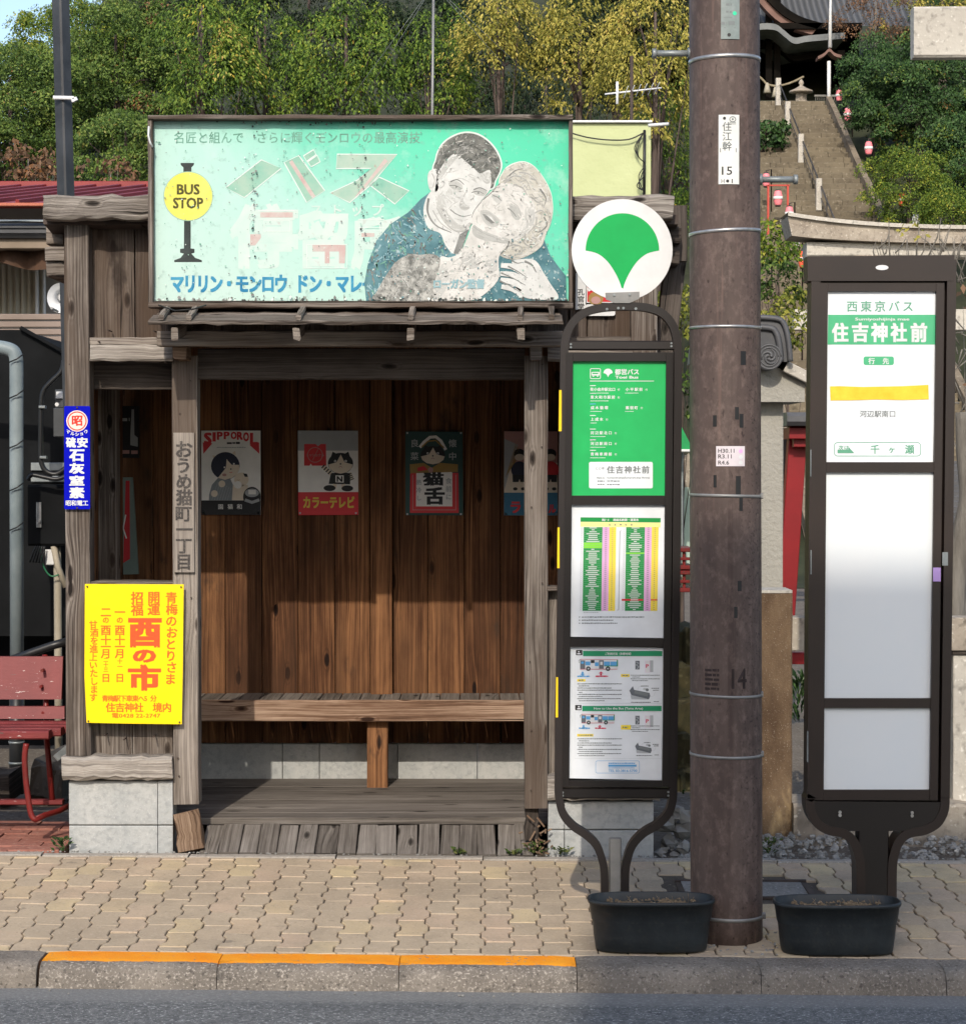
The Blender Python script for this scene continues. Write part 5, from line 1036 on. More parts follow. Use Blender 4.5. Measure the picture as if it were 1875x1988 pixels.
for u, v in ((1630, 1580), (1770, 1581)):
    for d in (-3, 3): q = P(u, v + d, YR - .046); mb.tube([q, q + Vector((0, -.006, 0))], .006, 8)
mb.build_each('screw', M['band'], L2)
mb = MB(); px(mb, 1572.5, 1575, 873, 925, YR - .054, YR - .049, 'z'); px(mb, 1573, 1575.5, 1068, 1115, YR - .054, YR - .049, 'z'); px(mb, 1569, 1572, 1646, 1690, YR - .054, YR - .049, 'z') if 0 else None; px(mb, 1566, 1569, 1420, 1480, YR - .054, YR - .049, 'z'); mb.build_each('hinge', M['galv'], L2)
A = Art(ident, YR - .0535); A.poly([(1712 + 12.5 * math.cos(R(k * 15)), 519 + 5 * math.sin(R(k * 15))) for k in range(24)], M['white'], 0); A.build('round_sticker', L2)
M['purple'] = flat('lilac_sticker', S(175, 145, 205)); A = Art(ident, YR - .0505); A.rect(1811, 1102, 1826, 1129, M['purple'], 2); A.rect(1829, 1072, 1840, 1098, M['galv'], 2); A.build('sticker', L2)

# ------------------------------------------------------------------ brown clad utility pole
YP0 = 7.545
n = NT('brown_pole_cladding'); v = n.obj(); s1 = n.noise(n.scale(v, (1, 1, .25)), 9, 5, .65); s2 = n.noise(n.scale(v, (1, 1, .6)), 38, 5, .7)
col = n.mix(n.mapr(s1, .3, .7), S(70, 58, 54), S(94, 80, 74)); col = n.mix(n.mapr(s2, .48, .68, 0, .6), col, S(120, 103, 95)); vs1 = n.noise(n.scale(v, (26, 26, .5)), 1, 4, .6); col = n.mix(n.mapr(vs1, .56, .70, 0, .45), col, S(48, 33, 31)); col = n.mix(n.mapr(n.noise(n.scale(v, (40, 40, 1.2)), 1, 3), .62, .70, 0, .4), col, S(120, 96, 86)); col = n.mix(n.mapr(n.noise(n.scale(v, (1, 1, .5)), 55, 3), .64, .74, 0, .7), col, S(40, 28, 26))
sx_ = n.n('SeparateXYZ'); n.set(sx_.inputs[0], v); spots = n.math('MULTIPLY', n.mapr(n.noise(v, 85, 3, .6), .56, .66), n.mapr(n.math('ADD', sx_.outputs[0], n.math('MULTIPLY', s1, .05)), .045, .12)); col = n.mix(n.math('MULTIPLY', spots, .75), col, S(30, 22, 22))
scr = n.math('GREATER_THAN', n.noise(n.scale(v, (90, 90, 5)), 1, 2, .8), .80); col = n.mix(n.math('MULTIPLY', scr, .5), col, S(190, 180, 175))
n.bump(s2, .12, .004); M['pole'] = n.fin(col, .58, .0, .3)
PL = thing('utility_pole', 'thick purplish brown steel-clad utility pole with steel bands between the two bus stop signs', 'utility pole', (X(1409, YP0), YP0, gz(.87, 7.6)))
pu = lambda v: (1338 + (v - 120) * .0012 + 1474 + (v - 120) * .0036) / 2; pr = lambda v: (1474 + (v - 120) * .0036 - 1338 - (v - 120) * .0012) / 2 * YP0 / F
mb = MB(); N_ = 30; vs_ = [-320 + (1846 + 320) * k / N_ for k in range(N_ + 1)]
mb.tube([P(pu(v), v, YP0) + Vector((0, 0, 0)) for v in vs_], [pr(v) for v in vs_], 40); mb.build('shaft', M['pole'], PL)
def ring(vl, vr, hh, mat, name, k=1.012):
    mb = MB(); c = P(pu((vl + vr) / 2), (vl + vr) / 2, YP0); r_ = pr(vl) * k + .0012; n_ = 40; tl = (vl - vr) / 140 ; base = len(mb.v)
    for dz, rr2 in ((-hh / 2, pr(vl)), (-hh / 2, r_), (hh / 2, r_), (hh / 2, pr(vl))):
        for i in range(n_): a = 2 * math.pi * i / n_; mb.v.append((c.x + rr2 * math.cos(a), c.y + rr2 * math.sin(a), c.z + dz + rr2 * math.cos(a) * tl))
    for j in range(3):
        for i in range(n_): q = base + j * n_; mb.face((q + i, q + (i + 1) % n_, q + n_ + (i + 1) % n_, q + n_ + i), None, .5, 0, True)
    mb.build(name, mat, PL)
for vl, vr, hh in ((121, 117, .013), (456, 449, .011), (637, 637, .009), (960, 963, .010), (1345, 1348, .009), (1462, 1464, .010), (1772, 1776, .012)): ring(vl, vr, hh, M['band'] if vl < 900 else M['greymetal'], 'steel_band')
for u, v in ((1475, 963), (1475, 1348), (1476, 1464), (1480, 1778)):
    mb = MB(); c = P(u - 1, v, YP0 - .03); mb.bx(c.x - .006, c.x + .012, c.y - .012, c.y + .012, c.z - .01, c.z + .01); mb.build('band_clip', M['greymetal'], PL)
for u0, u1, v in ((1266, 1344, 103), (1470, 1548, 348)):
    mb = MB(); a, b = P(u0, v, YP0), P(u1, v, YP0); mb.tube([a, b], .011, 10); e = a if u0 < 1400 else b; d = Vector((.014 if u0 < 1400 else -.014, 0, 0)); mb.tube([e, e + d], .017, 10); e2 = b if u0 < 1400 else a; mb.tube([e2, e2 - d * 1.2], .02, 6); mb.build('step_bolt', M['galv'], PL)
YPF = YP0 - pr(700)
def curved(name, u0, u1, v0, v1, mat, lift=.002, draw=None):
    mb = MB(); c = P(pu((v0 + v1) / 2), (v0 + v1) / 2, YP0); r_ = pr((v0 + v1) / 2) + lift; n_ = 8; a0 = math.asin(max(-1, min(1, (X(u0, YPF) - c.x) / r_))); a1 = math.asin(max(-1, min(1, (X(u1, YPF) - c.x) / r_))); z0, z1 = Z(v1, YPF), Z(v0, YPF)
    m_ = mb.mi(mat)
    for i in range(n_ + 1):
        a = a0 + (a1 - a0) * i / n_; cc = P(pu(v0), v0, YP0); 
        mb.v.append((c.x + r_ * math.sin(a), c.y - r_ * math.cos(a), z0)); mb.v.append((c.x + r_ * math.sin(a), c.y - r_ * math.cos(a), z1))
    for i in range(n_): mb.face((2 * i, 2 * i + 2, 2 * i + 3, 2 * i + 1), None, .5, m_, True)
    if draw:
        A = Art(ident, YPF); draw(A); off = len(mb.v); mm = [mb.mi(q) for q in A.mb.mats]
        for (x, y, z) in A.mb.v: mb.v.append((x, c.y - math.sqrt(max(1e-6, (r_ + .0008) ** 2 - (x - c.x) ** 2)), z))
        for f, q in zip(A.mb.f, A.mb.m): mb.face([i + off for i in f], None, .5, mm[q])
    mb.build(name, mat, PL)
M['platew'] = vary('white_number_plate', (.66, .67, .63), (.74, .74, .70), 20, .4); M['plateg'] = vary('dull_green_plate', (.16, .2, .19), (.26, .3, .29), 20, .45)
def d1(A):
    A.disc(1406, 229, 3, M['ink'], 0); A.line([(1422 + 6 * math.cos(R(k * 30)), 231 + 5 * math.sin(R(k * 30))) for k in range(12)], 1.6, M['greyink'], 0, closed=True); A.disc(1422, 231, 2, M['greyink'], 0); A.line([(1416, 237), (1428, 237), (1428, 240), (1416, 240)], 1.2, M['greyink'], 0, closed=True)
    for c, y in zip('住江幹', (245, 264, 283)): A.char(c, 1411, y, 19, M['greyink'], 0, .008)
    A.text('15', 1401, 323, 1421, 339, M['ink'], 0, .005); A.text('H', 1400, 347, 1406, 355, M['ink'], 0); A.disc(1412, 351, 3, M['ink'], 0); A.text('1', 1420, 347, 1422, 355, M['ink'], 0); A.rect(1397.5, 287, 1399, 295, M['greyink'], 0); A.rect(1428, 287, 1429.5, 295, M['greyink'], 0)
curved('number_plate', 1393, 1433, 222, 357, M['platew'], .003, d1)
M['mint'] = flat('mint_green_dot', S(60, 210, 160))  # flat mint green for the dot on the upper plate
def d2(A):
    A.disc(1426, 25, 4, M['mint'], 0); A.disc(1415, 67, 3.5, M['ink'], 0)
    A.dash(1409, 1420, 8, 5, M['greyink'], 0); A.dash(1409, 1420, 22, 5, M['greyink'], 0)
    A.line([(1405, 33), (1420, 33)], 1.4, M['greyink'], 0); A.dash(1400, 1411, 44, 6, M['greyink'], 0); A.dash(1414, 1426, 44, 8, M['greyink'], 0); A.line([(1405, 53), (1428, 53)], 1.2, M['greyink'], 0)
curved('number_plate', 1397, 1433, -40, 75, M['plateg'], .003, d2)
def d3(A):
    for t_, y in (('H30.11', 875), ('R3.11', 886), ('R4.6', 898)): A.text(t_, 1394, y - 4, 1394 + 5.2 * len(t_), y + 4, M['ink'], 0, .01)
    A.disc(1438, 876, 4, M['pinkc'], 0); A.disc(1438, 887, 4, M['white'], 0); A.disc(1438, 898, 4, M['white'], 0)
curved('sticker', 1390, 1446, 866, 905, flat('pinkish_sticker', (.66, .60, .62)), .0015, d3)
for u0, u1, v0, v1 in ((1437, 1448, 681, 708), (1426, 1434, 790, 814), (1435, 1443, 803, 830), (1384, 1391, 806, 828), (1385, 1391, 922, 946), (1428, 1438, 924, 962), (1435, 1442, 966, 992), (1432, 1440, 1128, 1148), (1425, 1432, 1178, 1200)): curved('tape_mark', u0, u1, v0, v1, M['black'], .0012)
def d4(A): A.text('14', 1418, 1298, 1450, 1338, M['poledark'], 0, .02); A.text('墨', 1368, 1296, 1398, 1340, M['poledark'], 0, .02)
M['poledark'] = flat('worn_stencil_ink', S(46, 34, 33))
def d4(A): A.text('14', 1420, 1298, 1450, 1338, M['poledark'], 0, .02); [A.dash(1370, 1396, 1302 + k * 9, 6, M['poledark'], 0, .2) for k in range(5)]
curved('stencil', 1366, 1366.5, 1296, 1297, M['poledark'], .0004, d4)

# ------------------------------------------------------------------ two planters
def planter(c, label):
    t = thing('planter', label, 'planter', c, 'black oval planters at the kerb'); mb = MB()
    def oval(a, b, z, n_=40):
        o = []
        for k in range(n_):
            q = 2 * math.pi * k / n_; cx, sy = math.cos(q), math.sin(q); e = .55
            o.append((c[0] + a * math.copysign(abs(cx) ** e, cx), c[1] + b * math.copysign(abs(sy) ** .72, sy), c[2] + z))
        return o
    rings = [(.188, .080, 0), (.190, .083, .006), (.196, .087, .05), (.2005, .090, .098), (.2025, .0905, .10), (.204, .091, .104), (.212, .098, .160), (.2165, .102, .161), (.218, .103, .168), (.2165, .102, .174), (.212, .098, .175), (.209, .095, .172), (.203, .090, .13)]
    for a, b, z in rings: mb.v.extend(oval(a, b, z))
    for i in range(len(rings) - 1):
        for k in range(40): q = i * 40; mb.face((q + k, q + (k + 1) % 40, q + 40 + (k + 1) % 40, q + 40 + k), None, .5, 0, True)
    mb.face(range(39, -1, -1)); mb.build('tub', M['plastic'], t)
    mb = MB(); o = oval(.204, .091, .136); m0 = mb.add([(c[0], c[1], c[2] + .152)]); b0 = mb.add(o); mid = mb.add([((p[0] + c[0]) / 2, (p[1] + c[1]) / 2, c[2] + .148 + random.uniform(-.006, .01)) for p in o])
    for k in range(40): k2 = (k + 1) % 40; mb.face((b0 + k, b0 + k2, mid + k2, mid + k)); mb.face((mid + k, mid + k2, m0))
    for k in range(90):
        x, y = c[0] + random.uniform(-.15, .15), c[1] + random.uniform(-.05, .06); s_ = random.uniform(.003, .008); z = c[2] + .15 + random.uniform(-.002, .006)
        q = mb.add([(x - s_, y, z), (x + s_, y - s_ * .4, z + s_ * .3), (x + s_ * .5, y + s_, z + s_), (x - s_ * .6, y + s_ * .6, z + s_ * 1.2)]); mb.face((q, q + 1, q + 2)); mb.face((q, q + 2, q + 3)); mb.face((q, q + 1, q + 3)); mb.face((q + 1, q + 2, q + 3))
    for k in range(26):
        p = Vector((c[0] + random.uniform(-.15, .15), c[1] + random.uniform(-.05, .05), c[2] + .152)); q = p + Vector((random.uniform(-.03, .03), random.uniform(-.01, .01), random.uniform(.004, .028))); mb.tube([p, q], [.0012, .0007], 5)
    mb.build('soil', M['soil'], t); return t
xp = X(1265, 7.37); pt1 = planter((xp, 7.375, gz(xp, 7.375) + .002), 'black oval plastic planter of bare soil at the foot of the ginkgo-disc bus stop')
xp = X(1628, 7.35); pt2 = copy_tree(pt1, (xp, 7.36, gz(xp, 7.36) + .002), 'black oval plastic planter of bare soil at the foot of the brown boxed bus stop')

# ------------------------------------------------------------------ the houses across the road (behind the photographer); the tall one shades the walk round the bus stop posts, the low one is added to block low sky
M['stucco'] = vary('dark_timber_cladding', (.05, .04, .032), (.085, .07, .055), 3, .9, .3, 40)
M['rooftile'] = vary('dark_roof_tile', (.045, .047, .05), (.10, .10, .105), 8, .6, .4, 30); M['dkglass'] = flat('dark_window_glass', (.03, .035, .04), .1, .6)
def shop(label, x0, x1, eave, ridge, yy):
    t = thing('shop_house', label, 'house', ((x0 + x1) / 2, -6, -.15)); mb = MB(); mb.bx(x0, x1, yy - 8, yy - 1, -.2, eave - .25); mb.build('wall', M['stucco'], t)
    mb = MB(); mb.prism([(x0, yy, eave), (x0, yy, eave - .12), (x0, yy - 9.2, eave - .12), (x0, yy - 9.2, eave), (x0, yy - 4.6, ridge)], (x1 - x0, 0, 0)); mb.build('roof', M['rooftile'], t)
    x = x0 + 1.5
    while x < x1 - 2: mb = MB(); mb.bx(x, x + 1.8, yy - 1, yy - .97, eave - 2.6, eave - 1.2); mb.build('window', M['dkglass'], t); x += 4
XO = .44 - .13 * (8.9 + 9)
shop('tall dark timber shop house with tiled roof across the road, right of the photographer', XO, 3.2, 1.25 + .69 * (7.75 + 9), 14.5, -9)
shop('unseen low dark timber shop house with tiled roof across the road, left of the photographer', -16, XO - .3, 5.1, 6.4, -3.2)

# ------------------------------------------------------------------ left neighbours: slim black pole, red bench, pipes and boxes, house
M['blackpole'] = vary('weathered_black_pole', (.018, .02, .023), (.05, .054, .06), 6, .45)
BPo = thing('slim_pole', 'slim black square pole with a white cable tie rising behind the shelter beam', 'pole', P(158, 1480, 10.5))
mb = MB(); a, b = P(160, 1560, 10.5), P(116, -60, 10.5); mb.bar(a, b, .066, .066, (.75, 1, 0), ch=.008); mb.build('shaft', M['blackpole'], BPo)
mb = MB(); mb.bar(P(103.5, 189, 10.45), P(144, 190, 10.45), .02, .018, (0, 0, 1)); mb.bar(P(143, 190, 10.45), P(146, 196, 10.45), .02, .03); mb.build('cable_tie', M['white'], BPo)
n = NT('worn_red_paint'); v = n.obj(); col = n.mix(n.mapr(n.noise(v, 5, 4), .3, .7), S(100, 30, 31), S(124, 45, 44)); ch_ = n.noise(n.scale(v, (1, 3, 5)), 22, 5, .7)
col = n.mix(n.math('GREATER_THAN', ch_, .66), col, (.55, .45, .42)); col = n.mix(n.math('GREATER_THAN', n.noise(n.scale(v, (1, 2, 3)), 14, 4, .7), .68), col, (.09, .06, .05)); n.bump(ch_, .3, .004); M['redpaint'] = n.fin(col, .6)
M['redmetal'] = vary('red_steel_tube', S(102, 30, 28), S(124, 40, 37), 8, .4, c3=(.1, .04, .03))
RB = thing('park_bench', 'worn red slatted bench standing on red bricks beside the shelter', 'bench', (-2.6, 9.3, gz(-2, 9)))
cb = lambda x, y: (x * .2202, 1239.8 + y * .2202)
mb = MB(); q0, q1 = P(122, 1275, 9.42), P(119, 1358, 9.36); mb.prism([q0, q1, (-3.5, q1.y, q1.z), (-3.5, q0.y, q0.z)], (0, .025, 0)); mb.build('backrest_board', M['redpaint'], RB)
mb = MB(); q0, q1 = P(125, 1372, 9.36), P(125, 1396, 9.34); mb.prism([q0, q1, (-3.5, q1.y, q1.z), (-3.5, q0.y, q0.z)], (0, .025, 0)); mb.build('backrest_slat', M['redpaint'], RB)
zq = Z(1420, 9.0); mb = MB()
for k in range(4): y0 = 9.0 + k * .085; mb.bx(-3.5, X(92, 9.0) + k * .035, y0, y0 + .075, zq - .035 + k * .002, zq + k * .002, 'x', seg=6, jit=.001, ch=.006)
mb.build('seat_slats', M['redpaint'], RB)
def leg(dx):
    o = Vector((dx, 0, 0)); pts = smooth([(51, 1444), (48, 1470), (50, 1510), (56, 1560), (61, 1583), (68, 1592)], 4); p = [P(u, v, 9.02) + o for u, v in pts]; e = p[-1]
    p += [e + Vector((.03, .06, .01)), e + Vector((.07, .16, .012)), e + Vector((.095, .26, .02))]
    mb = MB(); mb.tube(p, .0125, 10); mb.build('leg', M['redmetal'], RB)
    mb = MB(); mb.tube([P(87, 1272, 9.46) + o, P(89, 1350, 9.41) + o, P(90, 1400, 9.38) + o, P(91, 1440, 9.33) + o, P(102, 1560, 9.30) + o], .0125, 10); mb.build('leg', M['redmetal'], RB)
leg(0); leg(-1.35)
mb = MB(); mb.bx(-3.5, X(120, 9.3), 9.28, 9.33, Z(1562, 9.3), Z(1553, 9.3)); mb.build('foot_rail', M['redpaint'], RB)
mb = MB()
for u, v in ((82, 1302), (80, 1333), (84, 1384)): q = P(u, v, 9.36); mb.tube([q + Vector((0, .03, 0)), q + Vector((0, -.012, 0))], .007, 8)
mb.build_each('bolt', M['redmetal'], RB)
M['pipe'] = vary('grey_painted_pipe', S(105, 118, 122), S(140, 152, 155), 5, .5); M['dkmetal'] = vary('black_metal_cladding', (.005, .0055, .006), (.012, .013, .014), 3, .85, spec=.1); M['cablem'] = flat('black_cable', (.015, .016, .017), .4); M['beigepipe'] = vary('beige_corrugated_conduit', (.30, .26, .19), (.4, .36, .28), 10, .6)
DP = thing('drain_pipe', 'grey down pipe wound with wire left of the shelter', 'pipe', P(32, 1560, 10.6))
mb = MB(); mb.tube(pathpx(smooth([(-90, 668), (-20, 672), (18, 678), (30, 690), (32, 715)], 5) + [(32, 900), (33, 1300)], 10.6), .034, 16); mb.build('upper_pipe', M['pipe'], DP)
mb = MB(); mb.tube(pathpx([(33, 1300), (32, 1600)], 10.6), .037, 16); mb.build('lower_pipe', M['cablem'], DP)
mb = MB()
for v in (695, 765, 862, 945, 1022): mb.tube([P(18, v + 8, 10.555), P(32, v + 2, 10.55), P(46, v - 8, 10.56)], .0035, 6)
mb.build_each('wire', M['cablem'], DP)
mb = MB()
for v in (1405, 1440, 1480): mb.tube(pathpx([(32, v - 1), (32, v + 3)], 10.6), .039, 16)
mb.build_each('clamp', M['galv'], DP)
SHD = thing('metal_shed', 'black metal clad lean-to with sloping top left of the shelter', 'shed', P(60, 1500, 11.5))
mb = MB(); mb.prism([P(-200, 640, 11.2), P(40, 640, 11.2), P(135, 694, 11.2), P(135, 1235, 11.2), P(-200, 1235, 11.2)], (0, 1.5, 0)); mb.build('cladding', M['dkmetal'], SHD)
mb = MB(); mb.bar(P(40, 636, 11.18), P(137, 690, 11.18), .03, .02, (0, 0, 1)); mb.build('edge_trim', M['dkmetal'], SHD)
mb = MB(); mb.bx(X(-200, 12), X(170, 12), 12.4, 12.5, 0, Z(1230, 12.4)); mb.build('back_wall', M['dkmetal'], SHD)
mb = MB()
px(mb, 60, 126, 898, 914, 11.185, 11.198); px(mb, 60, 126, 924, 936, 11.185, 11.198); mb.build_each('light_strip', M['galv'], SHD)
EC = thing('electric_cabinet', 'black electric cabinet with silver latch against the lean-to', 'cabinet', P(90, 1062, 10.9))
mb = MB(); px(mb, 54, 132, 941, 1060, 10.85, 11.05, ch=.012); mb.build('housing', M['dkmetal'], EC); mb = MB(); px(mb, 70, 80, 975, 1024, 10.835, 10.85, 'z'); q = P(75, 1012, 10.835); mb.tube([q, q + Vector((0, -.015, 0))], .009, 10); mb.build('latch', M['band'], EC)
mb = MB(); px(mb, 88, 104, 1067, 1097, 10.88, 10.95); mb.build('junction_box', M['white'], EC)
mb = MB(); mb.tube(pathpx([(110, 1060), (112, 1120), (113, 1300), (114, 1490)], 10.92), .02, 10); mb.tube(pathpx([(104, 1060), (112, 1100), (128, 1140)], 10.88), .016, 10); mb.build_each('conduit', M['beigepipe'], EC)
M['greenwire'] = flat('green_wire', (.02, .16, .07), .4); mb = MB(); mb.tube(pathpx(smooth([(78, 1062), (84, 1098), (98, 1118), (114, 1116)], 5), 10.86), .004, 6); mb.build('earth_wire', M['greenwire'], EC)
mb = MB()
for k in range(5): mb.tube(pathpx(smooth([(70 + k * 4, 1060), (62 + k * 5, 1078 + k * 3), (58 + k * 6, 1092), (66 + k * 5, 1070)], 4), 10.84), .004, 6)
mb.build_each('loose_cable', M['cablem'], EC)
MT = thing('meter_box', 'grey electric meter box with a white dot beside the left corner post', 'meter', P(120, 850, 10.9)); mb = MB(); px(mb, 107, 140, 756, 792, 10.92, 11.05); px(mb, 104, 140, 792, 848, 10.88, 11.05); mb.build('housing', vary('grey_meter_plastic', (.05, .055, .06), (.08, .085, .09), 8, .4), MT)
mb = MB(); px(mb, 109, 140, 760, 774, 10.91, 10.925); q = P(111, 785, 10.88); mb.tube([q, q + Vector((0, -.01, 0))], .01, 10); mb.build('dial_cover', M['white'], MT)
CB = thing('power_cable', 'thick black cable looping down the lean-to behind the enamel sign', 'cable', P(85, 940, 10.8))
mb = MB(); mb.tube(pathpx(smooth([(124, 700), (118, 722), (98, 742), (84, 760), (80, 790), (79, 850), (80, 895), (90, 915), (110, 920), (132, 905)], 5), 10.8), .013, 8); mb.build_each('cable_run', M['cablem'], CB)
mb = MB(); mb.tube(pathpx(smooth([(54, 932), (62, 922), (85, 926), (110, 930), (132, 922)], 5), 10.75), .011, 8); mb.build_each('cable_run', M['cablem'], CB)
mb = MB(); [px(mb, u - 6, u + 6, v - 3, v + 3, 10.775, 10.82) for u, v in ((81, 790), (83, 888), (107, 927))]; mb.build_each('clip', M['galv'], CB)
t = thing('rubber_hose', 'black hose slanting behind the red bench back', 'hose', P(90, 1260, 10.2)); mb = MB(); mb.tube(pathpx([(20, 1282), (60, 1268), (100, 1254), (136, 1244)], 10.2), .02, 10); mb.build('tube', M['cablem'], t)
t = thing('steel_angle', 'short galvanised steel strip sticking out beside the sill beam', 'bracket', P(120, 1465, 9.05)); mb = MB(); mb.bar(P(108, 1473, 9.05), P(138, 1448, 9.12), .03, .006, (0, -1, 0)); mb.build('strip', M['galv'], t)
# house
NH = thing('neighbour_house', 'beige house with red metal roof and curtained window behind the left corner post', 'house', (-5, 15, 0))
M['redroof'] = vary('red_metal_roof', S(116, 36, 38), S(142, 56, 54), 2, .5); M['fascia'] = vary('beige_wall', (.30, .27, .24), (.38, .345, .3), 2, .85); M['gutterc'] = vary('orange_brown_gutter', S(160, 85, 62), S(178, 105, 80), 6, .5)  # plain beige for the house wall and balcony base
mb = MB(); xr_ = X(292, 14); a = Vector((0, 14, Z(395, 14))); b = Vector((0, 17.4, Z(363, 17.4)))
mb.prism([(xr_, a.y, a.z), (xr_ + .3, b.y, b.z), (-14, b.y, b.z), (-14, a.y, a.z)], (0, 0, -.03)); rf = mb.build('roof', M['redroof'], NH)
mb = MB()
for k in range(60):
    x = xr_ - .05 - k * .2
    if x < -13: break
    mb.bar((x, a.y - .01, a.z + .012), (x + .3, b.y, b.z + .012), .025, .03, (0, 0, 1))
mb.bar((-14, b.y, b.z + .02), (xr_ + .3, b.y, b.z + .02), .07, .05); mb.build('roof_seam', M['redroof'], rf)
mb = MB(); mb.bx(-14, xr_, 13.93, 14.0, Z(402, 14), Z(395.5, 14)); mb.build('gutter', M['gutterc'], NH)
mb = MB(); mb.bx(-14, xr_ - .1, 14.6, 17.3, 0, Z(398, 14.6)); mb.build('wall', M['fascia'], NH)
mb = MB(); mb.bx(-14, X(122, 13.4), 13.4, 14.5, Z(461, 13.4), Z(432, 13.4), 'x', ch=.02); 
for v in (440, 450): mb.bx(-14, X(122, 13.4), 13.385, 13.41, Z(v + 3, 13.4), Z(v, 13.4))
mb.build('shutter_box', vary('grey_shutter_metal', (.05, .052, .055), (.09, .09, .093), 3, .5), NH)
mb = MB(); mb.bx(-14, X(124, 13.4), 13.37, 13.40, Z(431, 13.4), Z(427, 13.4), seg=40, jit=.01); mb.build('drip_edge', M['galv'], NH)
mb = MB(); mb.bx(-14, X(124, 13.45), 13.45, 14.5, Z(482, 13.45), Z(461.5, 13.45)); mb.build('eave_board', vary('tan_eave_board', (.2, .155, .11), (.27, .21, .155), 3, .7), NH)
mb = MB(); N_ = 60; x0, x1 = -6.0, X(122, 13.6)
for i in range(N_ + 1):
    q = i / N_; x = x0 + (x1 - x0) * q; sag = abs(math.sin(q * 18)); mb.v.append((x, 13.6 + .04 * math.sin(i * 1.7), Z(484, 13.6))); mb.v.append((x, 13.58 + .05 * math.sin(i * 1.7 + .4), Z(503 + 22 * sag, 13.6)))
for i in range(N_): mb.face((2 * i, 2 * i + 2, 2 * i + 3, 2 * i + 1), None, .5, 0, True)
mb.build('valance', vary('dark_brown_cloth', (.03, .018, .012), (.11, .055, .03), 5, .9), NH)
WN = [None]; mb = MB(); px(mb, -150, 86, 497, 612, 14.56, 14.59); wn = mb.build('window', M['dkglass'], NH)
mb = MB(); N_ = 90; x0, x1 = X(-140, 14.5), X(84, 14.5)
for i in range(N_ + 1):
    x = x0 + (x1 - x0) * i / N_; d = .018 * math.sin(i * 1.25) + .008 * math.sin(i * 2.9); mb.v.append((x, 14.535 + d, Z(611, 14.5))); mb.v.append((x, 14.535 + d, Z(498, 14.5)))
for i in range(N_): mb.face((2 * i, 2 * i + 2, 2 * i + 3, 2 * i + 1), None, .5, 0, True)
mb.build('curtain', vary('cream_curtain', (.52, .49, .40), (.62, .58, .48), 2, .8), wn)
mb = MB(); px(mb, 68, 74, 497, 612, 14.46, 14.50, 'z'); px(mb, 83, 87, 497, 612, 14.46, 14.5, 'z'); mb.build_each('mullion', M['white'], wn)
mb = MB()
for k in range(5): px(mb, -200, 128, 609 + k * 14.6, 620.5 + k * 14.6, 12.6, 12.63)
mb.build('balcony_slats', vary('brown_grey_slat', (.20, .15, .12), (.26, .2, .165), 3, .6), NH)
mb = MB(); px(mb, -200, 128, 690, 780, 12.65, 12.7); mb.build('balcony_base', M['fascia'], NH)
SD = thing('satellite_dish', 'white satellite dish on the balcony next to the curtained window', 'dish', P(112, 608, 12.9)); mb = MB(); c = P(118, 578, 12.9)
N_ = 24; mb.v.append((c.x, c.y + .05, c.z))
for rr_q in (.35, .7, 1):
    for k in range(N_): a = 2 * math.pi * k / N_; mb.v.append((c.x + .082 * rr_q * math.cos(a), c.y + .05 - .05 * rr_q ** 2, c.z + .09 * rr_q * math.sin(a)))
for k in range(N_): mb.face((0, 1 + k, 1 + (k + 1) % N_), None, .5, 0, True)
for j in range(2):
    for k in range(N_): q = 1 + j * N_; mb.face((q + k, q + (k + 1) % N_, q + N_ + (k + 1) % N_, q + N_ + k), None, .5, 0, True)
mb.build('reflector', M['white'], SD); mb = MB(); mb.tube([P(112, 604, 12.85), P(100, 598, 12.75)], .008, 6); mb.tube([P(116, 600, 12.95), P(116, 615, 12.95)], .012, 6); mb.build_each('arm', M['greymetal'], SD)
# clutter under the bench
t = thing('stone_block', 'dark flat stone lying in shade behind the red bench legs', 'stone', P(75, 1560, 10.3)); mb = MB(); px(mb, 62, 120, 1480, 1560, 10.2, 10.9, seg=4, jit=.02, ch=.03); mb.build('stone', speck('dark_stone', (.06, .055, .045), (.1, .09, .08), (.15, .14, .12), 30), t)
t = thing('timber_offcut', 'grey timber offcut lying behind the red bench, far left', 'timber', P(0, 1560, 10.2)); mb = MB(); px(mb, -60, 16, 1505, 1560, 10.1, 10.4, seg=4, jit=.008, ch=.01); mb.build('timber', M['wdark'], t)

# ------------------------------------------------------------------ cream building, masts and aerial behind the billboard
M['cream'] = vary('pale_cream_render', S(178, 186, 138), S(192, 199, 152), 2, .9, .5, 25)
CBD = thing('cream_building', 'pale cream rendered wall box rising right behind the billboard', 'building', (X(1150, 15), 15.5, 0))
mb = MB(); mb.bx(X(990, 15), X(1262, 15), 15, 17, .0, Z(239, 15)); mb.build('wall', M['cream'], CBD)
mb = MB(); mb.bx(X(985, 15), X(1264, 15), 14.97, 17.05, Z(238.5, 15), Z(234, 15)); mb.build('coping', M['white'], CBD)
mb = MB(); mb.tube(pathpx(smooth([(1110, 258), (1140, 266), (1180, 271), (1220, 270), (1248, 258)], 5), 14.96), .005, 6)
for k in range(3): mb.tube(pathpx(smooth([(1248, 258), (1232 + k * 3, 285), (1240, 305), (1252, 318), (1250 - k * 5, 340), (1236 + k * 4, 360), (1250, 370)], 5), 14.95), .0035, 6)
mb.tube(pathpx([(1251, 252), (1250, 385)], 14.96), .01, 6); mb.build_each('wire', M['cablem'], CBD)
mb = MB(); mb.tube(pathpx([(1258, 243), (1298, 240)], 14.9), .012, 6); mb.build('bracket_rod', M['white'], CBD)
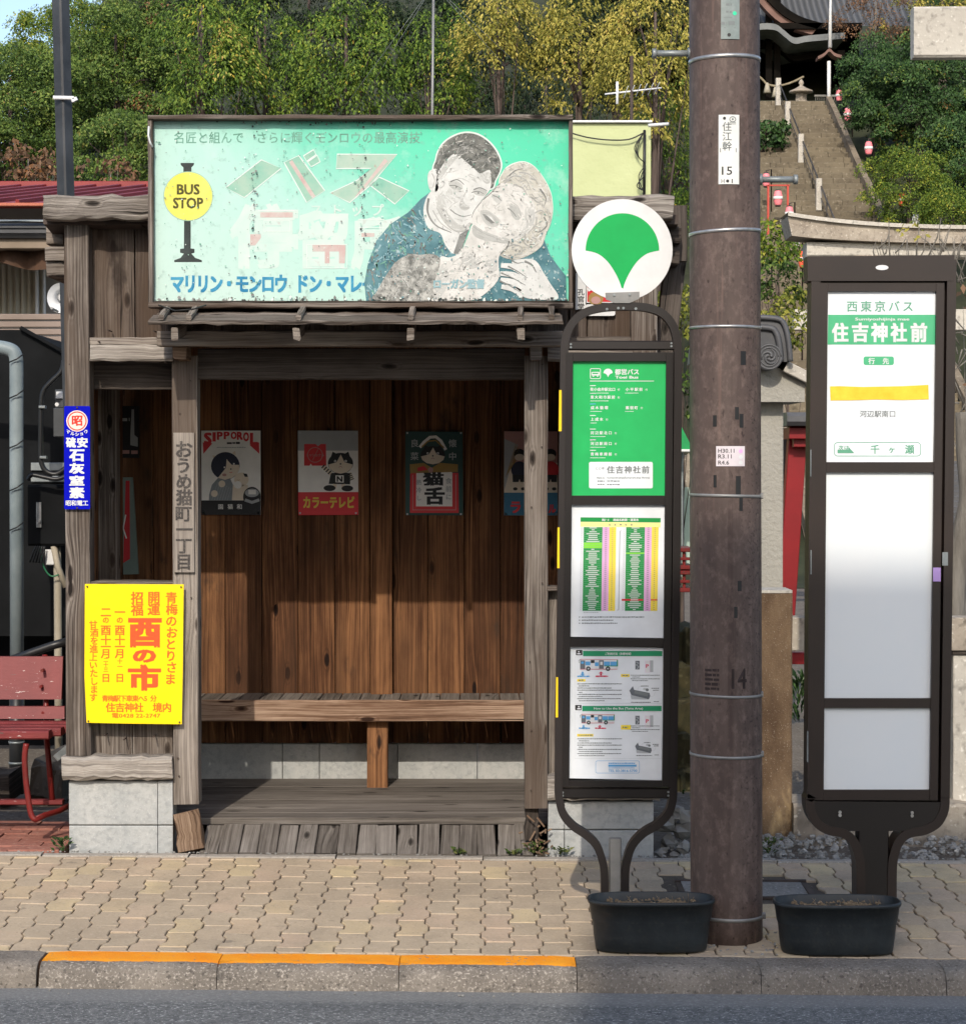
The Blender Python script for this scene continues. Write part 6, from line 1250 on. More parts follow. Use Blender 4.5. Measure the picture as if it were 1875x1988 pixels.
t = thing('antenna_mast', 'thin white mast with wire stays standing behind the billboard top', 'mast', P(840, 300, 12.5)); mb = MB(); mb.tube([Vector((X(839, 12.5), 12.5, .1)), P(839, 225, 12.5), P(842, -60, 12.5)], .0075, 8); mb.build('rod', M['greymetal'], t)
for a, b in (((842, -30), (1110, 225)), ((842, -30), (1065, 225)), ((842, -30), (690, 215)), ((842, -30), (600, 300))):
    mb = MB(); mb.tube([P(*a, 12.5), P(*b, 12.6 + abs(b[0] - 842) * .004)], .0015, 5); mb.build('stay_wire', M['galv'], t)
t = thing('television_aerial', 'rusty pole with white television aerial beside the cream building', 'aerial', P(1226, 240, 16)); mb = MB(); mb.tube([P(1226, 400, 16), P(1226, 108, 16)], .012, 8); mb.build('pole', M['rust'], t)
mb = MB(); mb.tube([P(1174, 182, 16), P(1284, 170, 16)], .006, 6); mb.tube([P(1198, 158, 15.97), P(1198, 201, 15.97)], .010, 6)
for k in range(6): c = P(1215 + k * 12, 178 - k * 1.4, 16); mb.tube([c + Vector((0, -.25, 0)), c + Vector((0, .25, 0))], .003, 5)
mb.build_each('aerial_bars', M['white'], t)

# ------------------------------------------------------------------ shrine approach on the right
M['stone'] = speck('pale_granite', (.40, .37, .32), (.5, .47, .41), (.62, .59, .53), 40, big=3); M['stonedirty'] = speck('weathered_granite', (.20, .165, .13), (.42, .37, .30), (.55, .5, .42), 40, big=4)
n = NT('rust_stained_granite'); v = n.obj(); f1 = n.noise(v, 140, 4, .65); f2 = n.noise(n.scale(v, (1, 1, .5)), 5, 5, .65); col = n.mix(n.mapr(f2, .35, .6), (.085, .048, .024), (.19, .125, .07)); col = n.mix(n.mapr(f2, .58, .70), col, (.46, .33, .17)); col = n.mix(n.mapr(f1, .60, .72), col, (.40, .34, .27)); n.bump(f1, .7, .008); M['stained'] = n.fin(col, .9)
t = thing('stone_gate_beam', 'pale square-cut stone crossbeam end of a gate at the top right', 'stone beam', (X(2050, 12), 12, 0)); mb = MB(); mb.bx(X(1774, 11.7, 60), X(2400, 11.7, 60), 11.7, 11.80, Z(110, 11.7), Z(11, 11.7), ch=.012, seg=6, jit=.002); mb.build('beam', M['stone'], t)
mb = MB(); mb.bx(X(2020, 11.8), X(2100, 11.8), 11.81, 12.1, 0, Z(112, 11.8), 'z', ch=.02); mb.build('pillar', M['stone'], t)
TO = thing('torii', 'weathered stone torii with upturned lintel in front of the shrine steps', 'torii', P(1750, 1000, 22)); mb = MB(); N_ = 30; pr_ = []
for i in range(N_ + 1):
    q = i / N_; u = 1522 + (2380 - 1522) * q; s_ = abs(2 * q - 1) ** 3; pr_.append((u, 449 - 24 * s_ + 4 * q, 475 - 13 * s_ + 5 * q))
m1_, m2_ = [P(u, a, 22) for u, a, b in pr_], [P(u + (8 if i == 0 else 0), b, 22) for i, (u, a, b) in enumerate(pr_)]
for i in range(N_): 
    q = [m1_[i], m1_[i + 1], m2_[i + 1], m2_[i]]; n0 = mb.add([p + Vector((0, -.25, 0)) for p in q]); n1 = mb.add([p + Vector((0, .25, 0)) for p in q])
    for f in ((0, 1, 2, 3), (7, 6, 5, 4), (0, 4, 5, 1), (3, 2, 6, 7)): mb.face([n0 + k for k in f])
    if i == 0: mb.face([n0 + k for k in (0, 3, 7, 4)])
mb.build('lintel', M['stonedirty'], TO)
mb = MB()
for i in range(N_): 
    q = [m1_[i] + Vector((0, 0, .002)), m1_[i + 1] + Vector((0, 0, .002)), m1_[i + 1] + Vector((0, 0, .04)), m1_[i] + Vector((0, 0, .04))]; n0 = mb.add([p + Vector((0, -.29, 0)) for p in q]); n1 = mb.add([p + Vector((0, .29, 0)) for p in q])
    for f in ((0, 1, 2, 3), (7, 6, 5, 4), (0, 4, 5, 1), (3, 2, 6, 7)): mb.face([n0 + k for k in f])
mb.build('lintel_cap', M['stone'], TO)
mb = MB(); mb.bx(X(1563, 21.9), X(2340, 21.9), 21.85, 22.15, Z(499, 21.9), Z(471, 21.9), ch=.02, seg=8, jit=.003); mb.build('under_lintel', M['stone'], TO)
mb = MB(); mb.bx(X(1540, 21.9), X(2360, 21.9), 21.9, 22.1, Z(640, 21.9), Z(600, 21.9)); mb.build('tie_beam', M['stone'], TO)
for u in (1680, 2220): mb = MB(); mb.tube([P(u, 1010, 22), P(u, 498, 22)], [.24, .2], 20); mb.build('pillar', M['stonedirty'], TO)
# steps
M['step'] = speck('shrine_step_stone', (.11, .09, .062), (.175, .146, .10), (.24, .205, .15), 14, big=1.2); M['kerbst'] = speck('brown_kerb_stone', (.13, .105, .075), (.22, .18, .13), (.3, .26, .2), 14, big=2); ST = thing('stone_steps', 'long straight flight of brown stone steps climbing to the shrine', 'steps', (6.9, 40, 2))
mb = MB(); y = 32.5; ng = .30
while y < 51.2:
    z = stair_z(y) ; xx = 5.0
    while xx < 8.02:
        wd = min(random.uniform(.5, .9), 8.05 - xx); r = random.random()
        mb.bx(xx + .004, xx + wd - .004, y, y + ng + .08, z - .25, z + random.uniform(-.004, .004), 'x', ch=.01, r=r); xx += wd
    y += ng
mb.build('tread', M['step'], ST)
mb = MB(); mb.bar((8.11, 32, stair_z(32) + .04), (8.11, 51, stair_z(51) + .04), .12, .2, (0, 0, 1), seg=20, jit=.015); mb.build('side_kerb', M['kerbst'], ST)
mb = MB(); mb.bar((4.9, 32, stair_z(32) + .06), (4.9, 51, stair_z(51) + .06), .18, .25, (0, 0, 1), seg=20, jit=.015); mb.build('side_kerb', M['kerbst'], ST)
HR = thing('handrail', 'iron handrail with stone posts running up the middle of the shrine steps', 'handrail', (6.92, 44, 6))
for Y_ in (33, 36, 39.2, 42.2, 44.8, 47.35, 49.4, 51.0): 
    mb = MB(); z = stair_z(Y_); mb.bx(6.87, 6.99, Y_ - .06, Y_ + .06, z - .1, z + .56, 'z', ch=.015); mb.build('post', M['stone'], HR)
mb = MB(); mb.tube([(6.97, 32.8, stair_z(32.8) + .42), (6.97, 51, stair_z(51) + .42)], .018, 8); mb.tube([(6.97, 32.8, stair_z(32.8) + .18), (6.97, 51, stair_z(51) + .18)], .010, 8)
for k in range(9): Y_ = 34.5 + k * 1.9; mb.tube([(6.97, Y_, stair_z(Y_) - .05), (6.97, Y_, stair_z(Y_) + .42)], .012, 6)
mb.build('rail', vary('dark_iron_rail', (.05, .045, .04), (.09, .08, .07), 6, .5), HR)
# shrine hall
SHR = thing('shrine_hall', 'dark shrine hall with curved grey eaves and brown bargeboard at the top of the steps', 'shrine', (7, 56, 10.4))
M['eave'] = vary('grey_copper_eave', (.10, .11, .115), (.17, .18, .18), 3, .6); M['barge'] = vary('red_brown_bargeboard', (.11, .055, .04), (.17, .09, .07), 4, .6); M['dkwood'] = vary('shade_black_timber', (.004, .004, .004), (.012, .010, .008), 2, 1, spec=.05)  # shrine timber coloured near black to stand in for the hall's deep shade
mb = MB(); mb.bx(2.5, 9.6, 62, 62.2, 10.2, 15.5); mb.bx(2.5, 2.7, 54.8, 62, 10.2, 15); mb.bx(9.4, 9.6, 55.5, 62, 10.2, 13); mb.bx(2.7, 9.4, 53.9, 62, 12.45, 12.6); mb.bx(2.7, 9.0, 56, 56.2, 12.6, 16); mb.build('wall', M['dkwood'], SHR)  # includes a ceiling slab added to keep sun off the back wall
mb = MB(); mb.bx(2, 10.2, 54, 62, 10.0, 10.42); mb.build('platform', M['step'], SHR)
for u in (1484, 1500): mb = MB(); mb.bx(X(u, 54.3), X(u, 54.3) + .16, 54.3, 54.46, 10.4, 14, 'z'); mb.build('column', M['dkwood'], SHR)
def strip(name, top, bot, y0, y1, mat):
    mb = MB()
    for i in range(len(top) - 1):
        q = [P(*top[i], y0), P(*top[i + 1], y0), P(*bot[i + 1], y0), P(*bot[i], y0)]; r = [Vector((p.x, y1, p.z)) for p in q]; n0 = mb.add(q + r)
        for f in ((0, 1, 2, 3), (7, 6, 5, 4), (0, 4, 5, 1), (3, 2, 6, 7), (0, 3, 7, 4), (1, 5, 6, 2)): mb.face([n0 + k for k in f])
    mb.build(name, mat, SHR)
tt = smooth([(1300, 60), (1380, 62), (1440, 55), (1475, 45), (1505, 46), (1522, 58), (1542, 72), (1570, 68), (1640, 62)], 5); strip('front_eave', tt, [(u, v + 12) for u, v in tt], 53.2, 56, M['eave'])
strip('eave_beam', [(u, v + 34) for u, v in tt], [(u, v + 46) for u, v in tt], 54.5, 54.8, M['dkwood'])
bt = smooth([(1440, -60), (1478, -12), (1502, 15), (1524, 33), (1550, 46), (1585, 56)], 5); strip('bargeboard', bt, [(u - 9, v + 10) for u, v in bt], 54.0, 54.3, M['barge']); strip('bargeboard', [(u + 12, v - 12) for u, v in bt], [(u + 1, v - 1) for u, v in bt], 53.9, 54.2, M['dkwood'])
n = NT('ribbed_shrine_roof'); v = n.obj(); wv = n.math('MULTIPLY_ADD', n.math('SINE', n.math('MULTIPLY', (lambda s: (n.set(s.inputs[0], v), s.outputs[0])[1])(n.n('SeparateXYZ')), 40)), .5, .5); n.bump(wv, .6, .05); M['shroof'] = n.fin(n.mix(wv, (.045, .048, .05), (.10, .103, .107)), .6)
mb = MB(); rows = []
for j in range(9):
    q = j / 8; rows.append([(x, 54.4 + 4.5 * q, 12.62 + .002 * (x - 9) ** 2 + 4.5 * q * (.55 + .45 * q)) for x in (6.2, 7.2, 8.2, 9.2, 10.2, 11.2)])
for r_ in rows: mb.v.extend(r_)
for j in range(8):
    for i in range(5): k = j * 6 + i; mb.face((k, k + 1, k + 7, k + 6), None, .5, 0, True)
mb.build('roof', M['shroof'], SHR)
mb = MB(); p_ = [P(u, v, 53.9) for u, v in smooth([(1440, 118), (1478, 152), (1490, 163), (1510, 166), (1535, 160), (1560, 148)], 5)]; mb.tube(p_, .028, 8); mb.build('straw_rope', vary('straw', (.2, .17, .11), (.3, .26, .18), 8, .9), SHR)
mb = MB()
for u, v in ((1489, 160), (1505, 168)): mb.tube([P(u, v, 53.88), P(u, v + 8, 53.88), P(u, v + 20, 53.88)], [.03, .06, .1], 8)
mb.build_each('tassel', vary('pale_straw', (.32, .29, .22), (.4, .37, .3), 8, .9), SHR)
mb = MB(); [mb.bx(X(1580 + k * 4, 53.8), X(1581 + k * 4, 53.8), 53.8, 53.83, 10.4, 10.75, 'z') for k in range(14)]; mb.bx(X(1578, 53.8), X(1640, 53.8), 53.78, 53.85, 10.75, 10.8); mb.build('low_fence', vary('grey_low_fence', (.13, .125, .11), (.2, .19, .17), 5, .8), SHR)
def stone_lantern(c, s):
    t = thing('stone_lantern', 'small stone lantern standing at the head of the shrine steps', 'stone lantern', c); mb = MB()
    mb.lathe(c, [(.30 * s, 0), (.30 * s, .12 * s), (.24 * s, .13 * s), (.24 * s, .2 * s)], 6, smooth=False); mb.build('base', M['stonedirty'], t)
    mb = MB(); mb.lathe(c, [(.2 * s, .2 * s), (.2 * s, .46 * s)], 4, smooth=False); mb.build('light_box', M['stonedirty'], t)
    mb = MB(); mb.lathe(c, [(.2 * s, .46 * s), (.44 * s, .5 * s), (.42 * s, .56 * s), (.22 * s, .64 * s), (.1 * s, .72 * s), (.05 * s, .76 * s), (.10 * s, .84 * s), (.07 * s, .92 * s), (.01 * s, .99 * s)], 12); mb.build('roof_cap', M['stonedirty'], t)
stone_lantern(P(1555, 206, 51.8), .66)
t = thing('post_lamp', 'slender white pole with a little gabled roof beside the shrine eave', 'lamp post', P(1611, 208, 51)); mb = MB(); mb.tube([P(1609, 212, 51), P(1609, 118, 51)], .045, 8); mb.tube([P(1611, 92, 51), P(1612, 0, 51), P(1612, -60, 51)], [.05, .028, .02], 8); mb.build('pole', M['white'], t)
mb = MB(); q = smooth([(1588, 108), (1600, 102), (1610, 93), (1620, 102), (1634, 106)], 3); mb.prism([P(u, v, 50.8) for u, v in q] + [P(u, v + 6, 50.8) for u, v in q[::-1]], (0, .4, 0)); mb.build('roof', M['barge'], t)
# paper lanterns
M['lpink'] = vary('pink_paper', S(238, 112, 124), S(244, 150, 156), 5, .7); M['lwhite'] = vary('white_paper', (.75, .72, .70), (.8, .78, .75), 5, .7); M['lred'] = vary('red_orange_paper', S(230, 70, 45), S(240, 110, 80), 5, .7)
def paper_lantern(u, v, Y, s, m1, label, frame=None):
    c = P(u, v + 13 * s, Y); k = s * Y / 4200; t = thing('paper_lantern', label, 'lantern', (c.x, c.y, terrain(c.x, c.y)), 'paper lanterns along the shrine steps'); mb = MB()
    H, Rr = 24 * k, 7.2 * k; prof = [(Rr * .55, 0)] + [(Rr * (.62 + .40 * math.sin(math.pi * (.08 + .84 * j / 12)) + (.025 if j % 2 else -.02)), H * (.04 + .92 * j / 12)) for j in range(13)] + [(Rr * .55, H)]
    mb.lathe(c, prof, 18, m1); mb.build('shade', None, t)
    mb = MB(); mb.lathe(c, [(Rr * .7, H * .40), (Rr * 1.09, H * .40), (Rr * 1.09, H * .6), (Rr * .7, H * .6)], 18); mb.build('white_band', M['lwhite'], t)
    mb = MB(); mb.lathe((c.x, c.y, c.z - .02), [(Rr * .6, 0), (Rr * .6, .05)], 14); mb.lathe((c.x, c.y, c.z + H - .03), [(Rr * .6, 0), (Rr * .6, .05)], 14); mb.build_each('rim', M['ink'], t)
    mb = MB()
    if frame:
        for d in (-1, 1): mb.bx(c.x + d * Rr * 2.2 - .02, c.x + d * Rr * 2.2 + .02, c.y - .02, c.y + .02, terrain(c.x, c.y) - .2, c.z + H * 1.35, 'z')
        mb.bx(c.x - Rr * 2.6, c.x + Rr * 2.6, c.y - .02, c.y + .02, c.z + H * 1.3, c.z + H * 1.4); mb.build('red_stand', vary('red_stand_paint', S(170, 55, 45), S(185, 75, 60), 5, .6), t)
    else: mb.tube([(c.x + .12, c.y + .1, terrain(c.x, c.y) - .2), (c.x + .12, c.y + .1, c.z + H + .1), (c.x, c.y, c.z + H + .06), (c.x, c.y, c.z + H)], .014, 6); mb.build('hanger_pole', M['rust'], t)
for u, v, Y, s, m_, lb in ((1645.6, 221, 49.3, 1.05, 'lpink', 'pink paper lantern high on the right, just under the shrine lamp post'), (1686, 286, 46.8, 1.05, 'lpink', 'pink paper lantern hanging before dark leaves midway up the right side of the steps'), (1751, 386, 43.2, 1.08, 'lred', 'red and white paper lantern before the yellow-green maple'), (1778, 426, 41.5, 1.0, 'lwhite', 'nearly white paper lantern low at the foot of the yellow-green maple'), (1628.6, 184, 50.6, .9, 'lpink', 'dim pink paper lantern in shade, topmost beside the shrine'),
                           (1487, 348, 44.6, 1.05, 'lpink', 'pink paper lantern behind the end of the right step bolt'), (1532, 413, 42.5, 1.1, 'lpink', 'pink paper lantern just above the tip of the torii lintel'), (1546, 466, 38, .9, 'lwhite', 'pale paper lantern tucked under the torii lintel'), (1559, 502, 34, 1.35, 'lred', 'orange-red paper lantern at the top left corner of the brown bus stop')): paper_lantern(u, v, Y, s, M[m_], lb)
paper_lantern(1510, 383, 43.6, 1.2, M['lpink'], 'pink paper lantern held in a red two-legged stand', True)
# gate wall with tiled end, red leg, granite post, fence
GW = thing('gate_wall', 'plastered gate wall with swirl-crested roof end tile beside the brown pole', 'gate', (X(1450, 11), 11, 0)); M['plaster'] = vary('grey_beige_plaster', (.30, .29, .255), (.37, .355, .31), 2.5, .9, .8, 45); M['tile'] = vary('dark_grey_tile', (.05, .052, .055), (.10, .10, .105), 5, .5)
mb = MB(); px(mb, 1400, 1520, 775, 1185, 11.0, 11.35, 'z', seg=4, jit=.001); mb.build('wall', M['plaster'], GW)
mb = MB(); mb.prism([P(u, v, 10.9) for u, v in ((1375, 780), (1375, 730), (1440, 690), (1505, 712), (1562, 738), (1562, 780))], (0, .5, 0)); mb.build('gable', M['plaster'], GW)
mb = MB(); mb.bar(P(1512, 715, 11.1), P(1566, 742, 11.1), .5, .055, (0, 0, 1)); mb.build('verge_tile', M['stone'], GW)
mb = MB(); q = smooth([(1352, 700), (1360, 650), (1382, 622), (1440, 616), (1505, 618), (1522, 630), (1530, 660), (1534, 702)], 5); mb.prism([P(u, v, 10.82) for u, v in q], (0, .5, 0)); mb.build('ridge_end_tile', M['tile'], GW)
mb = MB(); q2 = [((u - 1443) * .80 + 1443, (v - 702) * .78 + 702) for u, v in q]; mb.tube([P(u, v, 10.81) for u, v in q2], .016, 6); mb.tube([P(u, v, 10.81) for u, v in q], .014, 6); mb.build('tile_moulding', M['tile'], GW)
mb = MB(); c = P(1492, 693, 10.80); mb.tube([c + Vector((0, .3, 0)), c + Vector((0, -.02, 0))], .066, 28); mb.build('round_tile', M['tile'], GW)
mb = MB()
for r_ in (.060, .046): mb.tube([c + Vector((r_ * math.cos(R(k * 15)), -.022, r_ * math.sin(R(k * 15)))) for k in range(25)], .0035, 6)
for a in (0, 120, 240): mb.tube([c + Vector(((.008 + .032 * k / 9) * math.cos(R(a + k * 22)), -.022, (.008 + .032 * k / 9) * math.sin(R(a + k * 22)))) for k in range(10)], [.009 - .0006 * k for k in range(10)], 6)
mb.build('swirl_crest', vary('mid_grey_tile', (.085, .087, .09), (.12, .12, .125), 5, .5), GW)
M['vermil'] = vary('vermilion_paint', S(112, 4, 12), S(134, 9, 18), 3, .5); t = thing('red_gate', 'vermilion gate leg with dark capped bracket leaning behind the granite post', 'gate', P(1530, 1300, 13.5)); mb = MB(); mb.bar(P(1549, 815, 13.5), P(1523, 1205, 13.5), .11, .11, (0, 1, 0)); mb.build('leg', M['vermil'], t)
mb = MB(); px(mb, 1532, 1640, 830, 852, 13.3, 13.6); px(mb, 1541, 1640, 852, 868, 13.35, 13.55); mb.build('bracket', M['vermil'], t); mb = MB(); px(mb, 1528, 1650, 800, 826, 13.2, 13.7, ch=.03); mb.build('cap', M['tile'], t)
mb = MB(); px(mb, 1500, 1900, 1268, 1290, 13.2, 13.3); mb.build('foot_beam', M['vermil'], t); mb = MB(); mb.bar(P(1520, 850, 13.9), P(1498, 1180, 13.9), .1, .1, (0, 1, 0)); mb.build('leg', M['wdark'], t)
mb = MB(); mb.bar(P(1530, 1195, 13.2), P(1548, 1262, 13.2), .05, .05, (0, 1, 0)); mb.build('strut', M['vermil'], t)
GP_ = thing('granite_post', 'square granite post stained rusty brown beside the brown utility pole', 'stone post', (X(1490, 9.45), 9.45, .05)); mb = MB(); px(mb, 1438, 1538, 1152, 1668, 9.35, 9.58, 'z', ch=.008, seg=10, jit=.0018); mb.build('shaft', M['stained'], GP_); mb = MB(); mb.prism([P(1438, 1151.5, 9.35), P(1538, 1151.5, 9.35), P(1538, 1151.5, 9.35) + Vector((0, .23, 0)), P(1438, 1151.5, 9.35) + Vector((0, .23, 0))], (0, 0, .012)); mb.build('top_face', M['stone'], GP_)
FN = thing('stone_fence', 'low granite fence with rail and slab on a mossy footing at the far right', 'fence', (X(1700, 9.5), 9.5, .05))
mb = MB(); px(mb, 1540, 2300, 1562, 1680, 9.32, 9.62, seg=40, jit=.004, ch=.012); mb.build('footing', M['stonedirty'], FN); mb = MB(); px(mb, 1534, 2300, 1199, 1264, 9.42, 9.56, seg=12, jit=.0015); mb.build('rail', M['stonedirty'], FN)
for u in (1850, 2010, 2170): mb = MB(); px(mb, u, u + 150, 1268, 1558, 9.44, 9.54, 'z', seg=6, jit=.002); mb.build('slab', M['stone'], FN)
mb = MB(); px(mb, 1849, 2300, 1264.5, 1272, 9.43, 9.55); mb.build('joint_strip', M['wdark'], FN)
TH = thing('tiled_wall', 'wall with dark ribbed tile roofing at the far right edge', 'wall', (X(1950, 12.5), 12.5, 0)); mb = MB(); px(mb, 1864, 2300, 1080, 1420, 12.4, 12.6); mb.build('wall', M['stone'], TH); mb = MB()
for k in range(18): v = 900 + k * 10; mb.bar(P(1838 + k * .6, v + 10, 12.2 - k * .01), P(2300, v - 10, 12.2 - k * .01), .03, .045, (0, 0, 1), ch=.012)
px(mb, 1838, 2300, 895, 1085, 12.26, 12.5); mb.build('tile_roof', M['tile'], TH)
# things seen in the gap left of the pole
M['moss'] = speck('mossy_rubble', (.022, .022, .009), (.055, .044, .018), (.11, .095, .05), 14, big=9, bump=1)
MW = thing('mossy_wall', 'mossy terraced rubble wall between the ginkgo bus stop and the brown pole', 'wall', (X(1300, 11), 11, .1)); mb = MB()
for k in range(7): z0 = Z(1640 - k * 70, 10.6 + k * .12); mb.bx(X(1262, 10.5), X(1440, 10.5), 10.6 + k * .12, 12, z0 - .2, z0, seg=14, jit=.02, ch=.02)
mb.build('rubble', M['moss'], MW)
M['tarp'] = flat('green_tarp', S(15, 140, 75), .5); t = thing('green_canopy', 'small bright green canopy glimpsed behind the ginkgo bus stop', 'canopy', P(1300, 880, 16)); mb = MB(); mb.prism([P(1316, 815, 16), P(1345, 872, 16), P(1200, 872, 16), P(1230, 815, 16)], (0, .6, 0)); mb.build('cover', M['tarp'], t); mb = MB(); px(mb, 1200, 1346, 872, 877, 15.98, 16.1); mb.build('rail', M['white'], t); mb = MB(); px(mb, 1322, 1326, 877, 1120, 16.2, 16.26, 'z'); mb.build('pole', M['galv'], t)
t = thing('stone_wall', 'grey boulder wall glimpsed under the green canopy', 'wall', P(1300, 1000, 17)); mb = MB(); [px(mb, 1180 + k * 33, 1211 + k * 33, 885 + (k % 2) * 6, 945, 17, 17.4, seg=3, jit=.05, ch=.06) for k in range(6)]; mb.build('boulder_course', M['stonedirty'], t); mb = MB(); px(mb, 1180, 1380, 946, 1100, 17, 17.3); mb.build('green_sheet', vary('grey_green_sheet', (.3, .4, .34), (.38, .47, .4), 3, .6), t)
for k, lb in enumerate(('lower red crate glimpsed left of the brown pole', 'upper red crate glimpsed left of the brown pole')):
    t = thing('red_crate', lb, 'crate', P(1320, 1150 - k * 44, 12.6), 'red crates'); mb = MB(); v0 = 1108 - k * 44
    px(mb, 1280, 1345, v0, v0 + 8, 12.5, 12.8); px(mb, 1280, 1345, v0 + 34, v0 + 42, 12.5, 12.8); [px(mb, 1280 + j * 15, 1286 + j * 15, v0 + 8.5, v0 + 33.5, 12.52, 12.56, 'z') for j in range(5)]; px(mb, 1281, 1344, v0 + 18, v0 + 24, 12.505, 12.515); mb.build('slats', M['redmetal'], t)
# loose rocks and gravel
M['rock'] = speck('grey_rubble_rock', (.20, .195, .18), (.33, .32, .30), (.5, .49, .46), 22, big=4, bump=.9)
def rock_into(mb, c, s, flat_=.7):
    b = len(mb.v); sd = Vector((random.uniform(-50, 50), random.uniform(-50, 50), 0)); rot = random.uniform(0, 6)
    for i in range(5):
        th = math.pi * i / 4
        for k in range(7):
            ph = 2 * math.pi * k / 7 + rot; d = Vector((math.sin(th) * math.cos(ph), math.sin(th) * math.sin(ph), math.cos(th))); rr_ = s * (.72 + .62 * (mnoise.noise(d * 1.7 + sd))); mb.v.append((c[0] + d.x * rr_, c[1] + d.y * rr_ * .8, c[2] + d.z * rr_ * flat_))
    r = random.random()
    for i in range(4):
        for k in range(7): q = b + i * 7; mb.face((q + k, q + 7 + k, q + 7 + (k + 1) % 7, q + (k + 1) % 7), None, r)
rk = [(1290, 1600, 38, 'large dark rock half behind the right upright of the ginkgo bus stop'), (1325, 1612, 34, 'angular rock against the brown pole, upper'), (1300, 1636, 26, 'pale rock at the bus stop upright, middle of the rubble pile'), (1328, 1645, 24, 'light angular rock at the pole base'), (1285, 1655, 20, 'small grey rock touching the concrete block corner'), (1237, 1656, 19, 'flat round rock at the bus stop stem'), (1312, 1578, 26, 'mossy rock at the top of the rubble pile'), (1336, 1585, 26, 'dark rock beside the pole at the top of the pile'), (1308, 1661, 15, 'whitish stone at the front of the rubble pile'), (1331, 1665, 13, 'small white stone by the pole base')]
for u, v, s_, lb in rk:
    Y_ = 8.98 if v > 1640 else 9.12; c = P(u, v, Y_); mb = MB(); rock_into(mb, c, s_ * Y_ / 4200); tag(mb.build('rock', M['rock']), lb, 'rock', 'rubble beside the pole')
mb = MB()
for k in range(900):
    x = random.uniform(X(1300, 9), 3.2); y = random.uniform(8.86, 9.33); s_ = random.uniform(.008, .024); rock_into(mb, (x, y, gz(x, y) - .01 + (y - 8.86) * .06), s_)
for k in range(500):
    x = random.uniform(-3, 3); y = 8.855 + abs(random.gauss(0, .012)); s_ = random.uniform(.003, .009)
    if -1.17 < x < .2 and random.random() < .7: continue
    rock_into(mb, (x, y, gz(x, y) + .001), s_)
for k in range(130):
    x = random.choice((random.gauss(.95, .1), random.gauss(1.92, .09), random.gauss(1.15, .05))); y = random.uniform(7.30, 7.62); rock_into(mb, (x, y, gz(x, y) + .001), random.uniform(.003, .010))
for k in range(26): x = random.uniform(-2, 2); rock_into(mb, (x, random.uniform(7.0, 7.07), -.079 - .0085 * x), random.uniform(.003, .008))
tag(mb.build('gravel', M['rock'], loc=(0, 0, 0)), 'loose grey gravel along the wall foot, the planters and the gutter', 'gravel', None, 'stuff')

# ------------------------------------------------------------------ trees and shrubs
LM = {}
LM['broad'] = leafmat('broadleaf_green', [(0, (.016, .036, .008)), (.35, (.064, .118, .023)), (.7, (.145, .22, .044)), (.93, (.25, .31, .07)), (1, (.26, .14, .05))])
LM['cedar'] = leafmat('drooping_green_leaf', [(0, (.016, .036, .010)), (.3, (.068, .132, .019)), (.65, (.18, .275, .037)), (.92, (.34, .39, .06)), (1, (.48, .34, .04))], .36)
LM['gold'] = leafmat('yellowing_leaf', [(0, (.055, .068, .016)), (.3, (.22, .22, .036)), (.65, (.47, .41, .085)), (.92, (.64, .53, .14)), (1, (.44, .26, .08))], .36)
LM['dark'] = leafmat('dark_glossy_leaf', [(0, (.008, .022, .006)), (.4, (.026, .062, .015)), (.75, (.060, .125, .031)), (.95, (.09, .14, .05)), (1, (.2, .25, .14))], .12)
LM['maple'] = leafmat('bright_maple_leaf', [(0, (.03, .065, .010)), (.35, (.085, .145, .018)), (.75, (.19, .25, .03)), (1, (.46, .42, .06))])
LM['brown'] = leafmat('autumn_brown_leaf', [(0, (.06, .04, .025)), (.4, (.14, .085, .05)), (.75, (.24, .13, .07)), (1, (.34, .15, .05))])
LM['deep'] = leafmat('painted_shade_leaf', [(0, (.006, .012, .005)), (.5, (.014, .028, .009)), (1, (.035, .055, .016))], .08)  # near-black leaves on back trees put the shade of the gaps into colour
LM['weed'] = leafmat('weed_leaf', [(0, (.03, .06, .012)), (.6, (.085, .13, .03)), (1, (.2, .2, .07))])
LM['reed'] = leafmat('yellow_green_reed', [(0, (.05, .075, .012)), (.4, (.15, .18, .025)), (.8, (.32, .31, .05)), (1, (.42, .36, .12))])
M['bark'] = vary('purple_brown_bark', (.045, .032, .026), (.11, .082, .07), 6, .9, .8, 20, stretch=(3, 3, .6)); M['barkgrey'] = vary('grey_bark', (.10, .09, .075), (.2, .185, .16), 6, .9, .8, 20, stretch=(3, 3, .6))
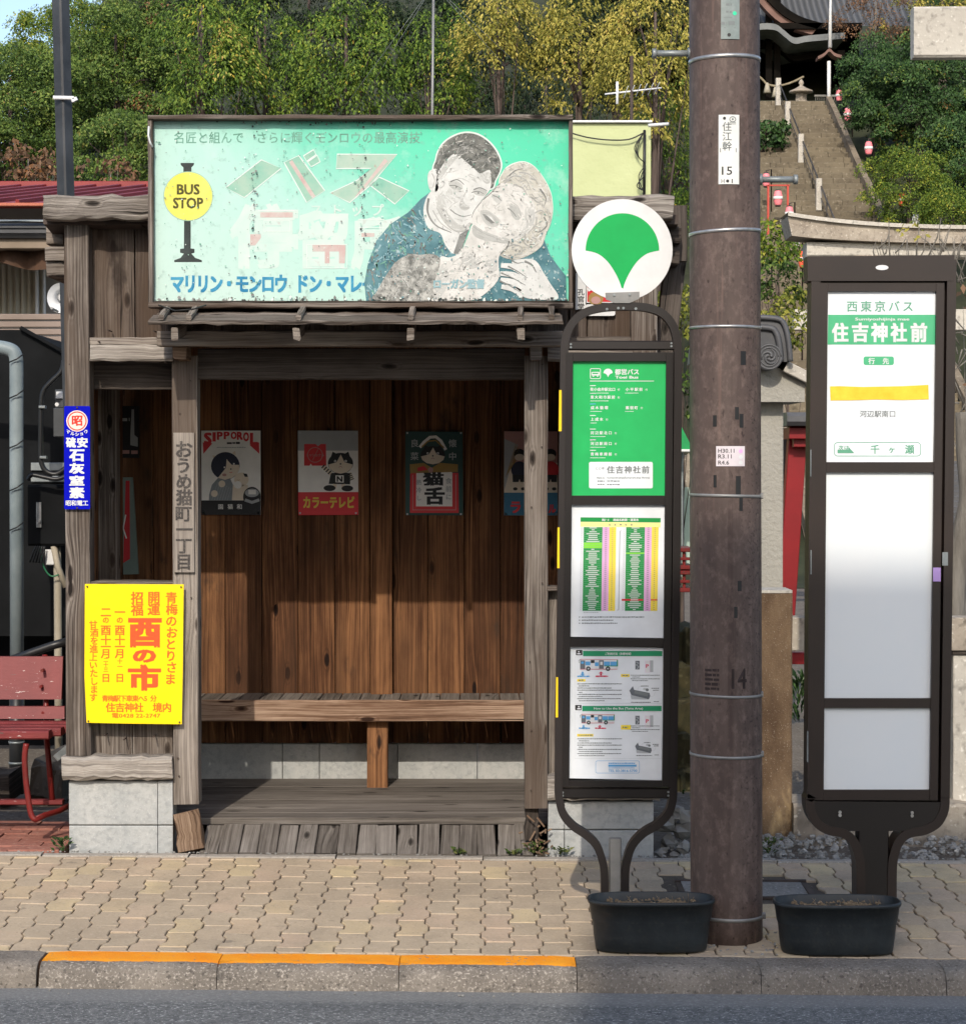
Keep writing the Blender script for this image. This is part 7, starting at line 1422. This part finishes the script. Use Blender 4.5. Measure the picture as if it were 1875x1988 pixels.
def leaves(parts, name, mat, parent, rng):
    """parts: arrays (centre, direction, normal, length, width, rnd) -> one mesh of small pointed leaves"""
    c, t, n_, l, w_, r = [np.concatenate([p[i] for p in parts]) for i in range(6)]
    t = t / np.linalg.norm(t, axis=1)[:, None]; s = np.cross(n_, t); s /= np.linalg.norm(s, axis=1)[:, None] + 1e-9; nn = np.cross(t, s)
    o = np.array(ORG[parent.name]) if parent is not None else np.zeros(3)
    N = len(c); v = np.empty((N, 4, 3)); v[:, 0] = c - t * l[:, None] / 2; v[:, 2] = c + t * l[:, None] / 2 - nn * l[:, None] * .12; mid = c - t * l[:, None] * .05 + nn * w_[:, None] * .12
    v[:, 1] = mid + s * w_[:, None] / 2; v[:, 3] = mid - s * w_[:, None] / 2; v -= o
    me = bpy.data.meshes.new(name); me.vertices.add(N * 4); me.vertices.foreach_set('co', v.ravel().astype(np.float32)); me.loops.add(N * 4); me.loops.foreach_set('vertex_index', np.arange(N * 4, dtype=np.int32)); me.polygons.add(N); me.polygons.foreach_set('loop_start', np.arange(0, N * 4, 4, dtype=np.int32))
    at = me.attributes.new('rnd', 'FLOAT', 'FACE'); at.data.foreach_set('value', r.astype(np.float32)); me.materials.append(mat); me.update(); me.validate()
    ob = bpy.data.objects.new(name, me); COL.objects.link(ob)
    if parent is not None: ob.parent = parent; ORG[ob.name] = Vector(o)
    return ob
def tree(name, label, cat, group, u, v, D, rx, ry, style, mat, dens=1.0, leaf=.09, seed=0, trunk=.13, bark='bark', lean=0, depth=.8, accent=None, trunk_u=None):
    rng = np.random.default_rng(seed + int(u * 7 + v)); c0 = P(u, v, D); a, b, d = rx * D / 4200, ry * D / 4200, rx * D / 4200 * depth
    base = Vector((c0.x if trunk_u is None else X(trunk_u, D), D + (.0 if style != 'shrub' else 0), 0)); base.z = min(terrain(base.x, base.y), c0.z - b * .5) - .15
    t = thing(name, label, cat, base, group)
    leaf *= {'broad': .80, 'spray': .82, 'shrub': 1}[style]; cr = {'broad': .38, 'spray': .42, 'shrub': .2}[style] * (leaf / .07) ** .5
    area = 4 * math.pi * ((a * b) ** 1.6 + (a * d) ** 1.6 + (b * d) ** 1.6) ** (1 / 1.6) / 3 ** (1 / 1.6)
    nc = int(area / (cr * cr) * {'broad': .72, 'spray': .62, 'shrub': .62}[style] * dens); dirs = rng.normal(size=(nc, 3)); dirs /= np.linalg.norm(dirs, axis=1)[:, None]
    lump = np.array([.78 + .42 * mnoise.noise(Vector(q) * 2.0 + Vector((seed, u, v))) + .22 * mnoise.noise(Vector(q) * 5 + Vector((v, seed, u))) for q in dirs])
    rad = lump * (rng.uniform(.25, 1, nc) ** .35); cen = np.array(c0) + dirs * rad[:, None] * np.array([a, d, b])
    k = int({'broad': 215, 'spray': 260, 'shrub': 44}[style] * (1.0 if dens > .5 else .5)); crnd = rng.uniform(-.16, .2, nc); size = rng.uniform(.7, 1.35, nc); parts = []
    cc = np.repeat(cen, k, 0); cd = np.repeat(dirs, k, 0); N = nc * k; cra = np.repeat(crnd, k); sz = np.repeat(size, k) * cr
    # every clump is a shingle of leaves: a dome facing up and outwards, open and shaded below, drooping at its rim
    q0 = rng.normal(size=(N, 3)); q0 /= np.linalg.norm(q0, axis=1)[:, None]; out = cd * np.array([1, 1, .3]); out /= np.linalg.norm(out, axis=1)[:, None] + 1e-9
    q0[:, 2] = np.abs(q0[:, 2]); fl = (q0 * out).sum(1); q0 -= out * np.where(fl < -.2, 1.3 * fl, 0)[:, None]
    rr = rng.uniform(.72, 1.04, N); rim = np.sqrt(q0[:, 0] ** 2 + q0[:, 1] ** 2)
    if style == 'spray':
        ang = np.arctan2(q0[:, 1], q0[:, 0]); ph = np.repeat(rng.uniform(0, 6.28, nc), k); star = 1 + .38 * np.cos(ang * 5 + ph) * rim
        pos = cc + q0 * (np.array([1.05, 1.05, .55]) * (sz * rr * star)[:, None]); pos[:, 2] -= sz * .95 * rim ** 2.2 * star + rng.uniform(0, .18, N) * sz * (star > 1.1)
        tan = q0 * np.array([1, 1, 0]) + np.array([0, 0, -1]) * (1.25 * rim)[:, None] + rng.normal(size=(N, 3)) * .38; wr = (.30, .5)
    else:
        pos = cc + q0 * (np.array([1, 1, .62]) * (sz * rr)[:, None]); pos[:, 2] -= sz * .35 * rim ** 2
        tan = q0 * np.array([1, 1, 0]) * .8 + np.array([0, 0, -.6]) + rng.normal(size=(N, 3)) * .7; wr = (.42, .66)
    nrm = q0 * np.array([.7, .7, .8]) + np.array([-.05, -.55, .38]) + rng.normal(size=(N, 3)) * {'broad': .30, 'spray': .26, 'shrub': .5}[style]
    ln = leaf * rng.uniform(.6, 1.25, N); wd = ln * rng.uniform(wr[0], wr[1], N)
    r = np.clip(rng.uniform(.08, .80, N) + cra + (rng.random(N) < .008) * .5, 0, 1); parts.append((pos, tan, nrm, ln, wd, r))
    leaves(parts, 'crown', mat, t, rng)
    if accent:
        am, fr = accent; q = rng.random(nc) < fr; idx = np.repeat(q, k); 
        if idx.any(): parts2 = [(pos[idx] + rng.normal(size=(idx.sum(), 3)) * .03, tan[idx], nrm[idx], ln[idx], wd[idx], np.clip(r[idx] + .15, 0, 1))]; leaves(parts2, 'turning_leaves', am, t, rng)
    mb = MB(); top = Vector((c0.x, c0.y, c0.z + b * .45)); m1 = base.lerp(top, .5) + Vector((lean, 0, 0)); mb.tube([base, base.lerp(m1, .5), m1, m1.lerp(top, .5), top], [trunk, trunk * .85, trunk * .68, trunk * .4, trunk * .15], 10)
    for q in rng.choice(nc, min(nc, 8), replace=False):
        e = Vector(cen[q]); f = base.lerp(top, float(rng.uniform(.35, .9))); md = f.lerp(e, .5) + Vector((0, 0, .1 * b)); mb.tube([f, md, e], [trunk * .2, trunk * .12, trunk * .04], 6)
    mb.build('trunk', M[bark], t); return t
GT = 'trees on the wooded hillside'
tree('broadleaf_tree', 'dense green broadleaf tree at the far left edge below the patch of sky', 'tree', GT, 20, 225, 36, 190, 165, 'broad', LM['broad'], 1.15, 0.070, 1)
tree('broadleaf_tree', 'dense green broadleaf tree rising just right of the slim black pole', 'tree', GT, 225, 150, 37, 170, 190, 'broad', LM['broad'], 1.15, 0.070, 2, accent=(LM['brown'], .02))
tree('broadleaf_tree', 'sunlit yellow-green broadleaf crown at the top left behind the slim black pole', 'tree', GT, 150, 95, 41, 140, 130, 'broad', LM['maple'], .95, 0.070, 3)
tree('broadleaf_tree', 'low green broadleaf tree above the red roof beside the billboard', 'tree', GT, 245, 300, 33, 130, 110, 'broad', LM['broad'], 1.1, 0.066, 4, accent=(LM['brown'], .03))
tree('shrub', 'reddish brown half-bare shrub above the red roof at the far left', 'shrub', None, 55, 335, 31, 90, 62, 'shrub', LM['brown'], .55, .09, 5, .06, 'barkgrey')
tree('shrub', 'orange-tinged shrub between the slim black pole and the billboard', 'shrub', None, 215, 352, 30, 75, 42, 'shrub', LM['brown'], .5, .085, 6, .05, 'barkgrey')
tree('conifer_tree', 'drooping green tree with yellow sprays left of the billboard top edge', 'tree', GT, 392, 80, 33, 100, 150, 'spray', LM['cedar'], .95, 0.082, 7, accent=(LM['gold'], .05))
tree('conifer_tree', 'drooping dark green tree above the left part of the billboard', 'tree', GT, 515, 120, 34, 82, 160, 'spray', LM['cedar'], .8, 0.082, 8)
tree('conifer_tree', 'bright green drooping tree left of the thin white mast', 'tree', GT, 672, 100, 33, 100, 165, 'spray', LM['cedar'], .9, 0.082, 9)
tree('conifer_tree', 'bright green drooping tree directly behind the thin white mast', 'tree', GT, 838, 120, 34, 74, 135, 'spray', LM['cedar'], .9, 0.082, 10, accent=(LM['gold'], .05))
tree('conifer_tree', 'yellowing tree with bare purple-brown trunk right of the thin white mast', 'tree', GT, 965, 40, 33, 105, 95, 'spray', LM['gold'], .85, 0.078, 11, .11, trunk_u=985)
tree('conifer_tree', 'golden green drooping tree over the cream building', 'tree', GT, 1125, 100, 33, 100, 140, 'spray', LM['gold'], .9, 0.078, 12)
tree('conifer_tree', 'golden drooping tree left of the brown utility pole', 'tree', GT, 1272, 95, 32, 105, 160, 'spray', LM['gold'], .9, 0.078, 13)
tree('conifer_tree', 'deep green tree filling the gap behind the aerial and cream building', 'tree', GT, 1300, 300, 34, 110, 190, 'spray', LM['cedar'], .9, 0.078, 14)
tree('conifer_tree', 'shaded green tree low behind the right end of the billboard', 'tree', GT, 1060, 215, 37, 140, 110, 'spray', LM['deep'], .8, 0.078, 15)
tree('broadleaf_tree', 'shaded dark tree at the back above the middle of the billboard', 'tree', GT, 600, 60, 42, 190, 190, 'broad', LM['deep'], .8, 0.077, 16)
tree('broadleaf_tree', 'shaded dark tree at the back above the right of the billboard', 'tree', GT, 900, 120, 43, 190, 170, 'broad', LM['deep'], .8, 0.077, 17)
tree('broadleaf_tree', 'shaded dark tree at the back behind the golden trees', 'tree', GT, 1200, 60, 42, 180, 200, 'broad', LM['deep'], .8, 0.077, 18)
tree('broadleaf_tree', 'broad green tree at the back reaching the patch of sky at the far left', 'tree', GT, 60, 200, 46, 150, 140, 'broad', LM['broad'], .9, .09, 42)
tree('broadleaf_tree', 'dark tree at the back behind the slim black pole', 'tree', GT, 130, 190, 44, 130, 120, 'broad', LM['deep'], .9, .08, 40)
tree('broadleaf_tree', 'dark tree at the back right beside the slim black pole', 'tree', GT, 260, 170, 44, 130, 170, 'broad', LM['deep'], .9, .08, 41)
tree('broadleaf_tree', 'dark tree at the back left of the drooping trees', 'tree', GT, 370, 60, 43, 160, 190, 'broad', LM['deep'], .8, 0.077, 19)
tree('broadleaf_tree', 'big dark glossy evergreen hanging over the right side of the shrine steps', 'tree', GT, 1785, 200, 47.5, 145, 130, 'broad', LM['dark'], 1.2, 0.084, 20, accent=(LM['broad'], .12))
tree('broadleaf_tree', 'dark evergreen beside the shrine lamp post', 'tree', GT, 1690, 150, 50.5, 72, 80, 'broad', LM['dark'], 1.1, 0.084, 21)
tree('broadleaf_tree', 'dark evergreen right of the yellow-green maple at the far right edge', 'tree', GT, 1880, 330, 45, 100, 120, 'broad', LM['dark'], 1.1, 0.077, 22, accent=(LM['maple'], .1))
tree('broadleaf_tree', 'thin brownish tree against the shrine roof', 'tree', GT, 1700, 30, 52.5, 110, 62, 'broad', LM['brown'], .38, 0.070, 23, .09, 'barkgrey')
tree('broadleaf_tree', 'olive and yellow crown at the top right beside the stone beam', 'tree', GT, 1830, 10, 53, 110, 80, 'broad', LM['gold'], .5, 0.077, 24)
tree('broadleaf_tree', 'large shaded evergreen at the top right corner', 'tree', GT, 1860, 120, 55, 150, 160, 'broad', LM['dark'], .9, 0.084, 25)
tree('maple_tree', 'yellow-green maple above the torii lintel', 'tree', GT, 1765, 365, 43, 92, 88, 'broad', LM['maple'], 1.15, 0.059, 26, .07)
tree('maple_tree', 'yellowing low maple at the far right above the torii lintel', 'tree', GT, 1850, 415, 41, 80, 60, 'broad', LM['maple'], 1.0, 0.059, 27, .07)
tree('shrub', 'dark green shrub left of the steps below the shrine, right of the pole', 'shrub', None, 1482, 268, 48, 52, 42, 'shrub', LM['dark'], 1.1, .11, 28, .05)
tree('shrub', 'bright yellow-green bush between the brown pole and the torii', 'shrub', None, 1498, 478, 26, 58, 52, 'shrub', LM['maple'], 1.2, .07, 29, .04)
tree('shrub', 'dark green bush between the brown pole and the brown bus stop', 'shrub', None, 1510, 550, 23, 55, 50, 'shrub', LM['broad'], 1.1, .06, 30, .04)
tree('shrub', 'yellow grassy bush above the roof end tile', 'shrub', None, 1530, 625, 18, 62, 75, 'shrub', LM['reed'], 1.0, .05, 31, .02)
tree('shrub', 'yellow-green bush in the gap left of the brown pole', 'shrub', None, 1322, 640, 18, 48, 100, 'shrub', LM['reed'], 1.0, .05, 32, .02)
tree('shrub', 'green bush lower in the gap left of the brown pole', 'shrub', None, 1325, 770, 17, 40, 80, 'shrub', LM['broad'], 1.0, .05, 33, .02)
tree('shrub', 'thin twiggy shrub with few leaves in front of the torii lintel', 'shrub', None, 1760, 478, 15, 50, 32, 'shrub', LM['gold'], .22, .04, 34, .012, 'barkgrey')
tree('shrub', 'brown withered leafy twigs at the far right edge beside the bus stop box', 'shrub', None, 1880, 640, 14, 36, 150, 'shrub', LM['brown'], .3, .06, 35, .03, 'barkgrey')
tree('shrub', 'russet withered leaves over the dark tiles at the far right edge', 'shrub', None, 1872, 960, 11.9, 22, 60, 'shrub', LM['brown'], .35, .045, 36, .02, 'barkgrey')
t = thing('garden_tree', 'gnarled grey tree trunk leaning at the far right edge', 'tree', P(1846, 1230, 11.2)); mb = MB(); mb.tube(pathpx(smooth([(1846, 1235), (1850, 1150), (1858, 1090), (1872, 1020), (1880, 960), (1872, 880), (1868, 800)], 4), 11.2), [.075 - .0016 * k for k in range(25)], 12); mb.build('trunk', M['barkgrey'], t)
rng = np.random.default_rng(77)
mb = MB()                                                        # bare twigs and stems
for k in range(46):
    p = P(rng.uniform(1690, 1875), rng.uniform(480, 560), 15.2); q = p + Vector((rng.uniform(-.12, .12), 0, rng.uniform(.08, .3))); mb.tube([p, p.lerp(q, .5) + Vector((rng.uniform(-.03, .03), 0, 0)), q], [.006, .005, .002], 5)
for k in range(30):
    p = P(rng.uniform(1850, 1885), rng.uniform(520, 900), 13); q = p + Vector((rng.uniform(-.1, .12), 0, rng.uniform(-.1, .25))); mb.tube([p, q], [.006, .002], 5)
mb.build('twigs', M['barkgrey'], t)
def tuft(label, u, v, Y, n_, h, mat, spread=.06):
    c = P(u, v, Y); c.z = gz(c.x, Y) + .0; t = thing('weed', label, 'weed', c, 'weeds at the foot of the walls'); N = n_
    an = rng.uniform(0, 6.28, N); pos = np.array(c) + np.stack([np.cos(an), np.sin(an) * .5, np.zeros(N)], 1) * rng.uniform(0, spread, N)[:, None] + np.stack([np.zeros(N), np.zeros(N), rng.uniform(.01, h, N)], 1)
    tan = np.stack([np.cos(an), np.sin(an), rng.uniform(.2, 1.2, N)], 1); nrm = np.stack([rng.normal(size=N) * .4, -.6 + rng.normal(size=N) * .3, np.ones(N)], 1); ln = rng.uniform(.012, .03, N); leaves([(pos, tan, nrm, ln, ln * rng.uniform(.35, .6, N), rng.random(N))], 'leaves', mat, t, rng)
tuft('small weed at the ramp foot under the right post', 1000, 1658, 8.855, 26, .028, LM['weed'], .04); tuft('small weed at the middle of the ramp foot', 892, 1660, 8.853, 26, .034, LM['weed'], .045); tuft('spindly weed against the broken right post', 1042, 1654, 8.87, 34, .06, LM['weed'], .06)
tuft('dark tuft beside the left concrete block', 122, 1635, 8.86, 60, .06, LM['dark'], .05); tuft('weed at the concrete block beside the bus stop', 1090, 1668, 8.86, 50, .04, LM['weed'], .05); tuft('grassy weed behind the brown pole on the gravel', 1492, 1648, 8.95, 60, .07, LM['weed'], .06); tuft('green weed in the gap under the red crates', 1326, 1190, 10.5, 10, .03, LM['weed'], .05)
t = thing('garden_plant', 'dark leafy garden plant behind the fence rail', 'plant', P(1550, 1420, 10.6)); an = rng.uniform(0, 6.28, 260); c = P(1552, 1385, 10.6); pos = np.array(c) + np.stack([np.cos(an) * .08, np.sin(an) * .08, rng.uniform(-.02, .2, 260)], 1); ln = rng.uniform(.03, .09, 260); leaves([(pos, np.stack([np.cos(an), np.sin(an), rng.uniform(.3, 1.5, 260)], 1), np.stack([rng.normal(size=260), -np.ones(260), np.ones(260)], 1), ln, ln * .25, rng.random(260))], 'leaves', LM['dark'], t, rng)
mb = MB()                                                        # dry splinters and leaves where the right post has rotted
for k in range(30): p = Vector((X(1045, 8.9) + rng.normal() * .03, 8.88 + rng.uniform(-.03, .04), gz(0, 8.88) + abs(rng.normal()) * .05)); q = p + Vector((rng.uniform(-.03, .03), rng.uniform(-.02, .02), rng.uniform(-.01, .04))); mb.bar(p, q, .007, .003, (0, -1, .3), ch=.0008)
tag(mb.build('wood_splinters', M['wrot']), 'dry splinters and litter where the right post has rotted', 'debris')
